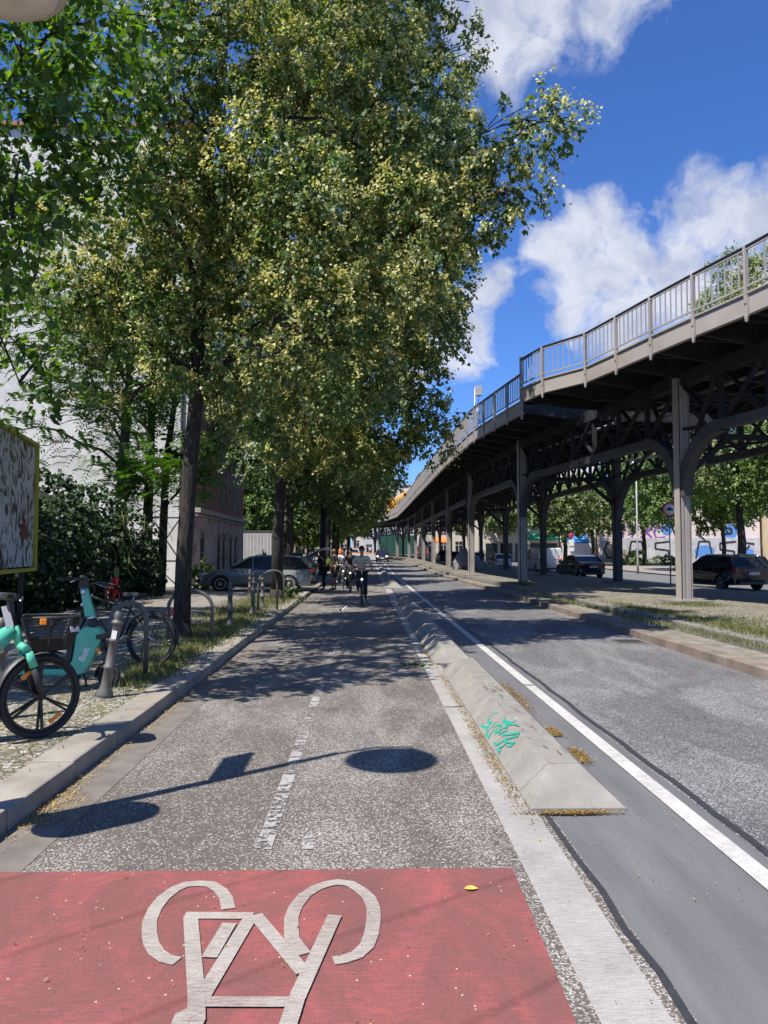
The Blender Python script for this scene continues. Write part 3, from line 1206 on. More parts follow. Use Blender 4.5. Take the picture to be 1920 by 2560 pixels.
bmS, bmB = BM(), BM()
for edge in (EDGE_A, EDGE_B):
    prev = None
    for k in range(len(edge)):
        p = edge[k]
        d, nr = inward(edge, k)
        q = rear_edge(p)
        a0 = bmS.verts.new((p.x + nr.x * .02, p.y + nr.y * .02, ZT - .03)); b0 = bmS.verts.new((q.x, q.y, ZT - .03))
        a1 = bmS.verts.new((p.x + nr.x * .02, p.y + nr.y * .02, ZT - .14)); b1 = bmS.verts.new((q.x, q.y, ZT - .14))
        if prev:
            bmS.faces.new((prev[0], prev[1], b0, a0)); bmS.faces.new((prev[2], a1, b1, prev[3]))
        prev = (a0, b0, a1, b1)
        # cross beam: deep in the middle, tapered on the cantilevers
        v = q - p
        L = v.length
        v.normalize()
        sd = Vector((-v.y, v.x, 0)) * .05
        for off in (0.0, 0.5) if p.y < 40 else (0.0,):
            prof = [(0.03, ZT - .15), (L - .03, ZT - .15), (L - .03, 6.60), (L - 1.6, 6.40), (1.6, 6.40), (0.03, 6.60)]
            dy = (edge[min(k + 1, len(edge) - 1)] - p) * off
            vs0 = [bmB.verts.new(Vector((p.x + dy.x + v.x * s, p.y + dy.y + v.y * s, z if not off else max(z, 6.7))) + sd) for s, z in prof]
            vs1 = [bmB.verts.new(Vector((p.x + dy.x + v.x * s, p.y + dy.y + v.y * s, z if not off else max(z, 6.7))) - sd) for s, z in prof]
            bmB.faces.new(vs0); bmB.faces.new(vs1[::-1])
            for j in range(6):
                bmB.faces.new((vs0[j], vs1[j], vs1[(j + 1) % 6], vs0[(j + 1) % 6]))
            # bottom flange
            if not off:
                bar(bmB, Vector((p.x + v.x * 1.6, p.y + v.y * 1.6, 6.39)), Vector((p.x + v.x * (L - 1.6), p.y + v.y * (L - 1.6), 6.39)), .2, .025)
bmesh.ops.recalc_face_normals(bmB, faces=bmB.faces)
obj('deck', bmS, VDEEPSHADE, V)
obj('cross_beams', bmB, VDEEPSHADE, V)
# stringers, bracing between the rows, pipes
bm = BM()
for i in range(1, NN - 1):
    d, nr = perp(i)
    d1, nr1 = perp(i + 1)
    for f in (0.9, 1.9, 2.9, 3.6):
        bar(bm, Vector((*(FRONT[i] + nr * f), 6.55)), Vector((*(FRONT[i + 1] + nr1 * f), 6.55)), .12, .22)
    if i < 10:
        a, b_ = FRONT[i], REAR[i]
        # arched cross frame between the two columns
        for z in (ZC + .1, 5.9):
            bar(bm, Vector((*a, z)), Vector((*b_, z)), .14, .16)
        bar(bm, Vector((*a, 3.6)), Vector((*(a + (b_ - a) * .34), ZC + .1)), .12, .14)
        bar(bm, Vector((*b_, 3.6)), Vector((*(b_ + (a - b_) * .34), ZC + .1)), .12, .14)
        n = 4
        for k in range(n):
            p0 = a + (b_ - a) * k / n; p1 = a + (b_ - a) * (k + 1) / n
            z0, z1 = (ZC + .1, 5.9) if k % 2 else (5.9, ZC + .1)
            bar(bm, Vector((*p0, z0)), Vector((*p1, z1)), .08, .08)
        # horizontal wind bracing
        bar(bm, Vector((*FRONT[i], ZC + .22)), Vector((*REAR[i + 1], ZC + .22)), .10, .08)
        bar(bm, Vector((*REAR[i], ZC + .26)), Vector((*FRONT[i + 1], ZC + .26)), .10, .08)
obj('bracing', bm, VDEEPSHADE, V)
# far-side fascia and railing
edge = []
for i in range(NN):
    d, nr = perp(i)
    edge.append(REAR[i] + nr * 1.7)
edge = resample(edge, 1.65)
bmF, bmR = BM(), BM()
for k in range(len(edge) - 1):
    a, b_ = edge[k], edge[k + 1]
    bar(bmF, Vector((*a, 6.79)), Vector((*b_, 6.79)), .03, .46)
    bar(bmR, Vector((*a, 7.98)), Vector((*b_, 7.98)), .06, .05)
    bar(bmR, Vector((*a, 7.0)), Vector((*a, 8.0)), .06, .06)
    bar(bmR, Vector((*a, 7.14)), Vector((*b_, 7.14)), .03, .03)
    for j in range(1, 8):
        c = a + (b_ - a) * j / 8
        bar(bmR, Vector((*c, 7.14)), Vector((*c, 7.98)), .026, .026)
obj('fascia', bmF, VPAINT, V)
obj('railing', bmR, VPAINT, V)
# service pipe under the deck, lit strip seen in the photo
bm = BM()
prevp = None
for i in range(1, 9):
    d, nr = perp(i)
    p = Vector((*(FRONT[i] + nr * 0.55), 6.0))
    if prevp:
        tube(bm, [prevp, p], .05, 8)
    prevp = p
obj('service_pipe', bm, mat('grey_pipe', (.30, .29, .28), .5), V)

# equipment mast on the railing
t = thing('equipment_mast', 'slim grey mast with a grey box on top, fixed to the viaduct railing', 'equipment mast', (4.72, 33.4, 6.5))
bm = BM()
tube(bm, [(0, 0, 0), (0, 0, 2.35)], .035, 8)
tube(bm, [(.1, 0, 0.6), (.1, 0, 1.5)], .018, 6)
obj('mast', bm, STEEL, t)
bm = BM()
box(bm, (.16, -.02, 2.2), (.3, .2, .42))
obj('equipment_box', bm, mat('light_grey_box', (.42, .42, .42), .5), t, bevel=.01)
bm = BM()
tube(bm, [(.2, 0, 2.0), (.14, 0, 1.7), (.22, 0, 1.4), (.16, 0, 1.0), (.3, 0, .6)], .012, 6)
obj('cable', bm, BLACKP, t)

# yellow train on the far curve
YEL = mat('train_yellow', (0.85, 0.42, 0.01), .35, var=.04, coat=.3)


def path_at(y_or_s):
    s = y_or_s
    acc = 0
    for i in range(NN - 1):
        d0, n0 = perp(i); d1, n1 = perp(i + 1)
        a = FRONT[i] + n0 * (ROW / 2 - 1.4); b_ = FRONT[i + 1] + n1 * (ROW / 2 - 1.4)
        L = (b_ - a).length
        if acc + L >= s:
            return a + (b_ - a) * (s - acc) / L, (b_ - a).normalized()
        acc += L
    return b_, (b_ - a).normalized()


s = 114.0
tr = thing('train', 'yellow underground train crossing the far bend of the viaduct', 'train', (5, 100, ZT))
tr_loc = Vector((5, 100, ZT))
for c in range(5):
    L = 12.2
    p, d = path_at(s + L / 2)
    ang = math.atan2(d.y, d.x)
    cr = thing('carriage', None, None)
    cr.parent = tr
    cr.location = Vector((p.x, p.y, ZT + .25)) - tr_loc
    cr.rotation_euler = (0, 0, ang)
    bm = BM()
    prism(bm, [(-1.15, .4), (-1.15, 2.6), (-1.02, 2.95), (-.6, 3.12), (.6, 3.12), (1.02, 2.95), (1.15, 2.6), (1.15, .4)], -L / 2 + .15, L / 2 - .15, f=lambda x, y, z: Vector((y, x, z)))
    obj('carriage_body', bm, YEL, cr, bevel=.05)
    bm = BM()
    for sgn in (-1, 1):
        for k in range(6):
            x = -L / 2 + 1.2 + k * (L - 2.4) / 5
            box(bm, (x, sgn * 1.155, 1.9), (1.05, .02, .72))
    box(bm, (-L / 2 + .14, 0, 2.0), (.02, 1.5, .8)); box(bm, (L / 2 - .14, 0, 2.0), (.02, 1.5, .8))
    obj('window_band', bm, GLASS, cr)
    bm = BM()
    box(bm, (-3.4, 0, .2), (2.2, 1.9, .5)); box(bm, (3.4, 0, .2), (2.2, 1.9, .5))
    obj('bogie', bm, BLACKP, cr)
    s += L

# ================================================================== trees
def leafmat(name, cols, trans=0.35, rough=0.5, tcol=(1.0, 1.25, 0.45)):
    m = bpy.data.materials.new(name)
    m.use_nodes = True
    t = m.node_tree
    t.nodes.clear()
    at = t.nodes.new('ShaderNodeAttribute')
    at.attribute_name = 'tone'
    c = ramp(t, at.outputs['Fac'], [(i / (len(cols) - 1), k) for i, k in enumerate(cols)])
    df = t.nodes.new('ShaderNodeBsdfDiffuse')
    tr = t.nodes.new('ShaderNodeBsdfTranslucent')
    gl = t.nodes.new('ShaderNodeBsdfGlossy')
    gl.inputs['Roughness'].default_value = rough
    gl.inputs['Color'].default_value = (.8, .85, .9, 1)
    t.links.new(c, df.inputs[0])
    t.links.new(mixc(t, 1.0, c, tcol, 'MULTIPLY'), tr.inputs[0])
    mx = t.nodes.new('ShaderNodeMixShader')
    mx.inputs[0].default_value = trans
    t.links.new(df.outputs[0], mx.inputs[1])
    t.links.new(tr.outputs[0], mx.inputs[2])
    m2 = t.nodes.new('ShaderNodeMixShader')
    m2.inputs[0].default_value = 0.04
    t.links.new(mx.outputs[0], m2.inputs[1])
    t.links.new(gl.outputs[0], m2.inputs[2])
    o = t.nodes.new('ShaderNodeOutputMaterial')
    t.links.new(m2.outputs[0], o.inputs[0])
    return m


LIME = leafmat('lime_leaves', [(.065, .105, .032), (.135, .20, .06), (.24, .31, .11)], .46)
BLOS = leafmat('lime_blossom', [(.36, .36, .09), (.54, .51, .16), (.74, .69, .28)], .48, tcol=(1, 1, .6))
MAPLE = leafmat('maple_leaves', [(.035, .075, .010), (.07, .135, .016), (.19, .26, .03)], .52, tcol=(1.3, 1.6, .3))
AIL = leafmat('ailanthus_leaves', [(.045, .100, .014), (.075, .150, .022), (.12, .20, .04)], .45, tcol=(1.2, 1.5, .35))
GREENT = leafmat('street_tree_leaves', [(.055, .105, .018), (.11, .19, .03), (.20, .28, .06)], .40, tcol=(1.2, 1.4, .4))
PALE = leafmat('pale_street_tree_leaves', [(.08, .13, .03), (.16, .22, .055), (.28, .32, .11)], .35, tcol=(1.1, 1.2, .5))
IVY = leafmat('ivy_leaves', [(.010, .026, .006), (.025, .058, .011), (.07, .13, .03)], .30)
GRASSM = leafmat('grass_blades', [(.06, .09, .02), (.15, .17, .05), (.32, .28, .12)], .35)


def barkmat(name, a, b_):
    m, t, b, v = newmat(name, 0.9, .2)
    n = noise(t, mapped(t, v, (5, 5, 0.8)), 6, 6, 0.65, .4)
    c = ramp(t, n, [(0.35, a), (0.65, b_)])
    t.links.new(c, b.inputs['Base Color'])
    bumpto(t, b, n, 1.0, 0.04)
    return m


BARK = barkmat('bark', (.022, .019, .017), (.075, .067, .060))
BARKM = barkmat('lime_bark', (.022, .019, .017), (.065, .057, .050))
BARKG = barkmat('grey_bark', (.09, .085, .075), (.19, .18, .16))


def unit(a):
    return a / np.maximum(np.linalg.norm(a, axis=-1, keepdims=True), 1e-9)


def leaves(C, outd, size, droop=0.6, aspect=0.85, shape='kite', sjit=.3, g=None):
    """C (n,3) leaf bases, outd (n,3) outward directions -> (n,k,3) faces"""
    g = g or rng
    n = len(C)
    a = unit(outd * .8 + g.normal(0, .55, (n, 3)) + np.array([0, 0, -droop]))
    r = unit(g.normal(0, .42, (n, 3)) + outd * .45 + np.array([-.55, -.55, .75]))
    s = unit(np.cross(a, r))
    u = np.cross(s, a)
    L = size * (1 + g.uniform(-sjit, sjit, n))[:, None]
    W = L * aspect * .5
    if shape == 'kite':
        fold = u * L * .10
        return np.stack([C, C + a * L * .42 + s * W + fold, C + a * L, C + a * L * .42 - s * W + fold], 1)
    if shape == 'lobed':
        prof = [(0, 0), (.12, .34), (-.02, .62), (.34, .50), (.42, .86), (.60, .42), (.72, .52), (1.0, 0), (.72, -.52), (.60, -.42), (.42, -.86), (.34, -.50), (-.02, -.62), (.12, -.34)]
        return np.stack([C + a * L * p + s * L * .55 * q + u * L * .06 * abs(q) for p, q in prof], 1)
    if shape == 'slim':
        return np.stack([C, C + a * L * .35 + s * W, C + a * L, C + a * L * .35 - s * W], 1)


def sprays(blobs, per_m2, nleaf, slen, up=0.35, g=None, core=0.0):
    """spray bases on the blobs' surfaces -> leaf positions + outward dirs"""
    g = g or rng
    allB = np.array([b[:3] for b in blobs], float)
    allR = np.array([b[3] for b in blobs], float)
    Cs, Os = [], []
    sprays.w = []
    for i, b in enumerate(blobs):
        r = b[3]
        rich = b[5] if len(b) > 5 else 1.0
        fl = b[4] if len(b) > 4 else 0.68
        n = max(3, int(4 * math.pi * r * r * per_m2))
        d = unit(g.normal(0, 1, (n, 3)) + np.array([0, 0, up * .4]))
        rad = r * (1 - np.abs(g.normal(0, .15, n)))[:, None]
        p = allB[i] + d * rad * np.array([1, 1, fl])
        # drop sprays deep inside other blobs
        dist = np.linalg.norm(p[:, None, :] - allB[None], axis=2) / allR[None]
        dist[:, i] = 9
        keep = dist.min(1) > 0.72
        p, d = p[keep], d[keep]
        n = len(p)
        if not n:
            continue
        dr = unit(d * 1.0 + g.normal(0, .35, (n, 3)) + np.array([0, 0, -.25]))
        L = slen * g.uniform(.5, 1.25, n)
        t = g.uniform(0, 1, (n, nleaf))
        q = p[:, None, :] + dr[:, None, :] * (t * L[:, None])[:, :, None]
        q[:, :, 2] -= (t ** 2 * L[:, None] * .35)
        q += g.normal(0, .10 * slen, q.shape)
        Cs.append(q.reshape(-1, 3))
        Os.append(np.repeat(dr, nleaf, 0))
        sprays.w.append(np.repeat(rich * np.clip(.72 + .45 * d[:, 2], 0.10, 1.3), nleaf))
    return np.concatenate(Cs), np.concatenate(Os)


def clumps(blobs, dens, r0, g, depth=.12):
    """break every big blob into many small bough-end clumps on its surface"""
    out = []
    B = np.array([b[:3] for b in blobs], float)
    Rr = np.array([b[3] for b in blobs], float)
    for i, b in enumerate(blobs):
        r = b[3]
        n = max(2, int(4 * math.pi * r * r * dens))
        d = unit(g.normal(0, 1, (n, 3)))
        p = B[i] + d * (r * (1.04 - np.abs(g.normal(0, depth * 2.4, n))))[:, None] * np.array([1, 1, .85])
        ds = np.linalg.norm(p[:, None] - B[None], axis=2) / Rr[None]
        ds[:, i] = 9
        for q in p[ds.min(1) > .66]:
            out.append((q[0], q[1], q[2], min(r * .8, r0 * g.uniform(.5, 1.5)), g.uniform(.8, 1.2), float(g.choice([.08, .5, 1.3, 2.0]))))
    return out


def trunk_mesh(bm, pts, radii, n=10, flare=True):
    tube(bm, pts, radii, n)


def limb_to(bm, base, tip, r0, r1, g, bend=.12, n=6):
    base, tip = Vector(base), Vector(tip)
    L = (tip - base).length
    pts, rad = [], []
    for k in range(n + 1):
        t = k / n
        p = base.lerp(tip, t)
        p.z += math.sin(t * math.pi) * L * bend
        if 0 < k < n:
            p += Vector(g.normal(0, .025 * L, 3))
        pts.append(p)
        rad.append(r0 * (1 - t) + r1 * t)
    tube(bm, pts, rad, 6, cap=False)
    return pts


def make_tree(name, label, base, trunk, rad, blobs, leafm, per, nleaf, slen, lsize, bark=BARK, group=None, blossom=None, shape='kite', seed=1, cat='tree', limbs=True, limb_r=.07, dens_in=0.0, aspect=.85, droop=.6, up=.35, clump=None, limb_min=0):
    g = np.random.default_rng(seed)
    t = thing(name, label, cat, base, 0, group)
    B = Vector(base)
    bm = BM()
    tp = [Vector(p) - B for p in trunk]
    tube(bm, tp, rad, 12)
    # root flare
    tube(bm, [(tp[0].x, tp[0].y, -.05), (tp[0].x, tp[0].y, .12), (tp[0].x, tp[0].y, .35)], [rad[0] * 1.45, rad[0] * 1.18, rad[0] * .98], 12)
    tk = obj('trunk', bm, bark, t)
    if limbs:
        bm = BM()
        for i, b in enumerate(blobs):
            c = Vector(b[:3]) - B
            # leave the trunk below the blob; outer boughs grow on from an inner one
            best = None
            for p, r in zip(tp, rad):
                if best is not None and best[0].z < limb_min - .001 or p.z < c.z - .25 * (Vector((c.x - p.x, c.y - p.y))).length or best is None:
                    best = (p, r)
            p, r = best
            dt = (c - p).length
            inner = [Vector(q[:3]) - B for q in blobs]
            inner = [q for q in inner if (q - p).length < dt - .35 and (q - c).length < dt * .7]
            k = min(limb_r, r * .6) * min(1.3, .6 + b[3] * .35)
            if inner and dt > 1.6:
                p = min(inner, key=lambda q: (q - c).length)
                k *= .5
            pts = limb_to(bm, p, c, k, k * .35, g)
            for _ in range(3):
                e = c + Vector(unit(g.normal(0, 1, 3)) * b[3] * .8)
                limb_to(bm, pts[3], e, k * .4, .008, g, .05, 3)
        obj('limbs', bm, bark, t)
    bl = [(b[0] - base[0], b[1] - base[1], b[2] - base[2]) + tuple(b[3:]) for b in blobs]
    if clump:
        core = [(b[0], b[1], b[2], b[3] * .74, .85, 0.0) for b in bl]
        bl = clumps(bl, clump[0], clump[1], g)
        C0, O0 = sprays(core, per * clump[2], nleaf, slen * 1.4, up, g)
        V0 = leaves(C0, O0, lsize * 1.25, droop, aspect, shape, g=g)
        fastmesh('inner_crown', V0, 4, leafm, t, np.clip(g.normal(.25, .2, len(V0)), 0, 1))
    C, O = sprays(bl, per, nleaf, slen, up, g)
    V_ = leaves(C, O, lsize, droop, aspect, shape, g=g)
    tone = np.clip(g.normal(.45, .28, len(V_)), 0, 1)
    cr = fastmesh('crown', V_, V_.shape[1], leafm, t, tone)
    if blossom:
        m, frac, bs = blossom
        sel = g.uniform(size=len(C)) < frac
        # blossoms hang in bunches: some sprays carry far more than others
        grp = np.repeat(g.uniform(size=len(C) // nleaf + 1), nleaf)[:len(C)]
        ws = np.concatenate(sprays.w)
        on = grp < np.clip(frac * .50 * ws, 0, 1)
        sel = g.uniform(size=len(C)) < np.where(on, .97, .05)
        sel = np.concatenate([np.nonzero(sel)[0], np.nonzero(sel & on)[0]])
        C2 = C[sel] + g.normal(0, .05, (len(sel), 3)) + O[sel] * .12 + np.array([-.02, -.03, .03])
        V2 = leaves(C2, unit(O[sel] + g.normal(0, .9, (len(C2), 3))), bs, .6, .8, 'kite', g=g)
        tn = np.clip(g.normal(.5, .3, len(V2)), 0, 1)
        fastmesh('blossom', V2, 4, m, t, tn)
    return t


def random_crown(g, c, rx, rz, n, r0):
    out = []
    for _ in range(n):
        d = unit(g.normal(0, 1, 3))
        k = g.uniform(.25, 1) ** .6
        out.append((c[0] + d[0] * rx * k, c[1] + d[1] * rx * k, c[2] + d[2] * rz * k, r0 * g.uniform(.7, 1.25)))
    return out


T3 = [(1.2,20,8.9,0.96),(1.7,20.5,8.3,0.56),(0.8,20,7.4,1.14),(2.1,20,7.4,0.53),(0.2,20.5,5.9,1.23),(1.4,21,6.8,0.63),(0.8,22,4.8,1.13),(2.1,21,5.3,0.58),(-0.5,22,4.8,1.32),(-2.1,18,4.9,0.92),(-1.2,19,5.3,0.92),(1.3,24,14.4,2.6),(-1.4,25,13.0,3.01),(-0.2,25,9.1,2.71),(-1.5,25,18.6,3.01),(-2.0,22,5.5,1.19),(-1.2,22,6.6,1.59),(-3.2,23,6.0,1.11),(0.4,23,10.5,1.8),(1.5,23,11.4,1.52),(0.4,24,14.4,2.17),(-2.3,24,10.9,2.46),(-3.7,24,7.9,1.59),(-1.3,22.5,5.1,0.95),(1.8,22,5.1,0.6),(-3.1,22,4.9,0.6)]
T3L = T3
T2 = [(-4.5,13.5,6.8,0.73),(-5.3,14,6.0,0.59),(-1.9,13.5,5.7,0.49),(-2.7,12.5,7.7,0.6),(-3.3,12.8,9.4,0.69),(-3.4,14,9.3,1.1),(-2.6,13.5,10.2,0.98),(-2.9,13,10.9,1.02),(-4.0,14,8.0,0.93),(-3.4,13,6.3,0.94),(-4.5,13,6.0,0.63),(-3.0,13,5.5,0.78),(-4.0,13.5,5.3,0.81),(-5.1,14.5,5.1,0.61),(-4.9,15,4.5,0.5),(-3.2,12.5,4.8,0.38),(-2.5,13.5,6.8,0.81),(-2.3,13.5,8.2,0.89),(-2.8,14.5,5.1,0.65),(-0.3,12,13.8,0.87),(-1.0,10.5,13.3,0.82),(-3.0,15.5,4.3,0.47),(-3.9,16,8.6,1.35),(-4.6,16,6.9,1.16),(3.0,12.1,8.6,0.32),(2.6,12.1,8.5,0.38),(2.3,12.4,7.6,0.36),(3.2,12.0,8.5,0.25),(2.8,12.1,8.6,0.38),(2.3,12.2,8.6,0.44),(2.2,12.4,8.2,0.46),(1.6,12.8,8.4,0.73),(1.4,13.1,11.0,0.59),(1.7,12.8,10.2,0.22),(0.5,13.1,9.8,0.87),(2.0,12.4,7.5,0.45),(2.5,12.2,7.5,0.29),(1.5,12.8,7.2,0.77),(2.0,12.4,7.0,0.36),(0.7,13.1,7.8,1.1),(-0.3,13.1,8.8,1.26),(-0.8,13.1,10.3,1.1),(0.5,13.1,11.5,0.79),(-0.1,12.8,6.6,1.08),(-0.4,12.4,5.0,0.86),(-1.1,11.8,5.6,0.85),(-1.7,11.8,4.6,0.64),(-1.4,12.1,6.9,1.02),(-1.3,12.4,8.8,1.12),(-1.8,12.4,10.4,1.12)]
MP = [(-3.8,8.5,7.2,0.51),(-3.3,8.5,7.6,0.46),(-3.0,9.5,8.3,0.46),(-3.7,8,5.8,0.43),(-3.5,7.5,4.9,0.41),(-4.0,10,7.5,0.42),(-3.7,11,8.4,0.53),(-4.0,9,4.7,0.33),(-4.3,9.5,3.7,0.37),(-4.1,10,4.2,0.21),(-4.0,10.5,7.2,0.38),(-3.7,11,6.9,0.4),(-3.6,7.5,6.2,0.41),(-4.0,7,5.4,0.42),(-3.9,7,7.0,0.42),(-3.2,7.5,7.5,0.41),(-4.3,7.5,4.5,0.45),(-4.1,10,6.0,0.3),(-4.4,12,9.7,0.72),(-3.6,12.5,8.2,0.38)]
make_tree('lime_tree', 'tallest blossoming lime tree, its bough reaching out against the blue sky', (-2.87, 24.6, .1),
          [(-2.87, 24.6, 0), (-2.85, 24.6, 2), (-2.72, 24.5, 4.2), (-2.5, 24, 7), (-1.9, 23, 10), (-1.3, 22, 13), (-.6, 21, 16), (-.3, 20.5, 19)], [.20, .175, .165, .15, .13, .10, .07, .03],
          T3, LIME, 10, 12, .34, .10, group='lime trees along the left kerb', clump=(.45, .62, .16), limb_min=5.0, blossom=(BLOS, 1.5, .080), seed=3, limb_r=.11)
make_tree('lime_tree', 'leaning dark lime trunk beside the parked black bicycle', (-3.13, 13.1, .1),
          [(-3.13, 13.1, 0), (-3.1, 13.1, 1.5), (-3.02, 13.1, 3), (-2.93, 13.2, 4.5), (-3.1, 14.0, 6.5), (-3.1, 14.6, 9), (-2.8, 14.4, 11), (-2.4, 14, 13)], [.155, .135, .13, .125, .10, .08, .06, .03],
          T2, LIME, 12, 12, .25, .082, group='lime trees along the left kerb', clump=(.85, .45, .12), limb_min=3.6, blossom=(BLOS, 1.5, .062), seed=5, limb_r=.08)
make_tree('maple_tree', 'broad leaved maple hanging into the top corner, its trunk out of sight', (-6.2, 6.0, .1),
          [(-6.2, 6, 0), (-6.1, 6.1, 2), (-5.8, 6.3, 4), (-5.2, 6.8, 6), (-4.6, 7.5, 8), (-4, 8.5, 10)], [.28, .24, .22, .18, .12, .05],
          MP + [(-8, 9, 7, 1.3), (-7.2, 11.5, 7.5, 1.2), (-9, 13, 8, 1.5), (-8.5, 16, 9, 1.4), (-6.6, 8, 5.6, .9), (-7.5, 6, 6.5, 1.1), (-6.3, 10.5, 6.4, .8), (-10, 17, 7, 1.6)], MAPLE, 19, 10, .5, .105, seed=9, shape='lobed', limb_r=.06, droop=.3, group=None)  # blobs beyond MP: mostly out-of-view foliage added to shade the left pavement

# ---- further street trees down the left kerb
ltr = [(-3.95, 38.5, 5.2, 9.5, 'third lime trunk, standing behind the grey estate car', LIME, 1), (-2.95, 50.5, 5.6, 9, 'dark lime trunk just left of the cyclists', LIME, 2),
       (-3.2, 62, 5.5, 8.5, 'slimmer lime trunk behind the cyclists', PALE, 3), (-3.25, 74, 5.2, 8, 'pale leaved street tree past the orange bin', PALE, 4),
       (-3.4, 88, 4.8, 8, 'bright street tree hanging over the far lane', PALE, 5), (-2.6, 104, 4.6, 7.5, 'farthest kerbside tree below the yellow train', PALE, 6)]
for (x, y, cz, h, lb, mm, sd) in ltr:
    g = np.random.default_rng(40 + sd)
    cx = x + (.9 if y < 95 else .3)
    rr = 3.5 if sd < 3 else 3.0
    blobs = random_crown(g, (cx, y, 4.0 + h * .40), rr, h * .36, 24, 1.35)
    z0 = .1 + rise(y)
    make_tree('street_tree', lb, (x, y, z0), [(x, y, z0 - .1), (x + .05, y, 2), (x + .1, y, 4.5), (x + .3, y, 7), (x + .5, y, 9.5)], [.26, .22, .19, .14, .06],
              blobs, mm, 3.2, 20, .7, .17 + .03 * (sd > 2), group='street trees further down the left kerb', seed=60 + sd, limb_r=.09, blossom=(BLOS, .22, .1) if sd > 0 else None)
for k, (x, y, h, rr, lb) in enumerate([(-10.5, 66, 10, 4.2, 'sunlit green tree behind the pale container'), (-8.5, 72, 11, 4.5, 'green tree behind the advertising pillar'), (-12.5, 84, 13, 5.5, 'big green tree far down the pavement'), (-7.6, 98, 12, 4.8, 'hazy green tree past the advertising pillar'), (-14.5, 66, 12, 5, 'tall green tree above the derelict house')]):
    g = np.random.default_rng(80 + k)
    blobs = random_crown(g, (x, y, h * .58), rr, h * .38, 30, 1.5)
    make_tree('garden_tree', lb, (x, y, .1), [(x, y, 0), (x + .1, y, 2.5), (x, y, 6), (x + .2, y, h * .8)], [.25, .2, .14, .05], blobs, GREENT, 2.6, 18, .8, .22, group='trees beyond the left pavement', seed=90 + k)

# ---- trees on the right behind the viaduct
rtr = [(19.6, 40.0, 17.0, 5.0, 'large lime tree rising behind the railing at the picture edge', 1.3, LIME),
       (20.9, 36.5, 9.5, 3.6, 'dark trunked tree right of the black estate car', 1.3, GREENT),
       (28.6, 79, 12.5, 4.6, 'tree with the slim dark trunk before the graffiti wall', 1.7, GREENT),
       (25.2, 62, 11.5, 3.9, 'dense tree behind the round red ringed sign', 1.6, GREENT),
       (19.6, 76, 8.8, 3.4, 'round small tree over the green awning', 1.4, PALE),
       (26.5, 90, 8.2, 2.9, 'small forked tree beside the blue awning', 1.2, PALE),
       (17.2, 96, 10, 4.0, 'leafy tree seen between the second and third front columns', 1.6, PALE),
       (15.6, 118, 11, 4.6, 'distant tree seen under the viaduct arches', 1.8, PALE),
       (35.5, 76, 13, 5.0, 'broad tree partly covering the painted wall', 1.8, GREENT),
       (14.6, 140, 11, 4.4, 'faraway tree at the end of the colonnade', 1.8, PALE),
       (30, 50, 15, 5.2, 'tall tree standing right of the black estate car', 1.8, GREENT)]
for k, (x, y, h, rr, lb, r0, mm) in enumerate(rtr):
    g = np.random.default_rng(120 + k)
    lo = 4.1 if k != 4 else 3.6
    blobs = random_crown(g, (x, y, (h + lo) / 2 + .4), rr, (h - lo) / 2, 34 if k in (0, 2, 3, 8, 10) else 22, r0)
    if k == 0:
        blobs = [b for b in blobs if b[0] / b[1] > .395 + .02 * (b[2] - 10)] + [(17.0, 38.5, 12.9, .7), (17.6, 38.5, 14.0, .7), (18.3, 38.5, 15.2, .7), (18.9, 38.5, 16.4, .8)]
    z0 = .28 if x < 16 else .08
    make_tree('lime_tree' if k == 0 else 'street_tree', lb, (x, y, z0), [(x, y, z0 - .1), (x + .08, y, 2.2), (x - .05, y, lo), (x + .1, y, h * .6), (x, y, h * .8)], [.26, .2, .17, .12, .05],
              blobs, mm, 7.0 if k == 0 else (4.0 if y < 45 else 3.0), 20, .75, .12 if k == 0 else .17 + .04 * (y > 70), group='trees beyond the viaduct', seed=140 + k, blossom=(BLOS, .3, .08) if k == 0 else None)

# ---- ailanthus stems behind the hedge, with feathery leaves
def fronds(g, C, O, n_pairs=8, L=.7, ls=.17):
    """pinnate fronds: C bases, O directions -> slim leaflets"""
    n = len(C)
    a = unit(O + g.normal(0, .35, (n, 3)) + np.array([0, 0, .15]))
    s = unit(np.cross(a, np.array([0, 0, 1.0]) + g.normal(0, .2, (n, 3))))
    out = []
    for k in range(n_pairs):
        t = (k + 1) / n_pairs
        b = C + a * L * t
        b = b + np.array([0, 0, -1]) * L * .45 * t * t
        for sg in (-1, 1):
            dr = unit(s * sg + a * .45 + np.array([0, 0, -.25]))
            w_ = unit(a + g.normal(0, .1, (n, 3))) * ls * .16
            l_ = ls * (1.1 - .5 * abs(t - .45))
            out.append(np.stack([b, b + dr * l_ * .4 + w_, b + dr * l_, b + dr * l_ * .4 - w_], 1))
    return np.concatenate(out)


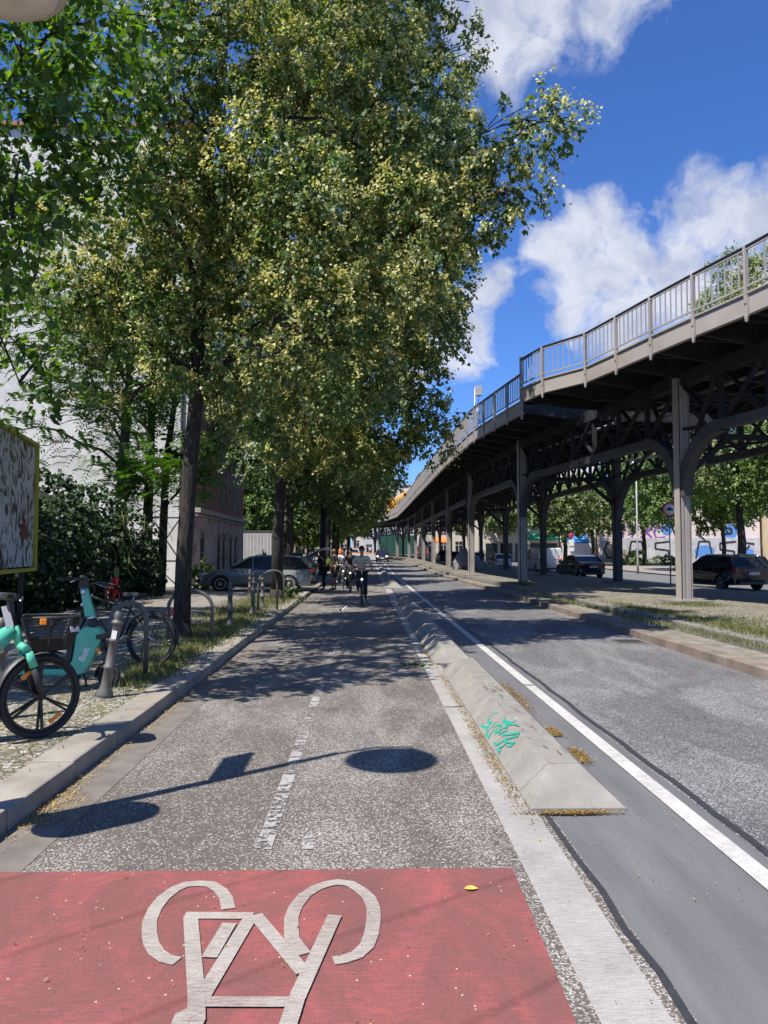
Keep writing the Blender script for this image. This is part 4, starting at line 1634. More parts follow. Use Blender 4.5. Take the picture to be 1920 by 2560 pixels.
ag = np.random.default_rng(21)
for k, (x, y, tx, h, r, lb) in enumerate([(-9.1, 28.4, -8.7, 12, .24, 'thickest grey stem of the group behind the ivy'), (-8.35, 29.2, -8.1, 12.5, .20, 'middle dark stem behind the ivy'), (-7.9, 29.8, -7.2, 11.5, .17, 'slim forked stem next to the steel frame')]):
    t = thing('ailanthus_tree', lb, 'tree', (x, y, .1), 0, 'feathery leaved trees behind the ivy bank')
    bm = BM()
    pts = [Vector((0, 0, 0)), Vector((.05, 0, 2.5)), Vector((.12, 0, 5)), Vector(((tx - x) * .7, 0, 8)), Vector((tx - x, 0, h))]
    tube(bm, pts, [r, r * .9, r * .8, r * .55, .04], 10)
    ends = []
    for q in range(12):
        z = 3.2 + q * .72
        i = min(3, int(z / 2.5))
        p = pts[i].lerp(pts[i + 1], .5)
        p.z = z
        e = p + Vector((ag.uniform(-4.4, 2.2), ag.uniform(-4.4, .5), ag.uniform(.2, 1.4)))
        limb_to(bm, p, e, .06, .02, ag, .12)
        ends.append((p, e))
    obj('trunk', bm, BARKG if k == 0 else BARK, t)
    C, O = [], []
    for p, e in ends:
        for _ in range(58):
            u_ = ag.uniform(.25, 1.05)
            c = p.lerp(e, u_) + Vector(ag.normal(0, .38, 3))
            C.append(c); O.append(unit(np.array(e - p) * .4 + ag.normal(0, 1, 3)))
    F_ = fronds(ag, np.array([tuple(c) for c in C]), np.array(O), L=.75, ls=.22)
    fastmesh('crown', F_, 4, AIL, t, np.clip(ag.normal(.5, .3, len(F_)), 0, 1))

# ---- ivy bank / hedge on the left
def leaf_box(n, surf, size, g, m, name, parent, droop=.7):
    C, O = surf(n)
    V_ = leaves(C, O, size, droop, .9, 'kite', g=g)
    return fastmesh(name, V_, 4, m, parent, np.clip(g.normal(.45, .3, len(V_)), 0, 1))


hg = np.random.default_rng(31)
t = thing('ivy_hedge', 'tall dark bank of ivy behind the parked bicycles', 'hedge', (-9.6, 22, .1))
bm = BM()
core = []
for k in range(46):
    x = hg.uniform(-2.8, 1.2); y = hg.uniform(-8.5, 8.2)
    h = 3.0 + .6 * math.sin(y * .7) + .35 * x * -1 - (.8 if y > 5 else 0)
    core.append((x, y, h))
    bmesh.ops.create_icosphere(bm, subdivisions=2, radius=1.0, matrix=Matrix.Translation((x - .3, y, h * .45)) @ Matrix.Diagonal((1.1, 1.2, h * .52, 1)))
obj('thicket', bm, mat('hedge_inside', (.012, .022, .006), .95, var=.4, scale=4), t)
cr_ = [(x, y, z * f, r) for (x, y, z) in core for f, r in ((.18, 1.15), (.5, 1.25), (.85, 1.1))]
C, O = sprays(cr_, 7, 12, .4, .3, hg)
keep = C[:, 2] > 0.05
V_ = leaves(C[keep], O[keep], .12, .8, .95, 'kite', g=hg)
fastmesh('ivy_leaves', V_, 4, IVY, t, np.clip(hg.normal(.45, .3, len(V_)), 0, 1))

# trailing pale tendrils over the front
tm_ = mat('pale_tendril', (.22, .26, .08), .8)
for _ in range(26):
    bm = BM()
    y = hg.uniform(-5, 7.5)
    p = Vector((1.9, y, hg.uniform(1.9, 3.3)))
    pts = [p]
    for q in range(5):
        p = p + Vector((hg.uniform(0, .14), hg.uniform(-.25, .3), hg.uniform(-.4, .05)))
        pts.append(p)
    tube(bm, pts, .008, 4, cap=False)
    obj('tendril', bm, tm_, t)


# ---- grass, weeds, litter
def blades(name, label, pts_fn, n, h, wd, seed, m=None, dens=1):
    g = np.random.default_rng(seed)
    P = pts_fn(g, n)
    hh = h * g.uniform(.4, 1.3, n)[:, None]
    a = g.uniform(0, 2 * math.pi, n)
    s = np.stack([np.cos(a), np.sin(a), np.zeros(n)], 1) * wd
    lean = np.stack([g.normal(0, .35, n), g.normal(0, .35, n), np.ones(n)], 1) * hh
    mid = lean * .5 + np.array([0, 0, .1]) * hh
    V_ = np.stack([P - s, P + s, P + mid + s * .7, P + lean], 1)
    o = fastmesh(name, V_, 4, m or GRASSM, None, np.clip(g.normal(.5, .3, n), 0, 1))
    tag(o, label, 'grass', kind='stuff')
    return o


def patch(cs, z):
    def f(g, n):
        i = g.integers(0, len(cs), n)
        c = np.array(cs, float)[i]
        p = np.stack([c[:, 0] + g.normal(0, 1, n) * c[:, 2], c[:, 1] + g.normal(0, 1, n) * c[:, 3], np.full(n, z)], 1)
        return p
    return f


blades('grass', 'rough grass and weeds round the kerbside tree trunks', patch([(-2.85, 11.5, .2, .8), (-2.8, 13.2, .25, 1.0), (-3.1, 14.5, .35, 1.0), (-2.9, 17, .3, 1.4), (-3.3, 20, .45, 1.6), (-3.0, 23.5, .5, 1.2), (-3.0, 25.4, .4, .8), (-2.65, 9.8, .14, .6)], .12), 20000, .085, .006, 5)
blades('grass', 'sunlit grass strip along the concrete kerb by the viaduct', patch([(6.5, 10, .25, 1.2), (6.45, 12.5, .22, 1.3), (6.6, 15, .25, 1.5), (6.5, 18, .18, 1.5), (7.4, 14, .5, 1.4), (8.3, 19.6, .35, .45), (6.5, 33, .25, .4), (5.5, 12, .12, 3), (5.45, 20, .10, 3)], .275), 15000, .06, .006, 6)
blades('grass', 'low grass below the trees on the far pavement', patch([(30, 84, 6, 2.5), (24, 82, 3, 2.5), (36, 82, 5, 2)], .08), 9000, .35, .05, 7)
blades('weeds', 'thin weeds in the joints of the left paving', patch([(-2.5, 6.5, .12, 1.6), (-3.1, 7.4, .4, .7), (-2.5, 9, .1, 1.5), (-3.6, 9.6, .5, .6)], .12), 700, .04, .004, 8)


def litter(name, label, spots, n, z, sz, seed, cols, cat='litter'):
    g = np.random.default_rng(seed)
    i = g.integers(0, len(spots), n)
    c = np.array(spots, float)[i]
    C = np.stack([c[:, 0] + g.normal(0, 1, n) * c[:, 2], c[:, 1] + (g.uniform(-1, 1, n) * .8 + g.normal(0, .22, n)) * c[:, 3], z + g.uniform(0, .012, n)], 1)
    a = g.uniform(0, 2 * math.pi, n)
    d = np.stack([np.cos(a), np.sin(a), g.normal(0, .25, n)], 1) * sz * (g.uniform(.25, 1.2, n) + (g.uniform(size=n) < .06) * 1.3)[:, None]
    s = np.stack([-np.sin(a), np.cos(a), g.normal(0, .25, n)], 1) * sz * .6 * g.uniform(.5, 1.3, n)[:, None]
    V_ = np.stack([C - d, C - s, C + d, C + s], 1)
    o = fastmesh(name, V_, 4, leafmat(name + '_mat', cols, .1), None, g.uniform(0, 1, n))
    tag(o, label, cat, kind='stuff')
    return o


LC = [(.09, .055, .02), (.22, .13, .035), (.42, .31, .10)]
litter('blossom_litter', 'brown and yellow blossom litter along the separators', [(.965, 6.0, .035, 1.3), (.975, 8.5, .03, 2.2), (.955, 12.5, .03, 1.6), (1.66, 8.6, .03, .9), (1.65, 6.9, .03, .16), (1.66, 6.1, .03, .22), (.96, 15, .02, 4)], 9000, .012, .009, 3, LC)
litter('blossom_litter', 'blossom litter under the front end of the nearest separator', [(1.26, 4.77, .12, .03)], 1300, .010, .008, 4, LC)
litter('blossom_litter', 'fallen yellow blossom in the gutter of the left kerb', [(-2.0, 5.1, .05, .7), (-1.93, 4.9, .1, .35), (-1.98, 7, .03, 1.8), (-2.0, 10, .03, 2.5), (-2.6, 6.3, .2, 1.6), (-2.5, 8.3, .2, 1.2)], 4000, .008, .007, 5, [(.22, .13, .03), (.42, .27, .05), (.60, .46, .13)])
litter('fallen_leaves', 'scattered dry flakes across the lane and road', [(-.5, 7, 1.0, 4), (3.5, 9, 1.2, 5), (-.3, 3.2, .8, 1), (1.6, 5, .3, 2)], 900, .008, .006, 6, LC)
# the single yellow leaf on the red surface
bm = BM()
prof = [(0, 0), (.25, .35), (.6, .42), (1, 0), (.6, -.42), (.25, -.35)]
bm.faces.new([bm.verts.new((p * .07, q * .055, .006 + .012 * abs(q))) for p, q in prof])
o = obj('yellow_leaf', bm, mat('yellow_leaf', (.55, .40, .08), .6, var=.2, scale=30))
o.location = (.46, 3.73, .004)
tag(o, 'single yellow leaf lying on the red surface', 'leaf')
# green sprig lying by the separator
o = litter('leaf_sprig', 'green leafy sprig lying on the lane by the second separator', [(.72, 11.0, .12, .14)], 40, .012, .05, 9, [(.03, .07, .01), (.06, .12, .02), (.1, .18, .03)], 'twig')
del o['kind']

# ================================================================== buildings, walls, hoardings
def m_wall_stain(name, a, b_, scale=1.2, rough=.9):
    m, t, b, v = newmat(name, rough, .2)
    n = noise(t, mapped(t, v, (1, 1, .6)), scale, 8, .68, .6)
    c = ramp(t, n, [(.36, a), (.62, b_)])
    t.links.new(c, b.inputs['Base Color'])
    bumpto(t, b, n, .3, .02)
    return m


def m_graffiti_brick(name):
    m, t, b, v = newmat(name, .9, .2)
    # swap so bricks run on the vertical wall: use (y,z)
    sp = t.nodes.new('ShaderNodeSeparateXYZ'); t.links.new(v, sp.inputs[0])
    cb = t.nodes.new('ShaderNodeCombineXYZ'); t.links.new(sp.outputs[1], cb.inputs[0]); t.links.new(sp.outputs[2], cb.inputs[1])
    br = t.nodes.new('ShaderNodeTexBrick')
    br.inputs['Color1'].default_value = (.36, .13, .09, 1)
    br.inputs['Color2'].default_value = (.27, .10, .075, 1)
    br.inputs['Mortar'].default_value = (.34, .31, .27, 1)
    br.inputs['Scale'].default_value = 1.0
    br.inputs['Brick Width'].default_value = .25
    br.inputs['Row Height'].default_value = .08
    br.inputs['Mortar Size'].default_value = .010
    t.links.new(cb.outputs[0], br.inputs['Vector'])
    # sprayed paint on the lower storey: pale patches with muddled colours
    n1 = noise(t, v, .9, 6, .65, 1.2)
    n2 = noise(t, v, 2.3, 5, .6, 1.8)
    paint = ramp(t, n2, [(.28, (.45, .50, .55)), (.42, (.66, .64, .62)), (.5, (.50, .20, .20)), (.56, (.62, .62, .60)), (.64, (.22, .42, .36)), (.75, (.70, .67, .63))])
    low = math_n(t, 'SUBTRACT', 3.45, sp.outputs[2])
    low = math_n(t, 'MULTIPLY', low, 3.0, clamp=True)
    f = ramp(t, n1, [(.36, 0.0), (.52, .85)])
    f = math_n(t, 'MULTIPLY', f, low)
    c = mixc(t, f, br.outputs['Color'], paint)
    t.links.new(c, b.inputs['Base Color'])
    bumpto(t, b, br.outputs['Fac'], .4, .01)
    return m


PLASTER = m_wall_stain('pale_firewall_plaster', (.50, .49, .47), (.66, .65, .62), .8)
STONE = mat('sandstone', (.38, .35, .31), .85, var=.2, scale=3, bump=.15)
GBRICK = m_graffiti_brick('graffiti_brick')
VOID = mat('dark_opening', (.010, .010, .012), .6, var=.2)
ROOFT = mat('roof_tiles', (.32, .13, .08), .85, var=.2, scale=2)
ZINC = mat('zinc', (.25, .26, .27), .5, var=.1)

# tall firewall
t = thing('apartment_building', 'tall windowless pale firewall behind the trees on the left', 'building', (-16, 41, 0))
bm = BM(); box(bm, (0, 0, 10.7), (15.9, 11.6, 21.4)); obj('wall', bm, PLASTER, t)
bm = BM(); box(bm, (0, 0, 21.5), (16.3, 12, .18)); obj('roof_edge', bm, ROOFT, t)
# dark strip of downpipe
bm = BM(); tube(bm, [(7.5, -5.88, .2), (7.5, -5.88, 21)], .06, 8); obj('downpipe', bm, ZINC, t)

# derelict brick house
t = thing('brick_house', 'derelict red brick house with arched windows and a graffiti covered ground floor', 'house', (-7.85, 35.4, .1))
Y1 = 13.6


def arch_poly(y0, y1, z0, z1, pointed=False, n=6):
    pts = [(y0, z0), (y1, z0)]
    cy, r = (y0 + y1) / 2, (y1 - y0) / 2
    for k in range(n + 1):
        a = math.pi * k / n
        pts.append((cy + r * math.cos(a), z1 - r + r * math.sin(a) * (1.15 if pointed else 1)))
    return pts


bm = BM(); box(bm, (-2.2, Y1 / 2, 4.9), (4.4, Y1, 9.8)); obj('wall', bm, GBRICK, t)
bm = BM()
box(bm, (.10, Y1 / 2, 3.45), (.30, Y1 + .2, .22)); box(bm, (.05, Y1 / 2, 3.25), (.16, Y1 + .1, .12))
box(bm, (.12, Y1 / 2, 9.75), (.5, Y1 + .3, .3)); box(bm, (.05, Y1 / 2, .25), (.14, Y1 + .04, .5))
obj('cornice', bm, STONE, t, bevel=.02)
gy = [(1.0, 1.75), (5.15, 5.75), (6.6, 7.2), (8.7, 9.35), (10.3, 10.95)]
for (a, b_) in gy:
    bm = BM(); prism(bm, [(y, z) for y, z in arch_poly(a, b_, .35, 2.55)], -.02, .015, f=lambda x, y, z: Vector((y, x, z)))
    w_ = obj('window', bm, VOID, t)
    bm = BM(); tube(bm, [(.03, a + (b_ - a) / 2 + (b_ - a) / 2 * math.cos(q), 2.55 - (b_ - a) / 2 + (b_ - a) / 2 * math.sin(q)) for q in [math.pi * k / 8 for k in range(9)]], .05, 6)
    bar(bm, (.03, a, 1.5), (.03, b_, 1.5), .05, .04)
    obj('arch_trim', bm, STONE, w_)
for i, (a, b_) in enumerate([(.8, 2.0), (5.0, 6.0), (6.5, 7.5), (8.7, 9.7), (10.3, 11.3)]):
    bm = BM(); prism(bm, [(y, z) for y, z in arch_poly(a, b_, 3.9, 6.7, True)], -.02, .015, f=lambda x, y, z: Vector((y, x, z)))
    w_ = obj('window', bm, VOID, t)
    bm = BM()
    bar(bm, (.04, a, 3.9), (.04, a, 6.2), .09, .09); bar(bm, (.04, b_, 3.9), (.04, b_, 6.2), .09, .09)
    bar(bm, (.04, (a + b_) / 2, 3.9), (.04, (a + b_) / 2, 6.6), .06, .06)
    bar(bm, (.04, a, 5.4), (.04, b_, 5.4), .06, .07)
    r = (b_ - a) / 2
    pts = [(.06, (a + b_) / 2 + r * 1.15 * math.cos(q), 6.2 + r * 1.35 * math.sin(q)) for q in [math.pi * k / 6 for k in range(7)]]
    for p, q in zip(pts, pts[1:]):
        bar(bm, p, q, .12, .14)
    bar(bm, (.06, a - .12, 6.1), (.06, a - .12, 6.7), .1, .12); bar(bm, (.06, b_ + .12, 6.1), (.06, b_ + .12, 6.7), .1, .12)
    obj('stone_frame', bm, STONE, w_)
bm = BM(); box(bm, (.03, 8.0, 1.5), (.02, .62, .8)); obj('yellow_poster', bm, mat('faded_yellow', (.42, .33, .10), .8), t)
bm = BM()
prism(bm, [(-4.5, 9.9), (.2, 9.9), (-.6, 12.2), (-3.8, 12.2)], -.1, Y1 + .1, f=lambda x, y, z: Vector((x, y, z)))
obj('roof', bm, ROOFT, t)

# pale container / garage
t = thing('container', 'pale site container behind the grey estate car', 'container', (-8.2, 56.4, .12))
bm = BM()
for k in range(24):
    box(bm, (-1.35 + k * .12, -1.2, 1.5), (.06 if k % 2 else .12, .04 if k % 2 else .02, 2.9))
box(bm, (0, 0, 1.5), (2.9, 2.36, 3.0))
obj('shell', bm, mat('pale_container_paint', (.52, .51, .52), .6, var=.06, scale=2), t)
bm = BM(); box(bm, (0, 0, 3.03), (3.0, 2.5, .08)); box(bm, (1.42, -1.2, 1.5), (.1, .1, 3)); box(bm, (-1.42, -1.2, 1.5), (.1, .1, 3))
obj('corner_frame', bm, mat('dark_frame', (.10, .10, .11), .6), t)

# steel lattice in front of the firewall
t = thing('steel_frame', 'rusty bolted steel frame standing in front of the firewall', 'steel frame', (-9.3, 33.0, .1))
bm = BM()
for x in (-1.25, .1, 1.35):
    bar(bm, (x, 0, 0), (x, 0, 3.3), .09, .09)
for z in (1.15, 3.0):
    bar(bm, (-1.25, .05, z), (1.35, .05, z), .06, .07)
for a, b_ in (((-1.25, 1.15), (.1, 3.0)), ((.1, 1.15), (-1.25, 3.0)), ((.1, 1.15), (1.35, 3.0)), ((.1, 3.0), (1.35, 1.15)), ((-1.25, 0), (.1, 1.15)), ((1.35, 0), (.1, 1.15))):
    bar(bm, (a[0], -.04, a[1]), (b_[0], -.04, b_[1]), .05, .05)
obj('lattice', bm, mat('rusty_steel', (.10, .085, .07), .8, var=.3, scale=6), t)


# billboard
def m_torn():
    m, t, b, v = newmat('torn_posters', .85, .2)
    n = noise(t, mapped(t, v, (1, 1.3, .9)), 2.2, 9, .72, 1.3)
    n2 = noise(t, mapped(t, v, (1, 1, .7)), 5, 6, .7, .8)
    c = ramp(t, n, [(.30, (.045, .035, .03)), (.40, (.17, .13, .09)), (.455, (.08, .07, .07)), (.48, (.60, .61, .62)), (.60, (.68, .69, .71)), (.64, (.36, .28, .20)), (.72, (.64, .65, .66))], 'CONSTANT')
    c2 = ramp(t, n2, [(.3, .75), (.6, 1.1)])
    c = mixc(t, 1.0, c, c2, 'MULTIPLY')
    t.links.new(c, b.inputs['Base Color'])
    return m


t = thing('billboard', 'yellow framed billboard with torn off posters at the left edge', 'billboard', (-6.76, 14.75, 0), R(10.5))
bm = BM(); box(bm, (-.03, 0, 2.58), (.06, 3.5, 2.52)); obj('poster_face', bm, m_torn(), t)
bm = BM()
for y in (-1.8, 1.8):
    box(bm, (.0, y, 2.58), (.14, .09, 2.72))
for z in (1.25, 3.90):
    box(bm, (.0, 0, z), (.14, 3.52, .07))
obj('frame', bm, mat('yellow_frame', (.50, .46, .05), .5, var=.08), t, bevel=.008)
for y in (-1.3, 1.3):
    bm = BM(); box(bm, (-.12, y, 1.3), (.09, .09, 2.6)); obj('post', bm, BLACKP, t)
bm = BM(); box(bm, (.004, 1.0, 2.05), (.006, .26, .34)); box(bm, (.009, 1.02, 2.06), (.006, .1, .2))
obj('red_sticker', bm, mat('red_sticker', (.35, .04, .05), .7, var=.3, scale=15), t)


# ---- right side: graffiti wall and house fronts
def facade(name, label, x, y, w_, h, depth, wallm, rows, cols, winw=1.1, winh=1.7, z0=4.4, floor=3.4, cat='building', roofm=None, rz=0, cols_off=0):
    t = thing(name, label, cat, (x, y, 0), rz)
    bm = BM(); box(bm, (0, depth / 2, h / 2), (w_, depth, h)); obj('wall', bm, wallm, t)
    for r in range(rows):
        for c in range(cols):
            cx = -w_ / 2 + w_ * (c + .5) / cols
            cz = z0 + r * floor
            bm = BM()
            box(bm, (cx, -.04, cz - winh / 2 - .06), (winw + .3, .16, .12)); box(bm, (cx, -.03, cz + winh / 2 + .08), (winw + .24, .1, .14))
            box(bm, (cx - winw / 2 - .05, -.02, cz), (.1, .08, winh)); box(bm, (cx + winw / 2 + .05, -.02, cz), (.1, .08, winh))
            f = obj('window', bm, STONE, t)
            bm = BM(); box(bm, (cx, -.005, cz), (winw, .03, winh)); obj('pane', bm, GLASS, f)
            bm = BM(); box(bm, (cx, -.03, cz), (.06, .04, winh)); box(bm, (cx, -.03, cz + .3), (winw, .04, .06)); obj('glazing_bar', bm, WPLAST, f)
    bm = BM(); box(bm, (0, depth / 2, h + .12), (w_ + .5, depth + .5, .25)); obj('roof', bm, roofm or ZINC, t)
    return t


CREAM = m_wall_stain('cream_render', (.52, .49, .43), (.66, .62, .55), .5)
GREYW = m_wall_stain('grey_painted_wall', (.38, .38, .39), (.55, .55, .56), 1.5)
WHITEW = m_wall_stain('white_painted_wall', (.62, .60, .60), (.78, .76, .75), .6)
OCHRE = m_wall_stain('ochre_render', (.42, .35, .24), (.52, .44, .31), .5)
PINKW = m_wall_stain('pinkish_render', (.60, .50, .46), (.72, .62, .58), .5)

t = facade('apartment_building', 'pale building whose ground floor is covered with large graffiti', 38.5, 94, 20, 9.5, 12, PINKW, 1, 5, z0=6.8)
bm = BM(); box(bm, (0, -.06, 1.75), (19.9, .12, 3.4)); obj('painted_band', bm, GREYW, t)
BK = mat('black_spray', (.02, .02, .025), .7); PUR = mat('purple_spray', (.22, .07, .38), .7); BLU = mat('blue_spray', (.10, .26, .60), .7)
TEA = mat('turquoise_spray', (.10, .50, .45), .7); WSP = mat('white_spray', (.75, .75, .74), .7)


def wall_strokes(name, lst, wd, m, parent, y=-.13):
    bm = BM()
    for i, pts in enumerate(lst):
        yy = y - .003 * i
        for p, q in zip(pts, pts[1:]):
            bar(bm, (p[0], yy, p[1]), (q[0], yy, q[1]), .02, wd, upv=(0, 0, 1) if abs(q[0] - p[0]) > abs(q[1] - p[1]) else (1, 0, 0))
    return obj(name, bm, m, parent)


def glyph(x, z, s, pts):
    return [(x + p[0] * s, z + p[1] * s) for p in pts]


Sg = [(1, 1), (.1, .9), (.1, .55), (.9, .45), (.9, .05), (0, 0)]
Tg = [(0, 1), (1, 1)]; Tg2 = [(.5, 1), (.45, 0)]
Xg = [(0, 1), (1, 0)]; Xg2 = [(1, 1), (0, 0)]
Ag = [(0, 0), (.2, 1), (.8, 1), (1, 0)]; Ag2 = [(.1, .4), (.9, .4)]
Cg = [(1, .9), (.2, 1), (0, .5), (.2, 0), (1, .1)]
wall_strokes('graffiti', [glyph(-8.4, 3.4, 1.5, Sg), glyph(-6.6, 3.4, 1.5, Tg), glyph(-6.6, 3.4, 1.5, Tg2), glyph(-4.9, 3.4, 1.5, Xg), glyph(-4.9, 3.4, 1.5, Xg2), glyph(-3.2, 3.4, 1.4, Cg)], .22, PUR, t, y=-.02)
wall_strokes('graffiti', [glyph(-9.4, 1.0, 1.9, Cg), glyph(-6.5, .9, 2.1, Ag), glyph(-6.5, .9, 2.1, Ag2), glyph(-3.3, 1.0, 2.0, Sg), glyph(-.6, .8, 2.0, Cg), glyph(1.9, .9, 2.1, Ag), glyph(2.0, 3.0, 1.2, Xg), glyph(4.7, .8, 2.2, Sg), glyph(7.2, .9, 2.0, Cg), glyph(7.4, 1.3, 1.2, Xg2)], .2, BK, t)
wall_strokes('graffiti', [glyph(-.9, 3.6, 2.2, Cg), glyph(2.5, 3.7, 1.9, Ag), glyph(5.1, 3.9, 1.5, Sg)], .25, BK, t, y=-.02)
bm = BM()
for (x, z, s) in ((3.0, 1.6, 1.2), (6.3, 4.2, 1.1), (8.2, 1.5, .9), (-1.6, 4.4, .8)):
    poly = [(x + s * math.cos(a) * (1 + .2 * math.sin(3 * a)), z + s * .8 * math.sin(a)) for a in [k * math.pi / 8 for k in range(16)]]
    prism(bm, poly, -.126 if z < 3 else -.012, -.10 if z < 3 else .01)
obj('graffiti', bm, BLU, t)
bm = BM()
for (x, z, s) in ((7.6, 5.4, .9), (4.4, 5.2, .7)):
    poly = [(x, z + s), (x + s * .5, z), (x + s * 1.3, z - s * .2), (x + s * .3, z - s * .5)]
    prism(bm, poly, -.014, .01)
obj('graffiti', bm, TEA, t)

facade('apartment_building', 'ochre house front at the right picture edge', 58.5, 93, 19, 12, 12, OCHRE, 2, 6, z0=4.6)
t = facade('apartment_building', 'white corner house with the blue awning', 26.3, 94.5, 3.8, 13, 12, WHITEW, 2, 2, z0=6.2)
t = facade('apartment_building', 'cream coloured shop building with the green awning', 19.5, 97, 9.5, 14, 12, CREAM, 3, 5, z0=5.6)
bm = BM()
for k in range(5):
    box(bm, (-3.8 + k * 1.9, -.03, 1.5), (1.5, .1, 2.6))
obj('shop_window', bm, GLASS, t)


def awning(name, label, x, y, z, w_, col, group='shop awnings'):
    t = thing(name, label, 'awning', (x, y, z), 0, group)
    bm = BM()
    prism(bm, [(0, 0), (-1.5, -.75), (-1.5, -.95), (-1.46, -.95), (-1.46, -.78), (0, -.06)], -w_ / 2, w_ / 2, f=lambda x, y, z: Vector((y, x, z)))
    obj('canvas', bm, mat('awning_cloth', col, .8, var=.06), t)
    bm = BM(); tube(bm, [(-w_ / 2 + .1, 0, -.8), (-w_ / 2 + .1, -1.45, -.85)], .03, 6); tube(bm, [(w_ / 2 - .1, 0, -.8), (w_ / 2 - .1, -1.45, -.85)], .03, 6)
    obj('arm', bm, STEEL, t)


awning('awning', 'green awning over the cream coloured shop', 22.0, 96.95, 4.1, 3.9, (.02, .26, .16))
awning('awning', 'bright blue awning on the white corner house', 25.7, 94.45, 3.7, 2.6, (.02, .22, .62))
awning('awning', 'orange awning between the distant columns', 12.4, 128, 4.2, 3.0, (.75, .20, .05))
# far row of fronts closing the view under the viaduct
for i, (x, y, w_, h, wm, lb) in enumerate([(15.5, 130, 13, 15, CREAM, 'distant cream house front under the arches'), (6, 172, 14, 9, GREYW, 'distant grey building at the bend of the street'),
                                           (21.5, 112, 9, 13, PINKW, 'pinkish house front between the cream one and the tree'), (4.5, 205, 17, 19.5, CREAM, 'beige stone building with a red roof above the train'),
                                           (-16, 175, 24, 17, OCHRE, 'far ochre building behind the left trees'), (-24, 120, 16, 18, CREAM, 'cream building far down the left pavement')]):
    facade('apartment_building', lb, x, y, w_, h, 10, wm, 5 if i == 3 else (4 if h > 14 else 2), int(w_ / 2.4), z0=2.6 if i != 3 else 4, floor=3.3, roofm=ROOFT if i == 3 else None)
# green netted scaffold fence
t = thing('scaffold_fence', 'dark green netted fence under the far bend of the viaduct', 'fence', (7.4, 150, rise(150)))
for k in range(9):
    bm = BM(); bar(bm, (-5 + k * 1.3, -.05, 0), (-5 + k * 1.3, -.05, 4.2), .09, .09)
    obj('post', bm, mat('dark_green_steel', (.02, .08, .07), .6), t)
bm = BM(); box(bm, (.2, 0, 2.0), (10.5, .05, 4.0)); obj('netting', bm, mat('green_netting', (.012, .075, .060), .8, var=.3, scale=3), t)
t = thing('site_barrier', 'white site barrier with an orange top across the end of the road', 'barrier', (-.6, 112, rise(112)))
bm = BM()
for k in range(3):
    prism(bm, [(-.3, 0), (.3, 0), (.16, .9), (-.16, .9)], -2.0 + k * 1.34, -.7 + k * 1.34, f=lambda x, y, z: Vector((y, x, z)))
obj('barrier_block', bm, mat('pale_barrier', (.40, .39, .38), .8, var=.1), t)
bm = BM(); box(bm, (0, 0, .98), (4.0, .2, .12)); obj('orange_rail', bm, mat('orange_plastic', (.8, .2, .03), .5), t)
# small far street things
t = thing('advertising_pillar', 'round advertising pillar with white and yellow posters', 'advertising pillar', (-7.4, 84, .12))
bm = BM(); lathe(bm, [(.5, 0), (.5, .35), (.42, .38), (.42, 3.5), (.55, 3.55), (.55, 3.75), (.1, 3.95)], n=20); obj('pillar_body', bm, mat('poster_white', (.62, .60, .58), .7, var=.2, scale=2), t)
bm = BM(); lathe(bm, [(.425, 2.1), (.428, 2.12), (.428, 3.1), (.425, 3.12)], n=20); obj('yellow_poster', bm, mat('poster_yellow', (.75, .58, .05), .7, var=.2, scale=4), t)
bm = BM(); lathe(bm, [(.425, .9), (.428, .92), (.428, 1.8), (.425, 1.82)], n=20); obj('green_poster', bm, mat('poster_olive', (.20, .22, .08), .7, var=.2, scale=4), t)
t = thing('litter_bin', 'orange litter bin on a post behind the cyclists', 'litter bin', (-2.75, 80, .3))
bm = BM(); lathe(bm, [(.16, .9), (.2, .92), (.22, 1.55), (.2, 1.6), (.12, 1.72)], n=14); obj('bin_body', bm, mat('bin_orange', (.75, .16, .03), .5), t)
bm = BM(); tube(bm, [(.05, .2, 0), (.05, .2, 1.7)], .035, 8); obj('post', bm, STEEL, t)
t = thing('info_sign', 'red square sign on a pole seen between the columns', 'sign', (13.9, 70.5, .28))
bm = BM(); tube(bm, [(0, 0, 0), (0, 0, 3.9)], .05, 8); obj('pole', bm, STEEL, t)
bm = BM(); box(bm, (.35, 0, 3.45), (.85, .06, .85)); obj('sign_face', bm, mat('sign_red', (.70, .04, .09), .5), t, bevel=.01)
bm = BM(); box(bm, (.35, -.035, 3.5), (.45, .01, .1)); box(bm, (.35, -.035, 3.3), (.5, .01, .06)); obj('sign_marks', bm, WPLAST, t)


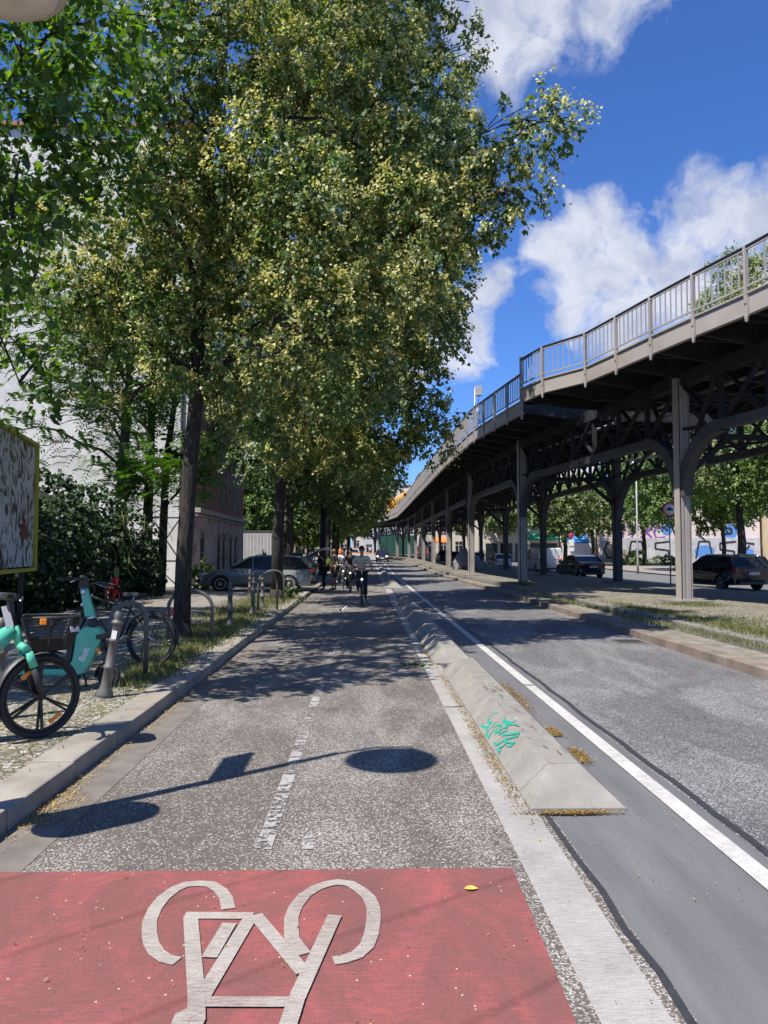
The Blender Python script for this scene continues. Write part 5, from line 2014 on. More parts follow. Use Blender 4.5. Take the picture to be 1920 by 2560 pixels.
def ring_sign(label, x, y, z, r, zg, blue=False):
    t = thing('traffic_sign', label, 'traffic sign', (x, y, zg))
    bm = BM(); tube(bm, [(0, .04, 0), (0, .04, z - zg + r)], .03, 8); obj('pole', bm, STEEL, t)
    rx = Matrix.Rotation(R(90), 3, 'X')
    bm = BM(); lathe(bm, [(0.001, 0), (r, 0), (r, .02), (.001, .02)], (0, 0, z - zg), 28, rx); obj('sign_disc', bm, mat('sign_blue', (.03, .12, .45), .4) if blue else WPLAST, t)
    bm = BM(); torus(bm, (0, -.022, z - zg), Matrix.Identity(3), r * .88, r * .12, 32, 6, flat=.15); obj('red_ring', bm, mat('sign_ring_red', (.65, .02, .03), .4), t)
    bm = BM()
    if blue:
        for s in (1, -1):
            bar(bm, (-r * .6, -.026, z - zg - s * r * .6), (r * .6, -.026, z - zg + s * r * .6), .01, .07)
        obj('red_cross', bm, mat('sign_cross_red', (.65, .02, .03), .4), t)
        bm = BM(); box(bm, (0, 0, z - zg - r - .35), (.42, .02, .5)); box(bm, (0, -.001, z - zg - r - .85), (.42, .02, .3)); obj('text_plate', bm, WPLAST, t)
    else:
        prism(bm, [(-.14, -.05), (-.12, .03), (-.05, .09), (.04, .09), (.1, .03), (.15, .02), (.15, -.05)], -.03, -.024, f=lambda x, y, z_: Vector((x, y, z_ + z - zg)))
        obj('car_symbol', bm, BLACKP, t)


ring_sign('round red ringed sign half hidden by the nearest steel column', 12.78, 32.2, 3.43, .31, .28)
ring_sign('round no stopping sign with plates beside the parked white van', 16.0, 60, 2.95, .22, .05, True)
t = thing('lamp_post', 'thin grey lamp post in front of the graffiti wall', 'lamp post', (19.8, 56, .08))
bm = BM(); tube(bm, [(0, 0, 0), (0, 0, 1), (0, 0, 8)], [.09, .065, .05], 10); obj('pole', bm, mat('lamp_post_grey', (.30, .30, .30), .5), t)
bm = BM(); lathe(bm, [(.05, 8), (.25, 8.05), (.28, 8.2), (.1, 8.45)], n=16); obj('lamp_head', bm, WPLAST, t)
t = thing('park_bench', 'dark park bench on the grass before the graffiti wall', 'bench', (41.2, 88, .08))
bm = BM(); box(bm, (0, 0, .47), (4.6, .45, .12)); obj('seat', bm, mat('bench_wood', (.08, .04, .035), .7), t)
bm = BM(); box(bm, (-1.9, 0, .2), (.12, .4, .42)); box(bm, (1.9, 0, .2), (.12, .4, .42)); obj('leg', bm, CONC, t)
t = thing('pallet_stack', 'wooden pallets leaning on the graffiti wall', 'pallets', (30.9, 93.2, .08))
bm = BM()
for k in range(5):
    bar(bm, (-.9 + k * .42, -.5 + .05 * k, 0), (-1.1 + k * .42, .3, 2.9 - .25 * k), .3, .06)
obj('boards', bm, mat('raw_timber', (.50, .34, .20), .8, var=.25, scale=4), t)
t = thing('post_box', 'tall yellow post box beside the blue awning', 'post box', (26.4, 80, .08))
bm = BM(); box(bm, (0, 0, 2.0), (.5, .4, 3.6)); obj('box_body', bm, mat('post_yellow', (.80, .55, .02), .5), t, bevel=.04)
bm = BM(); box(bm, (0, -.21, 2.6), (.34, .02, .06)); obj('slot', bm, BLACKP, t)
bm = BM(); box(bm, (0, 0, .1), (.4, .3, .2)); obj('foot', bm, IRON, t)
for k, (x, y, s, lb) in enumerate([(31.5, 80, 1.2, 'bright bush left of the lamp post'), (27.6, 79, 1.6, 'bushy shrub beside the yellow post box'), (34, 90, .9, 'low shrub under the painted wall'), (-6.9, 32.4, 1.0, 'leafy shoot at the foot of the steel frame'), (-6.6, 48.6, 1.4, 'thin shrub before the pale container'), (6.35, 31.2, .38, 'small weed tuft in the gap of the concrete kerb'), (-2.55, 25.3, .45, 'bright weeds at the foot of the second lime trunk'), (-2.6, 60, 1.1, 'leafy shrub under the orange bin')]):
    g = np.random.default_rng(300 + k)
    t = thing('shrub', lb, 'shrub', (x, y, .1), 0, None)
    bl = random_crown(g, (0, 0, s * .5), s * .5, s * .45, 8, s * .35)
    C, O = sprays(bl, 9 / s, 14, .3 * s, .3, g)
    C[:, 2] = np.abs(C[:, 2])
    V_ = leaves(C, O, .10 * s + .03, .3, .8, 'kite', g=g)
    fastmesh('foliage', V_, 4, GREENT, t, np.clip(g.normal(.55, .3, len(V_)), 0, 1))
    bm = BM()
    for _ in range(5):
        limb_to(bm, (0, 0, 0), (g.normal(0, .3 * s), g.normal(0, .3 * s), s * .8), .015 * s + .004, .004, g, .05, 4)
    obj('stem', bm, BARK, t)

# ---- street lamp at the left kerb (its head shows in the corner, its shadow lies across the lane)
t = thing('street_lamp', 'street lamp whose pale dish shows in the top left corner and shades the lane', 'street lamp', (-2.42, 4.38, .12))
bm = BM()
tube(bm, [(0, 0, 0), (0, 0, .35), (0, 0, .9), (0, 0, .95), (0, 0, 4.55)], [.11, .09, .085, .055, .04], 12)
tube(bm, [(0, 0, 4.5), (.06, -.03, 5.1), (.2, -.12, 5.34), (.35, -.22, 5.25), (.38, -.25, 5.0)], .022, 8)
obj('pole', bm, IRON, t)
bm = BM(); lathe(bm, [(.05, 4.86), (.12, 4.80), (.16, 4.62), (.34, 4.52), (.36, 4.46), (.34, 4.44)], (.38, -.25, .20), 28); obj('lamp_shade', bm, mat('lamp_enamel', (.42, .37, .31), .5), t)
bm = BM(); lathe(bm, [(.33, 4.45), (.29, 4.40), (.16, 4.35), (.01, 4.33)], (.38, -.25, .20), 24)
obj('lamp_glass', bm, mat('lamp_glass_pale', (.62, .56, .47), .4), t)
bm = BM(); box(bm, (-.02, .30, 2.95), (.03, .62, .42)); obj('sign_plate', bm, mat('sign_back', (.35, .35, .36), .5), t)
bm = BM(); lathe(bm, [(.15, 1.15), (.2, 1.2), (.22, 1.75), (.18, 1.82), (.08, 1.86)], (.05, -.26, 0), 16); obj('litter_bin', bm, mat('bin_orange2', (.7, .2, .04), .5), t)


# ---- bollards and bicycle hoops
def bollard(label, x, y, lean=0.0, ldir=0.0, h=.88):
    t = thing('bollard', label, 'bollard', (x, y, .11), 0, 'cast iron bollards along the left kerb')
    t.rotation_euler = (0, lean, ldir)
    bm = BM()
    lathe(bm, [(.085, 0), (.085, .05), (.062, .10), (.052, .14), (.050, .30), (.062, .31), (.062, .335), (.049, .345), (.045, .58), (.058, .59), (.058, .61), (.043, .62), (.041, .76), (.062, .775), (.062, .795), (.045, .80), (.040, .82), (.048, .845), (.046, .875), (.030, .905), (.008, .915)], n=18)
    o = obj('post', bm, IRON, t)
    bm = BM(); lathe(bm, [(.12, -.02), (.12, .012), (.09, .02)], n=18); obj('foot', bm, IRON, t)
    return t


b0 = bollard('leaning grey bollard behind the mint bicycle wheel', -2.70, 8.04, R(9.5), 0)
bm = BM(); box(bm, (0.0, -.0455, .66), (.05, .004, .085)); obj('sticker', bm, WPLAST, b0)
bollard('grey bollard cut by the left picture edge', -3.27, 7.0)
bollard('upright bollard between the leaning one and the grey car', -2.78, 15.75)
bollard('bollard with its hoop in front of the front door of the grey car', -2.74, 18.5, R(3), .4)
bollard('pale banded bollard right beside the second lime trunk', -2.82, 20.9)
bollard('small bollard close to the front wheel of the grey car', -4.0, 26.4)


def hoop(label, x, y, w_, h, rz, r=.031, lean=0):
    t = thing('bike_stand', label, 'bike stand', (x, y, .11), rz, 'tubular bicycle hoops')
    t.rotation_euler = (lean, 0, rz)
    bm = BM()
    pts = [(-w_ / 2, 0, 0)] + [(-w_ / 2 * math.cos(a), 0, h - w_ / 2 * .8 + w_ / 2 * .8 * math.sin(a)) for a in [k * math.pi / 12 for k in range(13)]] + [(w_ / 2, 0, 0)]
    tube(bm, pts, r, 10)
    obj('hoop', bm, IRON, t)
    bm = BM(); lathe(bm, [(.08, -.02), (.08, .015), (.05, .02)], (-w_ / 2, 0, 0), 14); obj('foot', bm, IRON, t)
    bm = BM(); lathe(bm, [(.08, -.02), (.08, .015), (.05, .02)], (w_ / 2, 0, 0), 14); obj('foot', bm, IRON, t)


hoop('bent hoop the black bicycle leans on', -2.78, 9.1, .46, .90, .85)
hoop('hoop round the nearest lime trunk', -2.98, 13.1, .72, .86, .1)
hoop('hoop joined to the bollard before the grey car', -2.55, 19.9, .75, .98, 1.0)
hoop('hoop in front of the second lime trunk', -2.72, 22.5, .62, .98, .3)

# ================================================================== vehicles
def carpaint(name, col, rough=.28, metal=.0):
    return mat(name, col, rough, metal=metal, var=.04, coat=.6, scale=2)


LAMPG = mat('headlamp_glass', (.55, .57, .60), .12, metal=.3, var=.05)
PLATE = mat('number_plate', (.70, .70, .66), .5, var=.03)
EUBLUE = mat('plate_blue', (.02, .06, .45), .5)
TRIMB = mat('black_trim', (.02, .02, .022), .5, var=.1)
ALLOY = mat('alloy', (.55, .55, .56), .35, metal=.3, var=.05)

STYLES = {
    # lower body outline (x, z), beltline to roof (x, z), from rear to front;  length about 4.6
    'estate': dict(top=[(-2.28, .62), (-2.30, .92), (-2.20, 1.02), (1.02, .96), (1.62, .87), (2.06, .74), (2.25, .60)], roof=[(-2.18, 1.02), (-1.86, 1.40), (-1.35, 1.47), (-.2, 1.48), (.28, 1.42), (1.08, .965)], wheel=(-1.32, 1.36), r=.33, L=2.3),
    'hatch': dict(top=[(-1.92, .60), (-1.96, .90), (-1.88, 1.0), (.85, .95), (1.35, .86), (1.75, .74), (1.92, .58)], roof=[(-1.86, 1.0), (-1.52, 1.42), (-1.1, 1.49), (-.1, 1.49), (.25, 1.42), (.95, .955)], wheel=(-1.2, 1.22), r=.31, L=1.97),
    'sedan': dict(top=[(-2.3, .62), (-2.34, .90), (-2.24, 1.0), (-1.62, 1.04), (1.02, .94), (1.62, .85), (2.08, .72), (2.3, .56)], roof=[(-1.72, 1.035), (-1.12, 1.34), (-.6, 1.42), (-.1, 1.43), (.3, 1.36), (1.12, .945)], wheel=(-1.35, 1.4), r=.33, L=2.35),
    'van': dict(top=[(-2.42, .7), (-2.44, 1.1), (-2.44, 1.15), (1.35, 1.12), (1.85, 1.02), (2.25, .82), (2.38, .6)], roof=[(-2.43, 1.15), (-2.40, 1.88), (-2.3, 1.95), (.75, 1.95), (1.0, 1.88), (1.62, 1.12)], wheel=(-1.55, 1.55), r=.34, L=2.45),
}


def arc(cx, cz, r, a0, a1, n=8):
    return [(cx + r * math.cos(R(a0 + (a1 - a0) * k / n)), cz + r * math.sin(R(a0 + (a1 - a0) * k / n))) for k in range(n + 1)]


def make_car(name, label, style, paint, loc, rz, width=1.80, cat='car', group=None, detail=2, plate=None, tailgate=False, van_solid=False, lights_on=False):
    S = STYLES[style]
    t = thing(name, label, cat, loc, rz, group)
    w = width / 2
    xr, xf = S['wheel']
    r = S['r']
    ar = r + .05
    L = S['L']
    lower = [(L - .10, .24)]
    lower += [(xf + ar, .24)] + arc(xf, r, ar, -14, 194)[0:] + [(xf - ar, .20)]
    lower += [(xr + ar, .20)] + arc(xr, r, ar, -14, 194) + [(xr - ar, .26), (-L + .12, .28)]
    poly = S['top'] + [(L - .02, .46)] + lower
    bm = BM()

    def shape(x, y, z):
        k = 1.0
        ax = abs(x)
        if ax > L - .65:
            k -= .16 * ((ax - (L - .65)) / .65) ** 2
        if z > .75:
            k -= .045 * min(1, (z - .75) / .25)
        if z < .4:
            k -= .03
        return Vector((x, y * k, z))
    # body as ribs across so that the nose rounds off in plan
    nrib = [-1, -.93, -.6, 0, .6, .93, 1]
    prev = None
    cols_ = []
    for q in nrib:
        pull = (abs(q) ** 3) * .16
        ring = []
        for x, z in poly:
            xx = x - math.copysign(pull, x) if abs(x) > L - .55 and .3 < z < .9 else x
            zz = z + (.025 * (1 - q * q) if z > .7 else 0)
            ring.append(bm.verts.new(shape(xx, q * w, zz)))
        cols_.append(ring)
    n = len(poly)
    for a, b_ in zip(cols_, cols_[1:]):
        for i in range(n):
            f = bm.faces.new((a[i], a[(i + 1) % n], b_[(i + 1) % n], b_[i]))
            f.smooth = True
    bm.faces.new(cols_[0][::-1]); bm.faces.new(cols_[-1])
    bmesh.ops.recalc_face_normals(bm, faces=bm.faces)
    body = obj('body', bm, paint, t, bevel=.045, bseg=3)
    # greenhouse
    roof = S['roof']
    zb = min(p[1] for p in roof)
    zt = max(p[1] for p in roof)
    fy = lambda z: (w * .93) - (w * .93 - w * (.76 if style != 'van' else .86)) * ((z - zb) / (zt - zb)) ** 1.2
    bm = BM()
    base = [(roof[0][0], roof[0][1] - .06)] + roof + [(roof[-1][0], roof[-1][1] - .06)]
    a = [bm.verts.new((x, -fy(max(z, zb)), z)) for x, z in base]
    b_ = [bm.verts.new((x, fy(max(z, zb)), z)) for x, z in base]
    m = len(base)
    bm.faces.new(a[::-1]); bm.faces.new(b_)
    for i in range(m):
        bm.faces.new((a[i], a[(i + 1) % m], b_[(i + 1) % m], b_[i]))
    bmesh.ops.recalc_face_normals(bm, faces=bm.faces)
    obj('windows', bm, GLASS, t, bevel=.02)
    # roof skin and pillars
    bm = BM()
    top = roof[1:-1]
    for (p, q) in zip(top, top[1:]):
        bar(bm, (p[0] + .02, 0, p[1] + .012), (q[0] - .02, 0, q[1] + .012), 2 * fy((p[1] + q[1]) / 2) + .04, .05)
    for s in (-1, 1):
        def P(x, z, o=.004):
            return (x, s * (fy(z) + o), z)
        bar(bm, P(*roof[-1]), P(*roof[-2]), .055, .07)
        bar(bm, P(*roof[0]), P(*roof[1]), .06, .20 if style in ('estate', 'hatch') else .12)
        xs = [roof[-1][0] - .98, roof[-1][0] - 1.92]
        for x in xs:
            bar(bm, P(x, zb), P(x + .02, zt - .04), .05, .05, upv=(1, 0, 0))
        if style == 'van' and van_solid:
            prism(bm, [(-2.40, 1.1), (-2.36, 1.86), (.05, 1.9), (.05, 1.1)], s * (fy(1.5) - .02), s * (fy(1.5) + .03))
        for i in range(1, len(roof) - 2):
            bar(bm, P(*roof[i], o=-.03), P(*roof[i + 1], o=-.03), .07, .09)
    if van_solid:
        box(bm, (-2.43, 0, 1.5), (.06, 2 * fy(1.4) - .02, .80))
    obj('roof', bm, paint, t, bevel=.015)
    # wheels
    for x in (xr, xf):
        for s in (-1, 1):
            wh = bpy.data.objects.new('wheel', None)
            link(wh, t)
            wh.location = (x, s * (w - .12), r)
            bm = BM()
            rx = Matrix.Rotation(R(90), 3, 'X')
            lathe(bm, [(r * .66, -.10), (r * .93, -.105), (r, -.07), (r, .07), (r * .93, .105), (r * .66, .10)], n=28, axis=rx)
            obj('tyre', bm, RUBBER, wh)
            bm = BM()
            torus(bm, (0, s * .085, 0), Matrix.Identity(3), r * .64, .022, 28, 6)
            for k in range(10):
                a_ = k * math.pi * 2 / 10
                for da in (-.07, .07):
                    bar(bm, (r * .12 * math.cos(a_), s * .09, r * .12 * math.sin(a_)), (r * .64 * math.cos(a_ + da), s * .085, r * .64 * math.sin(a_ + da)), .022, .026)
            lathe(bm, [(.001, -.10), (.05, -.10), (.05, .10), (.001, .10)], n=12, axis=rx)
            obj('rim', bm, ALLOY, wh)
            bm = BM()
            lathe(bm, [(.001, -.02), (r * .66, -.02), (r * .66, .02), (.001, .02)], n=24, axis=rx)
            obj('brake_disc', bm, TRIMB, wh)
            bm = BM()
            prism(bm, arc(0, 0, r + .035, 0, 180, 12), -s * .02, s * (-.12))
            obj('wheel_arch', bm, TRIMB, wh)
    # lamps, bumpers, plate, mirrors, handles, shut lines
    for s in (-1, 1):
        bm = BM(); box(bm, (L - .22, s * w * .74, .70), (.26, .34, .13), Matrix.Rotation(-s * .35, 3, 'Z')); o = obj('headlight', bm, LAMPG, t, bevel=.03)
        if lights_on:
            bm = BM(); lathe(bm, [(.001, -.02), (.09, -.02), (.09, .02), (.001, .02)], (L - .05, s * w * .66, .68), 14, Matrix.Rotation(R(90), 3, 'Y')); obj('lit_lamp', bm, emis('lit_headlamp', (1, .86, .5), 3), o)
        zz = .88 if style != 'van' else 1.15
        bm = BM(); box(bm, (-L + .12, s * w * .80, zz), (.22, .22 if style != 'van' else .12, .12 if style != 'van' else .4), Matrix.Rotation(s * .25, 3, 'Z')); o = obj('tail_light', bm, REDLAMP, t, bevel=.03)
        if style == 'van' or name == 'brake_lit':
            bm = BM(); box(bm, (-L - .015, s * w * .80, zz), (.02, .09, .12)); obj('lit_lamp', bm, emis('lit_tail', (1, .05, .03), 2.5), o)
        bm = BM(); box(bm, (roof[-1][0] - .22, s * (w + .09), zb + .06), (.12, .20, .14)); obj('mirror', bm, TRIMB, t, bevel=.03)
        for x in (roof[-1][0] - 1.0, roof[-1][0] - 2.0):
            if van_solid and x < 0:
                continue
            bm = BM(); box(bm, (x + .12, s * (w * .985), zb - .14), (.20, .03, .035)); obj('door_handle', bm, paint, t, bevel=.008)
    if detail > 1:
        bm = BM()
        for s in (-1, 1):
            for x in (roof[-1][0] - .12, roof[-1][0] - 1.02, roof[-1][0] - 1.95):
                box(bm, (x, s * (w * .972), .64), (.012, .028, .62))
            box(bm, (-.05, s * (w * .975), .27), (1.9, .03, .07))
        obj('shut_line', bm, TRIMB, t)
    bm = BM()
    box(bm, (L - .03, 0, .42), (.06, 1.1, .22)); obj('grille', bm, TRIMB, t, bevel=.02)
    bm = BM()
    box(bm, (-L + .02, 0, .34), (.10, 1.35, .12)); obj('bumper', bm, TRIMB, t, bevel=.02)
    for s, nm in ((1, 'front'), (-1, 'rear')):
        zz = .45 if s > 0 else (.74 if style != 'van' else .8)
        bm = BM(); box(bm, (s * (L + .015), 0, zz), (.015, .52, .11)); pl = obj('number_plate', bm, PLATE, t)
        bm = BM(); box(bm, (s * (L + .024), s * -.235 if s > 0 else -.235 * s * -1 * -1, zz), (.004, .045, .105)); obj('plate_band', bm, EUBLUE, pl)
        if plate and s < 0:
            mt = Matrix.Translation((-L - .026, 0, zz)) @ Matrix.Rotation(R(-90), 4, 'Z') @ Matrix.Rotation(R(90), 4, 'X')
            text_mesh('plate_text', plate, .10, BLACKP, pl, mt, .001, .002)
    if tailgate:
        hx, hz = roof[1][0], roof[1][1]
        g_ = thing('tailgate', None, None)
        g_.parent = t
        g_.location = (hx, 0, hz)
        # hinged up: panel runs back and upwards from the roof edge
        bm = BM()
        bar(bm, (0, 0, .02), (-.62, 0, .36), 1.42, .05)
        bar(bm, (-.60, 0, .35), (-.98, 0, .40), 1.40, .10)
        obj('tailgate_panel', bm, paint, g_, bevel=.02)
        bm = BM(); bar(bm, (-.05, 0, -.02), (-.58, 0, .28), 1.28, .02); obj('rear_window', bm, GLASS, g_)
        bm = BM()
        for s in (-1, 1):
            tube(bm, [(.0, s * .66, -.28), (-.42, s * .66, .18)], .012, 6)
        obj('gas_strut', bm, BLACKP, g_)
        bm = BM(); prism(bm, [(-2.31, .66), (-2.22, 1.01), (-1.86, 1.38), (-1.84, 1.30), (-2.1, .7)], -.66, .66, f=lambda x, y, z: Vector((x - .012, y, z))); obj('boot_opening', bm, VOID, t)
    return t


GREYCAR = carpaint('grey_green_paint', (.17, .195, .20), .28, .15)
BLACKCAR = carpaint('black_car_paint', (.012, .012, .015), .22)
WHITECAR = carpaint('white_car_paint', (.62, .62, .60), .3)
ub = make_car('parked_car', 'grey estate car standing across the pavement with its tailgate open', 'estate', GREYCAR, (-4.35, 31.1, .08), R(180 - 1.5), tailgate=True)
ub.scale = (1, 1, .94)
mt = Matrix.Translation((.30, .895, .80)) @ Matrix.Rotation(R(180), 4, 'Z') @ Matrix.Rotation(R(90), 4, 'X')
text_mesh('door_lettering', 'Uber', .31, WPLAST, ub, mt, .006, .006)
make_car('parked_car', 'black estate car with roof rails beside the nearest steel column', 'estate', BLACKCAR, (15.75, 34.0, .0), R(98), width=1.84, plate='B TK U 5333', group='cars parked along the viaduct')
rl = [o for o in COL.objects if o.get('label', '').startswith('black estate car with roof')][0]
bm = BM()
for s in (-1, 1):
    tube(bm, [(-1.75, s * .62, 1.46), (-1.6, s * .62, 1.53), (.1, s * .62, 1.54), (.3, s * .62, 1.45)], .018, 6)
obj('roof_rail', bm, CHROME, rl)
make_car('parked_car', 'black saloon parked before the white van', 'sedan', BLACKCAR, (13.75, 49.6, 0), R(95), plate='B WE 5066', group='cars parked along the viaduct')
make_car('parked_van', 'white panel van with red tail lamps lit', 'van', WHITECAR, (14.4, 63.2, 0), R(93), width=1.95, cat='van', van_solid=True)
make_car('parked_car', 'white hatchback between two rear columns', 'hatch', WHITECAR, (13.3, 77, .0), R(92), group='cars parked along the viaduct')
make_car('parked_car', 'small dark hatchback, next but one behind the tarpaulin heap', 'hatch', BLACKCAR, (9.3, 92, .38), R(90), group='cars parked along the viaduct', plate='B')
make_car('parked_car', 'dark saloon with its rear to us, close behind the tarpaulin heap', 'sedan', carpaint('dark_red_paint', (.05, .012, .015)), (8.9, 76, .28), R(90), group='cars parked along the viaduct')
make_car('parked_van', 'white delivery van deep under the viaduct', 'van', WHITECAR, (7.9, 112, .55), R(90), cat='van', van_solid=True)
make_car('parked_car', 'silver car under the arches by the red sign', 'hatch', carpaint('silver_paint', (.35, .36, .37), .3, .4), (12.9, 92, .2), R(92), group='cars parked along the viaduct')
make_car('oncoming_car', 'black oncoming car with both headlamps lit', 'hatch', BLACKCAR, (1.95, 99, .48), R(-92), lights_on=True, width=1.72)
make_car('parked_car', 'pale car past the end of the bike lane', 'hatch', WHITECAR, (-2.2, 118, .7), R(-80), group='cars at the far end of the street')
make_car('parked_car', 'grey car standing far down behind the left trees', 'sedan', carpaint('mid_grey_paint', (.18, .19, .2)), (-6.4, 66, .12), R(0), group='cars at the far end of the street')

# tarpaulin covered heap under the viaduct
t = thing('covered_heap', 'grey tarpaulin drawn over a tall heap under the viaduct', 'covered heap', (7.9, 60.5, .32))
bm = BM()
bmesh.ops.create_icosphere(bm, subdivisions=4, radius=1.0)
tg = np.random.default_rng(77)
for v in bm.verts:
    a = math.atan2(v.co.y, v.co.x)
    k = 1 + .10 * math.sin(5 * a + 1) + .06 * math.sin(11 * a) + .03 * math.sin(23 * a)
    z = v.co.z
    h = 1.75 if v.co.x < -.1 else 1.35
    wd = 1.0 - .35 * max(0, z) ** 1.5
    v.co = Vector((v.co.x * 1.15 * k * wd, v.co.y * .95 * k * wd, max(0, z) ** .75 * h + .05 * math.sin(9 * a) * (z > .1)))
for f in bm.faces:
    f.smooth = True
obj('tarpaulin', bm, mat('grey_tarpaulin', (.20, .20, .21), .55, var=.2, scale=3, bump=.8, bscale=4), t)
bm = BM()
tube(bm, [(math.cos(a) * 1.17, math.sin(a) * .97, .55 + .05 * math.sin(4 * a)) for a in [k * math.pi / 12 for k in range(25)]], .02, 5)
obj('rope', bm, mat('rope', (.35, .33, .28), .8), t)


# ================================================================== bicycles
def Q(p):
    return Vector(p)


def wheel(parent, c, r, heading, spokes=28, tyre=.024, rimm=None, name='wheel', cast=0, reflect=None):
    """upright wheel, rolling direction = heading angle in the parent's frame"""
    w_ = bpy.data.objects.new(name, None)
    link(w_, parent)
    w_.location = c
    w_.rotation_euler = (0, 0, heading)
    I = Matrix.Identity(3)
    bm = BM(); torus(bm, (0, 0, 0), I, r - tyre, tyre, 48, 10); obj('tyre', bm, RUBBER, w_)
    bm = BM(); torus(bm, (0, 0, 0), I, r - 2 * tyre - .008, .013, 40, 6)
    if cast:
        for k in range(cast):
            a = 2 * math.pi * k / cast + .52
            for da, off in ((-.055, .010), (.055, -.010)):
                bar(bm, (.03 * math.cos(a), off, .03 * math.sin(a)), ((r - 2.4 * tyre) * math.cos(a + da), off, (r - 2.4 * tyre) * math.sin(a + da)), .018, .018)
    obj('rim', bm, rimm or BLACKP, w_)
    bm = BM(); lathe(bm, [(.012, -.05), (.03, -.04), (.035, -.02), (.035, .02), (.03, .04), (.012, .05)], n=14, axis=Matrix.Rotation(R(90), 3, 'X')); obj('hub', bm, BLACKP if cast else STEEL, w_)
    if spokes and not cast:
        bm = BM()
        for k in range(spokes):
            a = 2 * math.pi * k / spokes
            tube(bm, [(.03 * math.cos(a + .5), .02 * (-1) ** k, .03 * math.sin(a + .5)), ((r - .05) * math.cos(a), 0, (r - .05) * math.sin(a))], .0016, 3, cap=False)
        obj('spokes', bm, STEEL, w_)
    for a in (reflect or []):
        bm = BM()
        rot = Matrix.Rotation(-a + R(90), 3, 'Y')
        box(bm, ((r - .115) * math.cos(a), -.018, (r - .115) * math.sin(a)), (.12, .012, .035), rot)
        obj('reflector', bm, ORANGE, w_, bevel=.01)
    return w_


def mudguard(bm, c, r, a0, a1, wd=.055, n=14, rot=0):
    R3 = Matrix.Rotation(rot, 3, 'Z')
    prev = None
    for k in range(n + 1):
        a = R(a0 + (a1 - a0) * k / n)
        ring = []
        for y, dr in ((-wd / 2, -.012), (-wd / 4, .004), (wd / 4, .004), (wd / 2, -.012)):
            ring.append(bm.verts.new(R3 @ Vector(((r + dr) * math.cos(a), y, (r + dr) * math.sin(a))) + Vector(c)))
        if prev:
            for i in range(3):
                f = bm.faces.new((prev[i], prev[i + 1], ring[i + 1], ring[i]))
                f.smooth = True
        prev = ring


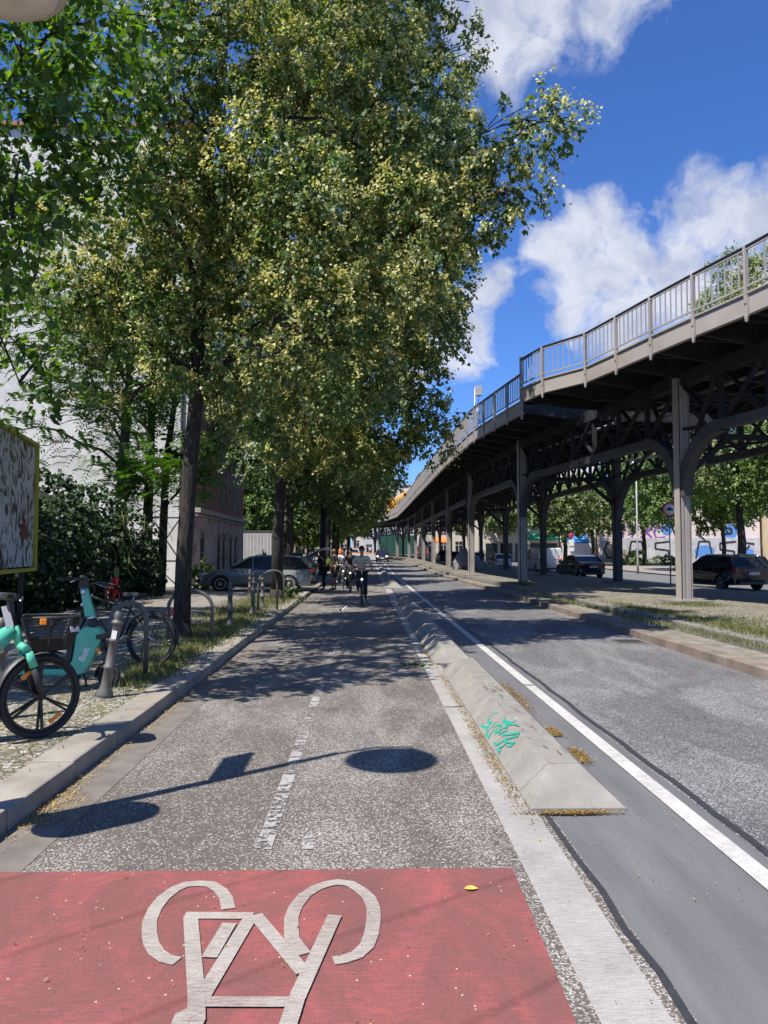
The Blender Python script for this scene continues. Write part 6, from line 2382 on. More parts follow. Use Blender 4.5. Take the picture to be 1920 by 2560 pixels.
def city_bike(name, label, loc, rz, paint=BLACKP, steer=0.0, group=None, lean=0.0, rider=False, rack=True, basket=False, cat='bicycle', simple=False):
    """x forward, origin under the bottom bracket"""
    t = thing(name, label, cat, loc, rz, group)
    t.rotation_euler = (lean, 0, rz)
    r = .345
    rear, front = Vector((-.46, 0, r)), Vector((.62, 0, r))
    bb, seat, head0, head1 = Vector((0, 0, .29)), Vector((-.17, 0, .80)), Vector((.40, 0, .90)), Vector((.44, 0, .74))
    bm = BM()
    tube(bm, [bb, seat + Vector((-.02, 0, .06))], .016, 8)
    tube(bm, [bb, head1], .019, 8)
    tube(bm, [Vector((-.15, 0, .74)), head0], .015, 8)
    tube(bm, [head0 + Vector((-.01, 0, .03)), head1 + Vector((.01, 0, -.04))], .021, 8)
    for s in (-1, 1):
        tube(bm, [bb, Vector((rear.x, s * .06, rear.z))], .010, 6)
        tube(bm, [Vector((-.15, 0, .74)), Vector((rear.x, s * .06, rear.z))], .008, 6)
    obj('frame', bm, paint, t)
    wheel(t, rear, r, 0, spokes=20 if simple else 32)
    st = Matrix.Rotation(steer, 3, 'Z')
    pv = Vector((.47, 0, 0))
    S_ = lambda v: st @ (Vector(v) - pv) + pv
    wheel(t, S_(front), r, steer, spokes=20 if simple else 32)
    bm = BM()
    for s in (-1, 1):
        tube(bm, [S_((.455, s * .055, .70)), S_((.50, s * .058, .55)), S_((.62, s * .058, r))], .012, 6)
    tube(bm, [S_((.455, -.055, .70)), S_((.455, .055, .70))], .012, 6)
    obj('fork', bm, paint, t)
    bm = BM()
    tube(bm, [S_((.39, 0, .92)), S_((.37, 0, 1.02)), S_((.42, 0, 1.05))], .013, 8)
    tube(bm, [S_((.20, -.31, 1.06)), S_((.30, -.26, 1.09)), S_((.40, -.12, 1.07)), S_((.42, 0, 1.05)), S_((.40, .12, 1.07)), S_((.30, .26, 1.09)), S_((.20, .31, 1.06))], .011, 8)
    hb = obj('handlebar', bm, CHROME if rider else BLACKP, t)
    for s in (-1, 1):
        bm = BM(); tube(bm, [S_((.13, s * .33, 1.045)), S_((.24, s * .295, 1.07))], .017, 8); obj('grip', bm, RUBBER, hb)
        bm = BM(); tube(bm, [S_((.33, s * .23, 1.065)), S_((.24, s * .30, 1.035)), S_((.18, s * .33, 1.02))], .006, 5); obj('brake_lever', bm, STEEL, hb)
    bm = BM()
    prism(bm, [(-.14, -.10), (-.13, .10), (-.02, .035), (.14, .02), (.15, 0), (.14, -.02), (-.02, -.035)], .90, .955, f=lambda x, y, z: Vector((x - .19, z, y)))
    obj('saddle', bm, RUBBER, t, bevel=.015)
    bm = BM(); tube(bm, [(-.18, 0, .84), (-.195, 0, .92)], .013, 8); obj('seat_post', bm, STEEL, t)
    bm = BM()
    mudguard(bm, rear, r + .025, 10, 190); mudguard(bm, S_(front), r + .025, 40, 165, rot=steer)
    obj('mudguard', bm, BLACKP, t)
    bm = BM()
    torus(bm, (0, -.045, .29), Matrix.Identity(3), .085, .006, 24, 6)
    bar(bm, (0, -.05, .29), (.12, -.06, .17), .02, .02); bar(bm, (0, .05, .29), (-.12, .06, .41), .02, .02)
    bar(bm, (0, -.045, .375), (rear.x, -.045, rear.z + .03), .006, .01); bar(bm, (0, -.045, .205), (rear.x, -.045, rear.z - .03), .006, .01)
    ck = obj('crankset', bm, STEEL, t)
    bm = BM(); box(bm, (.12, -.11, .165), (.09, .09, .02)); obj('pedal', bm, RUBBER, t)
    bm = BM(); box(bm, (-.12, .11, .415), (.09, .09, .02)); obj('pedal', bm, RUBBER, t)
    bm = BM(); lathe(bm, [(.02, -.03), (.035, .02), (.03, .035)], S_((.50, 0, .79)), 12, Matrix.Rotation(R(90), 3, 'Y')); obj('front_light', bm, emis('bike_lamp', (.95, .95, .85), 1.5) if rider else CHROME, t)
    if rack:
        bm = BM()
        for s in (-1, 1):
            tube(bm, [(-.20, s * .05, .76), (-.70, s * .065, .76)], .006, 5)
            tube(bm, [(-.62, s * .07, .76), (rear.x, s * .07, rear.z)], .005, 5)
        for x in (-.3, -.45, -.6, -.7):
            tube(bm, [(x, -.06, .76), (x, .06, .76)], .005, 5)
        obj('rack', bm, BLACKP, t)
        bm = BM(); box(bm, (-.73, 0, .70), (.03, .09, .05)); obj('rear_light', bm, REDLAMP, t, bevel=.008)
    if basket:
        bm = BM()
        for z in (.86, .94, 1.02, 1.08):
            tube(bm, [(.5, -.17, z), (.82, -.17, z), (.82, .17, z), (.5, .17, z), (.5, -.17, z)], .006, 5)
        obj('basket', bm, BLACKP, t)
    bm = BM(); tube(bm, [(-.36, .05, .30), (-.42, .19, .02), (-.46, .21, .0)], .009, 6); obj('kickstand', bm, BLACKP, t)
    return t


city_bike('parked_bicycle', 'black city bicycle with a pannier rack leaning on the bent hoop', (-3.28, 10.27, .12), R(180 - 9), steer=.35, lean=R(3))

# mint rental e-bike, cropped by the left edge
t = thing('rental_bicycle', 'mint green rental bicycle with a black front basket at the left edge', 'bicycle', (-2.62, 6.30, .12), R(28))
r = .335
steer = R(48.6 - 28)
DBLACK = mat('dark_plastic', (.028, .028, .030), .5, var=.1)
wheel(t, (0, 0, r), r, steer, cast=6, tyre=.026, reflect=(R(-58), R(122)))
wheel(t, (-1.08, 0, r), r, 0, cast=6, tyre=.026, reflect=(R(30),))
st = Matrix.Rotation(steer, 3, 'Z')
S2 = lambda v: st @ Vector(v)
bm = BM()
for s in (-1, 1):
    tube(bm, [S2((-.13, s * .06, .70)), S2((-.09, s * .062, .58))], [.034, .034], 10)
tube(bm, [S2((-.15, -.06, .72)), S2((-.16, 0, .745)), S2((-.15, .06, .72))], .034, 10)
obj('fork_crown', bm, MINT, t)
bm = BM()
for s in (-1, 1):
    tube(bm, [S2((-.09, s * .062, .58)), S2((-.01, s * .062, r))], [.030, .024], 10)
fk_ = obj('fork_leg', bm, DBLACK, t)
bm = BM()
tube(bm, [(-.15, 0, .72), (-.20, 0, .90)], .036, 12)
tube(bm, [(-.20, 0, .88), (-.36, 0, .76), (-.58, 0, .44), (-.80, 0, .36), (-1.08, .0, .34)], [.05, .085, .075, .055, .03], 12)
for s in (-1, 1):
    tube(bm, [(-.66, 0, .42), (-1.08, s * .07, r)], .022, 8)
obj('frame', bm, MINT, t, smooth=True)
bm = BM()
tube(bm, [(-.20, 0, .88), (-.225, 0, 1.0), S2((-.26, 0, 1.12))], .028, 10)
tube(bm, [S2((-.38, -.33, 1.16)), S2((-.30, -.18, 1.15)), S2((-.25, 0, 1.13)), S2((-.30, .18, 1.15)), S2((-.38, .33, 1.16))], .016, 8)
tube(bm, [S2((-.28, -.15, 1.14)), S2((-.28, .15, 1.14))], .03, 8)
hb = obj('handlebar', bm, DBLACK, t)
for s in (-1, 1):
    bm = BM(); tube(bm, [S2((-.46, s * .36, 1.165)), S2((-.35, s * .28, 1.16))], .021, 10); obj('grip', bm, RUBBER, hb)
    bm = BM(); tube(bm, [S2((-.27, s * .24, 1.14)), S2((-.33, s * .33, 1.12))], .008, 6); obj('brake_lever', bm, CHROME, hb)
bm = BM(); box(bm, (-.255, -.035, .98), (.055, .008, .17), Matrix.Rotation(R(-14), 3, 'Y')); obj('number_sticker', bm, WPLAST, hb)
# basket
B2 = Matrix.Rotation(R(-20), 3, 'Z')
bk = bpy.data.objects.new('basket', None)
link(bk, t)
bk.location = (-.12, 0, .70)
bk.rotation_euler = (0, 0, R(-6))
bm = BM()
x0, x1, wd = -.02, .40, .17


def bring(z, inset):
    a, b_, w_ = x0 + inset, x1 - inset, wd - inset
    return [(a, -w_, z), (b_ - .06, -w_, z), (b_, -w_ + .07, z), (b_, w_ - .07, z), (b_ - .06, w_, z), (a, w_, z)]


tube(bm, bring(.27, 0) + [bring(.27, 0)[0]], .010, 8)
for i, z in enumerate((.235, .205, .175, .145, .115)):
    p = bring(z, .008 + i * .008)
    for a, b_ in zip(p, p[1:] + p[:1]):
        bar(bm, a, b_, .008, .009)
for q in range(6):
    a = bring(.27, 0)[q]; b_ = bring(.06, .055)[q]
    bar(bm, a, b_, .018, .018)
bar(bm, (.17, -wd + .005, .27), (.17, -wd + .05, .06), .02, .018)
obj('basket_slats', bm, DBLACK, bk)
bm = BM()
lo, hi = bring(0.0, .075), bring(.10, .04)
va = [bm.verts.new(p) for p in lo]; vb = [bm.verts.new(p) for p in hi]
bm.faces.new(va)
for q in range(6):
    bm.faces.new((va[q], va[(q + 1) % 6], vb[(q + 1) % 6], vb[q]))
fr = bring(.265, .004); fl_ = bring(.08, .042)
for q in (1, 2, 3):
    bm.faces.new([bm.verts.new(p) for p in (fr[q], fr[q + 1], fl_[q + 1], fl_[q])])
bmesh.ops.solidify(bm, geom=bm.faces[:], thickness=.006)
obj('basket_tub', bm, DBLACK, bk)
bm = BM(); box(bm, (.13, -.182, .24), (.05, .012, .05)); obj('reflector', bm, ORANGE, bk, bevel=.01)
mt = Matrix.Translation((.362, -.138, .17)) @ Matrix.Rotation(R(49), 4, 'Z') @ Matrix.Rotation(R(84), 4, 'X')
text_mesh('basket_lettering', 'Bolt', .065, WPLAST, bk, mt, .001, .002)
bm = BM(); mudguard(bm, (0, 0, r), r + .03, 62, 205, .075, rot=steer); obj('mudguard', bm, DBLACK, t)
bm = BM(); box(bm, (-.95, 0, .55), (.3, .05, .05)); tube(bm, [(-.66, 0, .45), (-.78, 0, .95)], .02, 8); obj('seat_post', bm, BLACKP, t)
bm = BM(); box(bm, (-.80, 0, .98), (.26, .16, .06)); obj('saddle', bm, RUBBER, t, bevel=.025)
bm = BM(); tube(bm, [(-.6, .06, .32), (-.66, .22, .02)], .012, 6); obj('kickstand', bm, BLACKP, t)

# mint kick scooter
t = thing('rental_scooter', 'mint green electric kick scooter standing between the two bicycles', 'kick scooter', (-3.35, 8.62, .12), R(2))
wr = .128


def small_wheel(x):
    w_ = bpy.data.objects.new('wheel', None)
    link(w_, t)
    w_.location = (x, 0, wr)
    bm = BM(); torus(bm, (0, 0, 0), Matrix.Identity(3), wr - .026, .026, 36, 10); obj('tyre', bm, RUBBER, w_)
    bm = BM(); torus(bm, (0, 0, 0), Matrix.Identity(3), .075, .01, 28, 6)
    for k in range(5):
        a = k * 2 * math.pi / 5
        bar(bm, (0, 0, 0), (.075 * math.cos(a), 0, .075 * math.sin(a)), .02, .02)
    lathe(bm, [(.001, -.03), (.03, -.03), (.03, .03), (.001, .03)], n=12, axis=Matrix.Rotation(R(90), 3, 'X'))
    obj('rim', bm, DBLACK, w_)


small_wheel(.50); small_wheel(-.45)
bm = BM()
prism(bm, [(-.60, .20), (-.52, .15), (.16, .13), (.24, .16), (.30, .24), (.42, .50), (.44, .58), (.40, .66), (.24, .67), (.16, .58), (.12, .30), (.06, .22), (-.5, .22)], -.075, .075)
obj('frame', bm, MINT, t, bevel=.022, bseg=3)
bm = BM(); box(bm, (-.22, 0, .23), (.6, .16, .015)); obj('deck', bm, RUBBER, t, bevel=.006)
bm = BM(); prism(bm, [(.045, .24), (.10, .30), (.135, .585), (.06, .60)], -.045, .045); obj('cable_duct', bm, DBLACK, t, bevel=.01)
bm = BM(); tube(bm, [(.33, 0, .66), (.28, 0, .76)], .042, 12); obj('fold_joint', bm, DBLACK, t)
bm = BM(); tube(bm, [(.30, 0, .755), (.295, 0, .775)], .046, 12); obj('collar', bm, WPLAST, t)
bm = BM(); prism(bm, [(.235, .775), (.345, .775), (.255, 1.09), (.175, 1.09)], -.028, .028); sm = obj('stem', bm, MINT, t, bevel=.012)
bm = BM(); lathe(bm, [(.001, -.031), (.034, -.031), (.034, -.029), (.001, -.029)], (.215, 0, 1.05), 16, Matrix.Rotation(R(90), 3, 'X') @ Matrix.Scale(-1, 3, (0, 0, 1))); obj('round_sticker', bm, mat('sticker_blue', (.03, .10, .35), .5), sm)
bm = BM(); lathe(bm, [(.001, -.033), (.026, -.033), (.026, -.0312), (.001, -.0312)], (.215, 0, 1.05), 16, Matrix.Rotation(R(90), 3, 'X') @ Matrix.Scale(-1, 3, (0, 0, 1))); obj('sticker_face', bm, WPLAST, sm)
bm = BM(); prism(bm, [(.16, 1.09), (.26, 1.09), (.25, 1.20), (.17, 1.20)], -.03, .03)
tube(bm, [(.13, -.26, 1.20), (.20, -.1, 1.20), (.21, 0, 1.19), (.20, .1, 1.20), (.13, .26, 1.20)], .014, 8)
hb = obj('handlebar', bm, DBLACK, t)
for s in (-1, 1):
    bm = BM(); tube(bm, [(.07, s * .34, 1.205), (.15, s * .22, 1.20)], .019, 8); obj('grip', bm, RUBBER, hb)
    bm = BM(); tube(bm, [(.20, s * .16, 1.19), (.17, s * .30, 1.17)], .007, 6); obj('brake_lever', bm, CHROME, hb)
bm = BM()
for s in (-1, 1):
    tube(bm, [(.42, s * .045, .56), (.45, s * .05, .42)], .018, 8); tube(bm, [(.45, s * .05, .42), (.50, s * .05, wr)], .024, 8)
box(bm, (.425, 0, .56), (.09, .17, .05))
obj('suspension_fork', bm, DBLACK, t)
bm = BM(); box(bm, (.40, -.08, .42), (.03, .015, .04)); obj('reflector', bm, ORANGE, t)
bm = BM(); mudguard(bm, (.50, 0, wr), wr + .02, 70, 190, .07); mudguard(bm, (-.45, 0, wr), wr + .02, 0, 140, .07); obj('mudguard', bm, DBLACK, t)
bm = BM(); tube(bm, [(.20, -.03, .15), (.18, -.10, .0)], .012, 6); tube(bm, [(.22, .03, .15), (.25, .05, .0)], .010, 6); obj('kickstand', bm, BLACKP, t)
mt = Matrix.Translation((.255, -.077, .37)) @ Matrix.Rotation(R(90), 4, 'X') @ Matrix.Rotation(R(68), 4, 'Z')
text_mesh('frame_lettering', 'Bolt', .095, WPLAST, t, mt, .001, .003)

# red rental bicycle further back
t = thing('rental_bicycle', 'bright red rental bicycle with green panels in front of the ivy', 'bicycle', (-6.35, 19.4, .12), R(-62))
wheel(t, (.55, 0, .33), .33, .3, spokes=16)
wheel(t, (-.52, 0, .33), .33, 0, spokes=16)
bm = BM()
tube(bm, [(.40, 0, 1.12), (.42, 0, .86), (.50, 0, .62)], [.045, .05, .04], 10)
tube(bm, [(.42, 0, .86), (.20, 0, .50), (-.1, 0, .36), (-.52, 0, .33)], [.07, .08, .06, .03], 10)
tube(bm, [(-.08, 0, .4), (-.22, 0, .80)], .03, 8)
for s in (-1, 1):
    tube(bm, [(.50, s * .06, .64), (.55, s * .06, .33)], .02, 8)
tube(bm, [(.50, -.06, .64), (.50, .06, .64)], .03, 8)
obj('frame', bm, REDP, t)
bm = BM(); mudguard(bm, (-.52, 0, .33), .36, 0, 180, .08); mudguard(bm, (.55, 0, .33), .36, 60, 190, .08, rot=.3); obj('mudguard', bm, REDP, t)
bm = BM(); prism(bm, [(.46, .92), (.50, .90), (.53, 1.06), (.49, 1.10)], -.06, .06); prism(bm, [(.2, .62), (.30, .62), (.34, .84), (.24, .84)], -.09, -.07); obj('green_panel', bm, mat('lime_green_panel', (.13, .26, .06), .5), t, bevel=.01)
bm = BM(); tube(bm, [(.40, 0, 1.1), (.37, 0, 1.22)], .02, 8); tube(bm, [(.22, -.32, 1.22), (.36, -.12, 1.24), (.36, .12, 1.24), (.22, .32, 1.22)], .014, 8); obj('handlebar', bm, BLACKP, t)
bm = BM(); box(bm, (-.26, 0, .97), (.26, .15, .06)); obj('saddle', bm, RUBBER, t, bevel=.02)
bm = BM(); tube(bm, [(-.22, 0, .78), (-.26, 0, .95)], .016, 8); obj('seat_post', bm, STEEL, t)
city_bike('parked_bicycle', 'dark bicycle parked beside the park bench', (42.8, 86.5, .08), R(178), simple=True)

# ================================================================== people
SKIN = mat('skin', (.42, .24, .17), .55, var=.06, scale=8)
SKIND = mat('tanned_skin', (.26, .15, .11), .55, var=.06, scale=8)


def skin_mesh(name, verts, edges, radii, m, parent, sub=1, root=0):
    me = bpy.data.meshes.new(name)
    me.from_pydata([tuple(v) for v in verts], edges, [])
    o = bpy.data.objects.new(name, me)
    link(o, parent)
    md = o.modifiers.new('skin', 'SKIN')
    md.use_smooth_shade = True
    sv = me.skin_vertices[0].data if me.skin_vertices else None
    if sv is None:
        bm = BM(); bm.from_mesh(me); bm.verts.layers.skin.verify(); bm.to_mesh(me); bm.free()
        sv = me.skin_vertices[0].data
    for i, r in enumerate(radii):
        sv[i].radius = r if isinstance(r, tuple) else (r, r)
        sv[i].use_root = (i == root)
    s = o.modifiers.new('subsurf', 'SUBSURF')
    s.levels = s.render_levels = sub
    me.materials.append(m)
    return o


def person(label, loc, rz, J, top, legs, shoe, hair, skin=SKIN, sleeves='short', leglen='long', hairlong=False, cap=None, glasses=False, group=None, hat=None, top2=None):
    """J: joint positions in the person's frame (x right, y forward, z up)"""
    t = thing('person', label, 'person', loc, rz, group)
    V_, E_, R_ = [], [], []
    idx = {}

    def add(k, p, r, frm=None):
        idx[k] = len(V_)
        V_.append(Vector(p)); R_.append(r)
        if frm is not None:
            E_.append((idx[frm], idx[k]))
    pel, ch, nk, hd = Vector(J['pelvis']), Vector(J['chest']), Vector(J['neck']), Vector(J['head'])
    add('pel', pel, (.125, .10))
    add('waist', pel.lerp(ch, .45), (.115, .085), 'pel')
    add('ch', ch, (.145, .095), 'waist')
    add('nk', nk, .05, 'ch')
    f = Vector(J.get('face', (0, 1, 0))).normalized()
    add('jaw', nk.lerp(hd, .55) + f * .015, .062, 'nk')
    add('hd', hd, (.078, .092), 'jaw')
    add('cr', hd + (hd - nk).normalized() * .085, (.062, .07), 'hd')
    for s, n in ((-1, 'L'), (1, 'R')):
        add('sh' + n, J['sh' + n], .055, 'ch')
        add('el' + n, J['el' + n], .040, 'sh' + n)
        add('wr' + n, J['wr' + n], .026, 'el' + n)
        d = (Vector(J['wr' + n]) - Vector(J['el' + n])).normalized()
        hd_ = Vector(J['wr' + n]) + d * .055
        add('pm' + n, hd_, (.036, .018), 'wr' + n)
        side = d.cross(Vector((0, 1, 0))) if abs(d.y) < .8 else d.cross(Vector((0, 0, 1)))
        side.normalize()
        curl = side.cross(d).normalized() * (.035)
        for q in range(4):
            o_ = side * (-.027 + .018 * q)
            ln = (.062, .075, .07, .055)[q]
            add('f%s%d' % (n, q), hd_ + d * (.035) + o_, .009, 'pm' + n)
            add('g%s%d' % (n, q), hd_ + d * (.035 + ln * .6) + o_ + curl * .4, .0085, 'f%s%d' % (n, q))
            add('h%s%d' % (n, q), hd_ + d * (.03 + ln * .9) + o_ + curl * 1.0, .0075, 'g%s%d' % (n, q))
        add('t' + n, hd_ - side * .04 + d * .01, .010, 'pm' + n)
        add('u' + n, hd_ - side * .055 + d * .045 + curl * .4, .009, 't' + n)
        add('hp' + n, J['hp' + n], .09, 'pel')
        add('kn' + n, J['kn' + n], .055, 'hp' + n)
        add('cf' + n, Vector(J['kn' + n]).lerp(Vector(J['an' + n]), .35), .052, 'kn' + n)
        add('an' + n, J['an' + n], .034, 'cf' + n)
        toe = Vector(J['an' + n]) + Vector(J.get('toe' + n, (0, .15, -.05)))
        add('to' + n, toe, (.035, .022), 'an' + n)
    skin_mesh('body', V_, E_, R_, skin, t, sub=2)
    hdc = hd

    def sub(keys, edges, scale, m, name, extra=0.0, sub_=2, ends=None):
        vs = [V_[idx[k]] if not isinstance(k, tuple) else V_[idx[k[0]]].lerp(V_[idx[k[1]]], k[2]) for k in keys]
        rs = []
        for k in keys:
            r0 = R_[idx[k]] if not isinstance(k, tuple) else R_[idx[k[0]]]
            r0 = r0 if isinstance(r0, tuple) else (r0, r0)
            rs.append((r0[0] * scale + extra, r0[1] * scale + extra))
        if ends:
            for i, r in ends.items():
                rs[i] = (r, r)
        return skin_mesh(name, vs, edges, rs, m, t, sub=sub_)
    arm = .62 if sleeves == 'short' else 1.0
    kk = ['ch', 'waist', ('waist', 'pel', .8), ('ch', 'nk', .45)]
    ed = [(0, 1), (1, 2), (0, 3)]
    for n in 'LR':
        b_ = len(kk)
        kk += ['sh' + n]
        ed += [(0, b_)]
        if sleeves == 'short':
            kk += [('sh' + n, 'el' + n, .8)]; ed += [(b_, b_ + 1)]
        else:
            kk += ['el' + n, ('el' + n, 'wr' + n, .92)]; ed += [(b_, b_ + 1), (b_ + 1, b_ + 2)]
    sub(kk, ed, 1.10, top, 'shirt', .012, ends={3: .06})
    kk = ['pel']; ed = []
    for n in 'LR':
        b_ = len(kk)
        kk += ['hp' + n, 'kn' + n if leglen != 'short' else ('hp' + n, 'kn' + n, .97)]
        ed += [(0, b_), (b_, b_ + 1)]
        if leglen == 'long':
            kk += ['cf' + n, ('cf' + n, 'an' + n, .9)]; ed += [(b_ + 1, b_ + 2), (b_ + 2, b_ + 3)]
    sub(kk, ed, 1.08, legs, 'trousers', .014)
    for n in 'LR':
        a_ = V_[idx['an' + n]]; b_ = V_[idx['to' + n]]
        skin_mesh('shoe', [a_ + (a_ - b_) * .15 + Vector((0, 0, -.02)), a_.lerp(b_, .5), b_ + (b_ - a_) * .25], [(0, 1), (1, 2)], [(.045, .045), (.05, .042), (.042, .028)], shoe, t, sub=2)
    # hair as a shell over the back and top of the skull
    upd = (hd - nk).normalized()
    s_ = f.cross(upd).normalized()
    if hair:
        bm = BM()
        bmesh.ops.create_icosphere(bm, subdivisions=3, radius=1.0)
        rot = Matrix((s_, f, upd)).transposed()
        dele = [v for v in bm.verts if (v.co.y > .35 and v.co.z < .35) or v.co.z < (-.9 if hairlong else -.45)]
        bmesh.ops.delete(bm, geom=dele, context='VERTS')
        for v in bm.verts:
            k = 1 + .05 * math.sin(13 * v.co.x) * math.sin(11 * v.co.z)
            z = v.co.z * .125 * k + .045
            if hairlong and v.co.z < 0:
                z -= .12 * -v.co.z
            v.co = rot @ Vector((v.co.x * .094 * k, v.co.y * .108 * k - .012, z)) + hd
        for fc in bm.faces:
            fc.smooth = True
        obj('hair', bm, hair, t)
    if cap:
        bm = BM()
        bmesh.ops.create_icosphere(bm, subdivisions=3, radius=1.0)
        rot = Matrix((s_, f, upd)).transposed()
        bmesh.ops.delete(bm, geom=[v for v in bm.verts if v.co.z < -.05], context='VERTS')
        for v in bm.verts:
            v.co = rot @ Vector((v.co.x * .10, v.co.y * .115, v.co.z * .12 + .055)) + hd
        box(bm, hd + f * .14 + upd * .055, (.15, .10, .012), rot)
        obj('cap', bm, cap, t)
    # face
    rot = Matrix((s_, f, upd)).transposed()
    bm = BM(); prism(bm, [(-.016, -.012), (.016, -.012), (.004, .03), (-.004, .03)], .085, .118, f=lambda x, y, z: rot @ Vector((x, y, z + .0)) + hd); obj('nose', bm, skin, t, bevel=.004)
    bm = BM()
    for s in (-1, 1):
        if glasses:
            box(bm, hd + f * .100 + s_ * s * .034 + upd * .028, (.055, .012, .036), rot)
        else:
            box(bm, hd + f * .093 + s_ * s * .031 + upd * .028, (.022, .010, .010), rot)
    if glasses:
        box(bm, hd + f * .104 + upd * .034, (.03, .008, .008), rot)
        for s in (-1, 1):
            bar(bm, hd + f * .09 + s_ * s * .07 + upd * .03, hd - f * .02 + s_ * s * .085 + upd * .03, .006, .012)
    obj('sunglasses' if glasses else 'eyes', bm, BLACKP, t)
    bm = BM(); box(bm, hd + f * .088 - upd * .045, (.042, .01, .009), rot); obj('mouth', bm, mat('lips', (.30, .10, .09), .6), t)
    bm = BM()
    for s in (-1, 1):
        box(bm, hd + s_ * s * .086 + upd * .005, (.014, .03, .055), rot)
    obj('ears', bm, skin, t, bevel=.005)
    return t


def stand(h=1.76, lean=(0, 0), armL=None, armR=None, face=(0, 1, 0), bend=0.0, stepf=.0):
    k = h / 1.76
    lx, ly = lean
    J = dict(pelvis=(0, 0 - bend * .12, .96), chest=(lx * .5, ly * .5 + bend * .22, 1.32 - bend * .10), neck=(lx, ly + bend * .42, 1.50 - bend * .20), head=(lx, ly + .02 + bend * .56, 1.635 - bend * .25), face=face)
    for s, n in ((-1, 'L'), (1, 'R')):
        J['sh' + n] = (s * .185 + lx * .8, ly * .8 + bend * .34, 1.43 - bend * .17)
        J['el' + n] = (s * .235 + lx * .6, ly * .5 + bend * .45, 1.14 - bend * .15)
        J['wr' + n] = (s * .245 + lx * .5, ly * .5 + .10 + bend * .6, .90 - bend * .02)
        J['hp' + n] = (s * .095, -bend * .12, .90)
        J['kn' + n] = (s * .105, .02 + s * stepf * .5, .50)
        J['an' + n] = (s * .11, s * stepf, .085)
    if armL: J['elL'], J['wrL'] = armL
    if armR: J['elR'], J['wrR'] = armR
    return {a: (tuple(c * k for c in b_) if not a.startswith('toe') and a != 'face' else b_) for a, b_ in J.items()}


WTEE = mat('cream_tshirt', (.52, .49, .43), .9, var=.06, scale=14, bump=.15)
WTEE2 = mat('white_tshirt', (.58, .58, .60), .9, var=.06, scale=14)
BTEE = mat('black_top', (.016, .015, .016), .9, var=.2)
DTEE = mat('charcoal_tshirt', (.07, .065, .065), .9, var=.1)
NAVY = mat('navy_trousers', (.018, .020, .030), .9, var=.15)
BLKT = mat('black_trousers', (.014, .014, .015), .9, var=.15)
HAIRD = mat('dark_hair', (.020, .014, .010), .7, var=.3)
HAIRR = mat('ginger_hair', (.34, .12, .05), .7, var=.3)
HAIRG = mat('grey_hair', (.20, .18, .16), .7, var=.3)
SHB = mat('dark_shoe', (.03, .03, .03), .7)
SHW = mat('white_shoe', (.62, .62, .62), .6)
REDT = mat('red_top', (.45, .06, .08), .9)


def ride(side_foot_out=None, hands=None, lean=0.0, facex=0.0, low='R'):
    """bike frame: x forward; person frame y forward. saddle at y -.19 z .955"""
    J = dict(pelvis=(0, -.20, 1.02), chest=(0, -.06, 1.36), neck=(0, .02, 1.535), head=(0, .05, 1.665), face=(facex, 1, -.02))
    for s, n in ((-1, 'L'), (1, 'R')):
        J['sh' + n] = (s * .19, -.02, 1.465)
        J['el' + n] = (s * .285, .03, 1.20)
        J['wr' + n] = (s * .315, .16, 1.09)
        J['hp' + n] = (s * .095, -.17, .97)
        lo = (n == low)
        J['kn' + n] = (s * .11, .16, .62) if lo else (s * .115, .24, .76)
        J['an' + n] = (s * .12, -.04, .24) if lo else (s * .12, .04, .50)
        J['toe' + n] = (0, .15, -.05)
    if side_foot_out:
        n = side_foot_out
        s = -1 if n == 'L' else 1
        J['kn' + n] = (s * .16, .16, .66)
        J['an' + n] = (s * .27, .14, .32)
        J['toe' + n] = (s * .04, .15, -.02)
    return J


# the riders come towards the camera: bike x forward -> world -y
def rider(bl, pl, x, y, rz, J, **k):
    z = rise(y)
    city_bike('ridden_bicycle', bl, (x, y, z), rz, rider=True, rack=False, group=None)
    person(pl, (x, y, z), rz - math.pi / 2, J, **k)


rider('bicycle with swept handlebar ridden by the man in the cream T-shirt', 'man in a cream T-shirt and sunglasses riding towards us, nearest cyclist', -.17, 24.2, R(-89), ride(facex=-.25, low='L'),
      top=WTEE, legs=NAVY, shoe=SHB, hair=HAIRD, glasses=True)
rider('bicycle ridden by the cyclist in the black top', 'cyclist in a black top and sunglasses, middle one of the riders', -.68, 31.7, R(-91), ride(facex=.1),
      top=BTEE, legs=BLKT, shoe=SHB, hair=HAIRD, glasses=True, sleeves='long', hairlong=False)
rider('bicycle ridden by the cyclist with the outstretched foot', 'cyclist in a white T-shirt with one white shoe stuck out sideways', -1.08, 34.6, R(-88), ride(side_foot_out='R', facex=.2),
      top=WTEE2, legs=NAVY, shoe=SHW, hair=HAIRD)
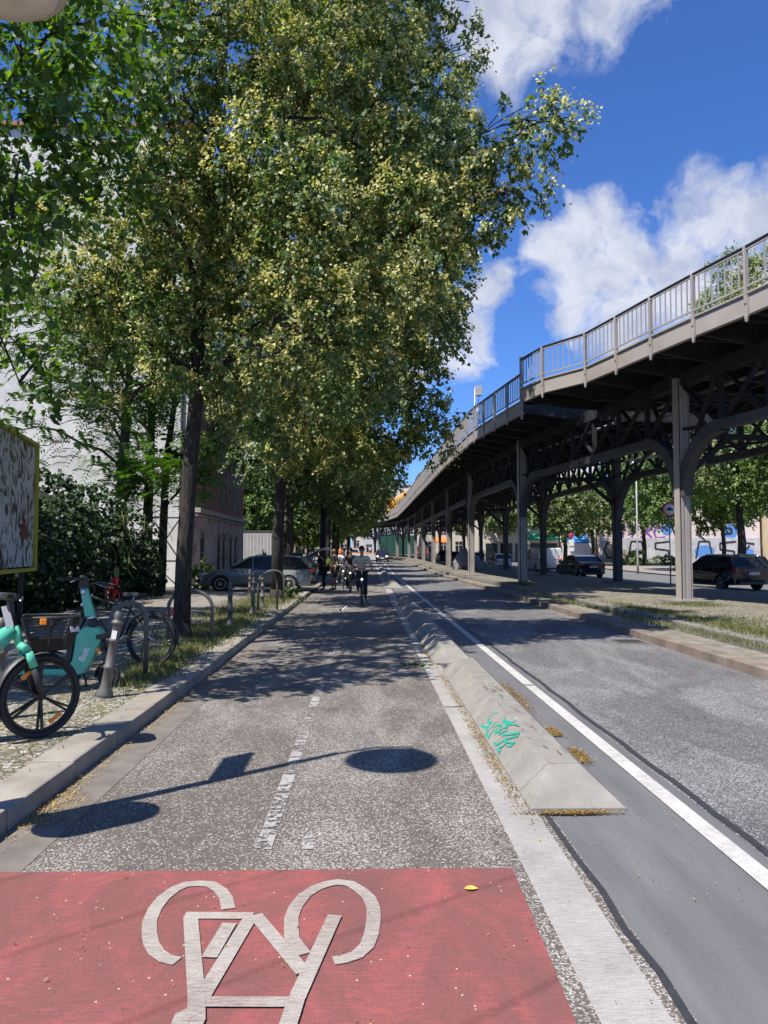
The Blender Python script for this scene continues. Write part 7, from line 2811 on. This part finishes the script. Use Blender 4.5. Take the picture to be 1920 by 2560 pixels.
# two men at the open boot
person('heavy man in black leaning into the open boot of the grey car', (-1.78, 32.0, .06), R(88), stand(1.74, bend=.55, face=(0, 1, -.4)), BTEE, BLKT, SHB, HAIRD, skin=SKIND)
person('balding man in black T-shirt and shorts with his arm hanging', (-1.38, 32.5, .03), R(120), stand(1.78, armR=((.27, -.02, 1.15), (.30, .08, .88)), face=(-.3, 1, -.1)), BTEE, BLKT, SHB, None, skin=SKIND, leglen='short')
# walkers on the far pavement behind the car
for (x, y, lb, tp, lg, hr, cp, rz, hl, h) in ((-4.60, 43.5, 'ginger haired walker with a black vest over red behind the car roof', BTEE, NAVY, HAIRR, None, 10, True, 1.70),
                                             (-4.25, 46.5, 'dark haired walker in a dark top between the two brighter ones', DTEE, BLKT, HAIRD, None, -10, False, 1.78),
                                             (-3.85, 42.5, 'walker in a charcoal T-shirt and pale cap behind the car roof', DTEE, NAVY, HAIRD, mat('pale_cap', (.55, .52, .48), .8), 8, False, 1.80),
                                             (-4.95, 45.0, 'walker in a red top almost hidden by the lime trunk', REDT, NAVY, HAIRD, None, 4, False, 1.66),
                                             (-3.45, 47.5, 'walker in a white top right of the pale cap', WTEE2, NAVY, HAIRG, None, 190, False, 1.72)):
    person(lb, (x, y, .12), R(rz), stand(h, stepf=.14), tp, lg, SHB, hr, hairlong=hl, cap=cp)
for (x, y, lb, tp) in ((-.9, 121, 'tiny figure in red behind the site barrier', REDT), (.5, 123, 'tiny figure in white behind the site barrier', WTEE2)):
    person(lb, (x, y, rise(y) + .25), R(0), stand(1.75), tp, NAVY, SHB, HAIRD)
# a feather / paper scrap on the lane
t = thing('paper_scrap', 'small white folded scrap lying on the lane before the cyclists', 'litter scrap', (-.72, 21.2, .01), .4)
bm = BM()
prism(bm, [(0, 0), (.16, .13), (.18, .12), (.02, -.01)], -.02, .02)
obj('white_fold', bm, WPLAST, t)
bm = BM(); prism(bm, [(-.03, 0), (0, 0), (0, .07), (-.03, .06)], -.02, .02); obj('dark_fold', bm, BLACKP, t)
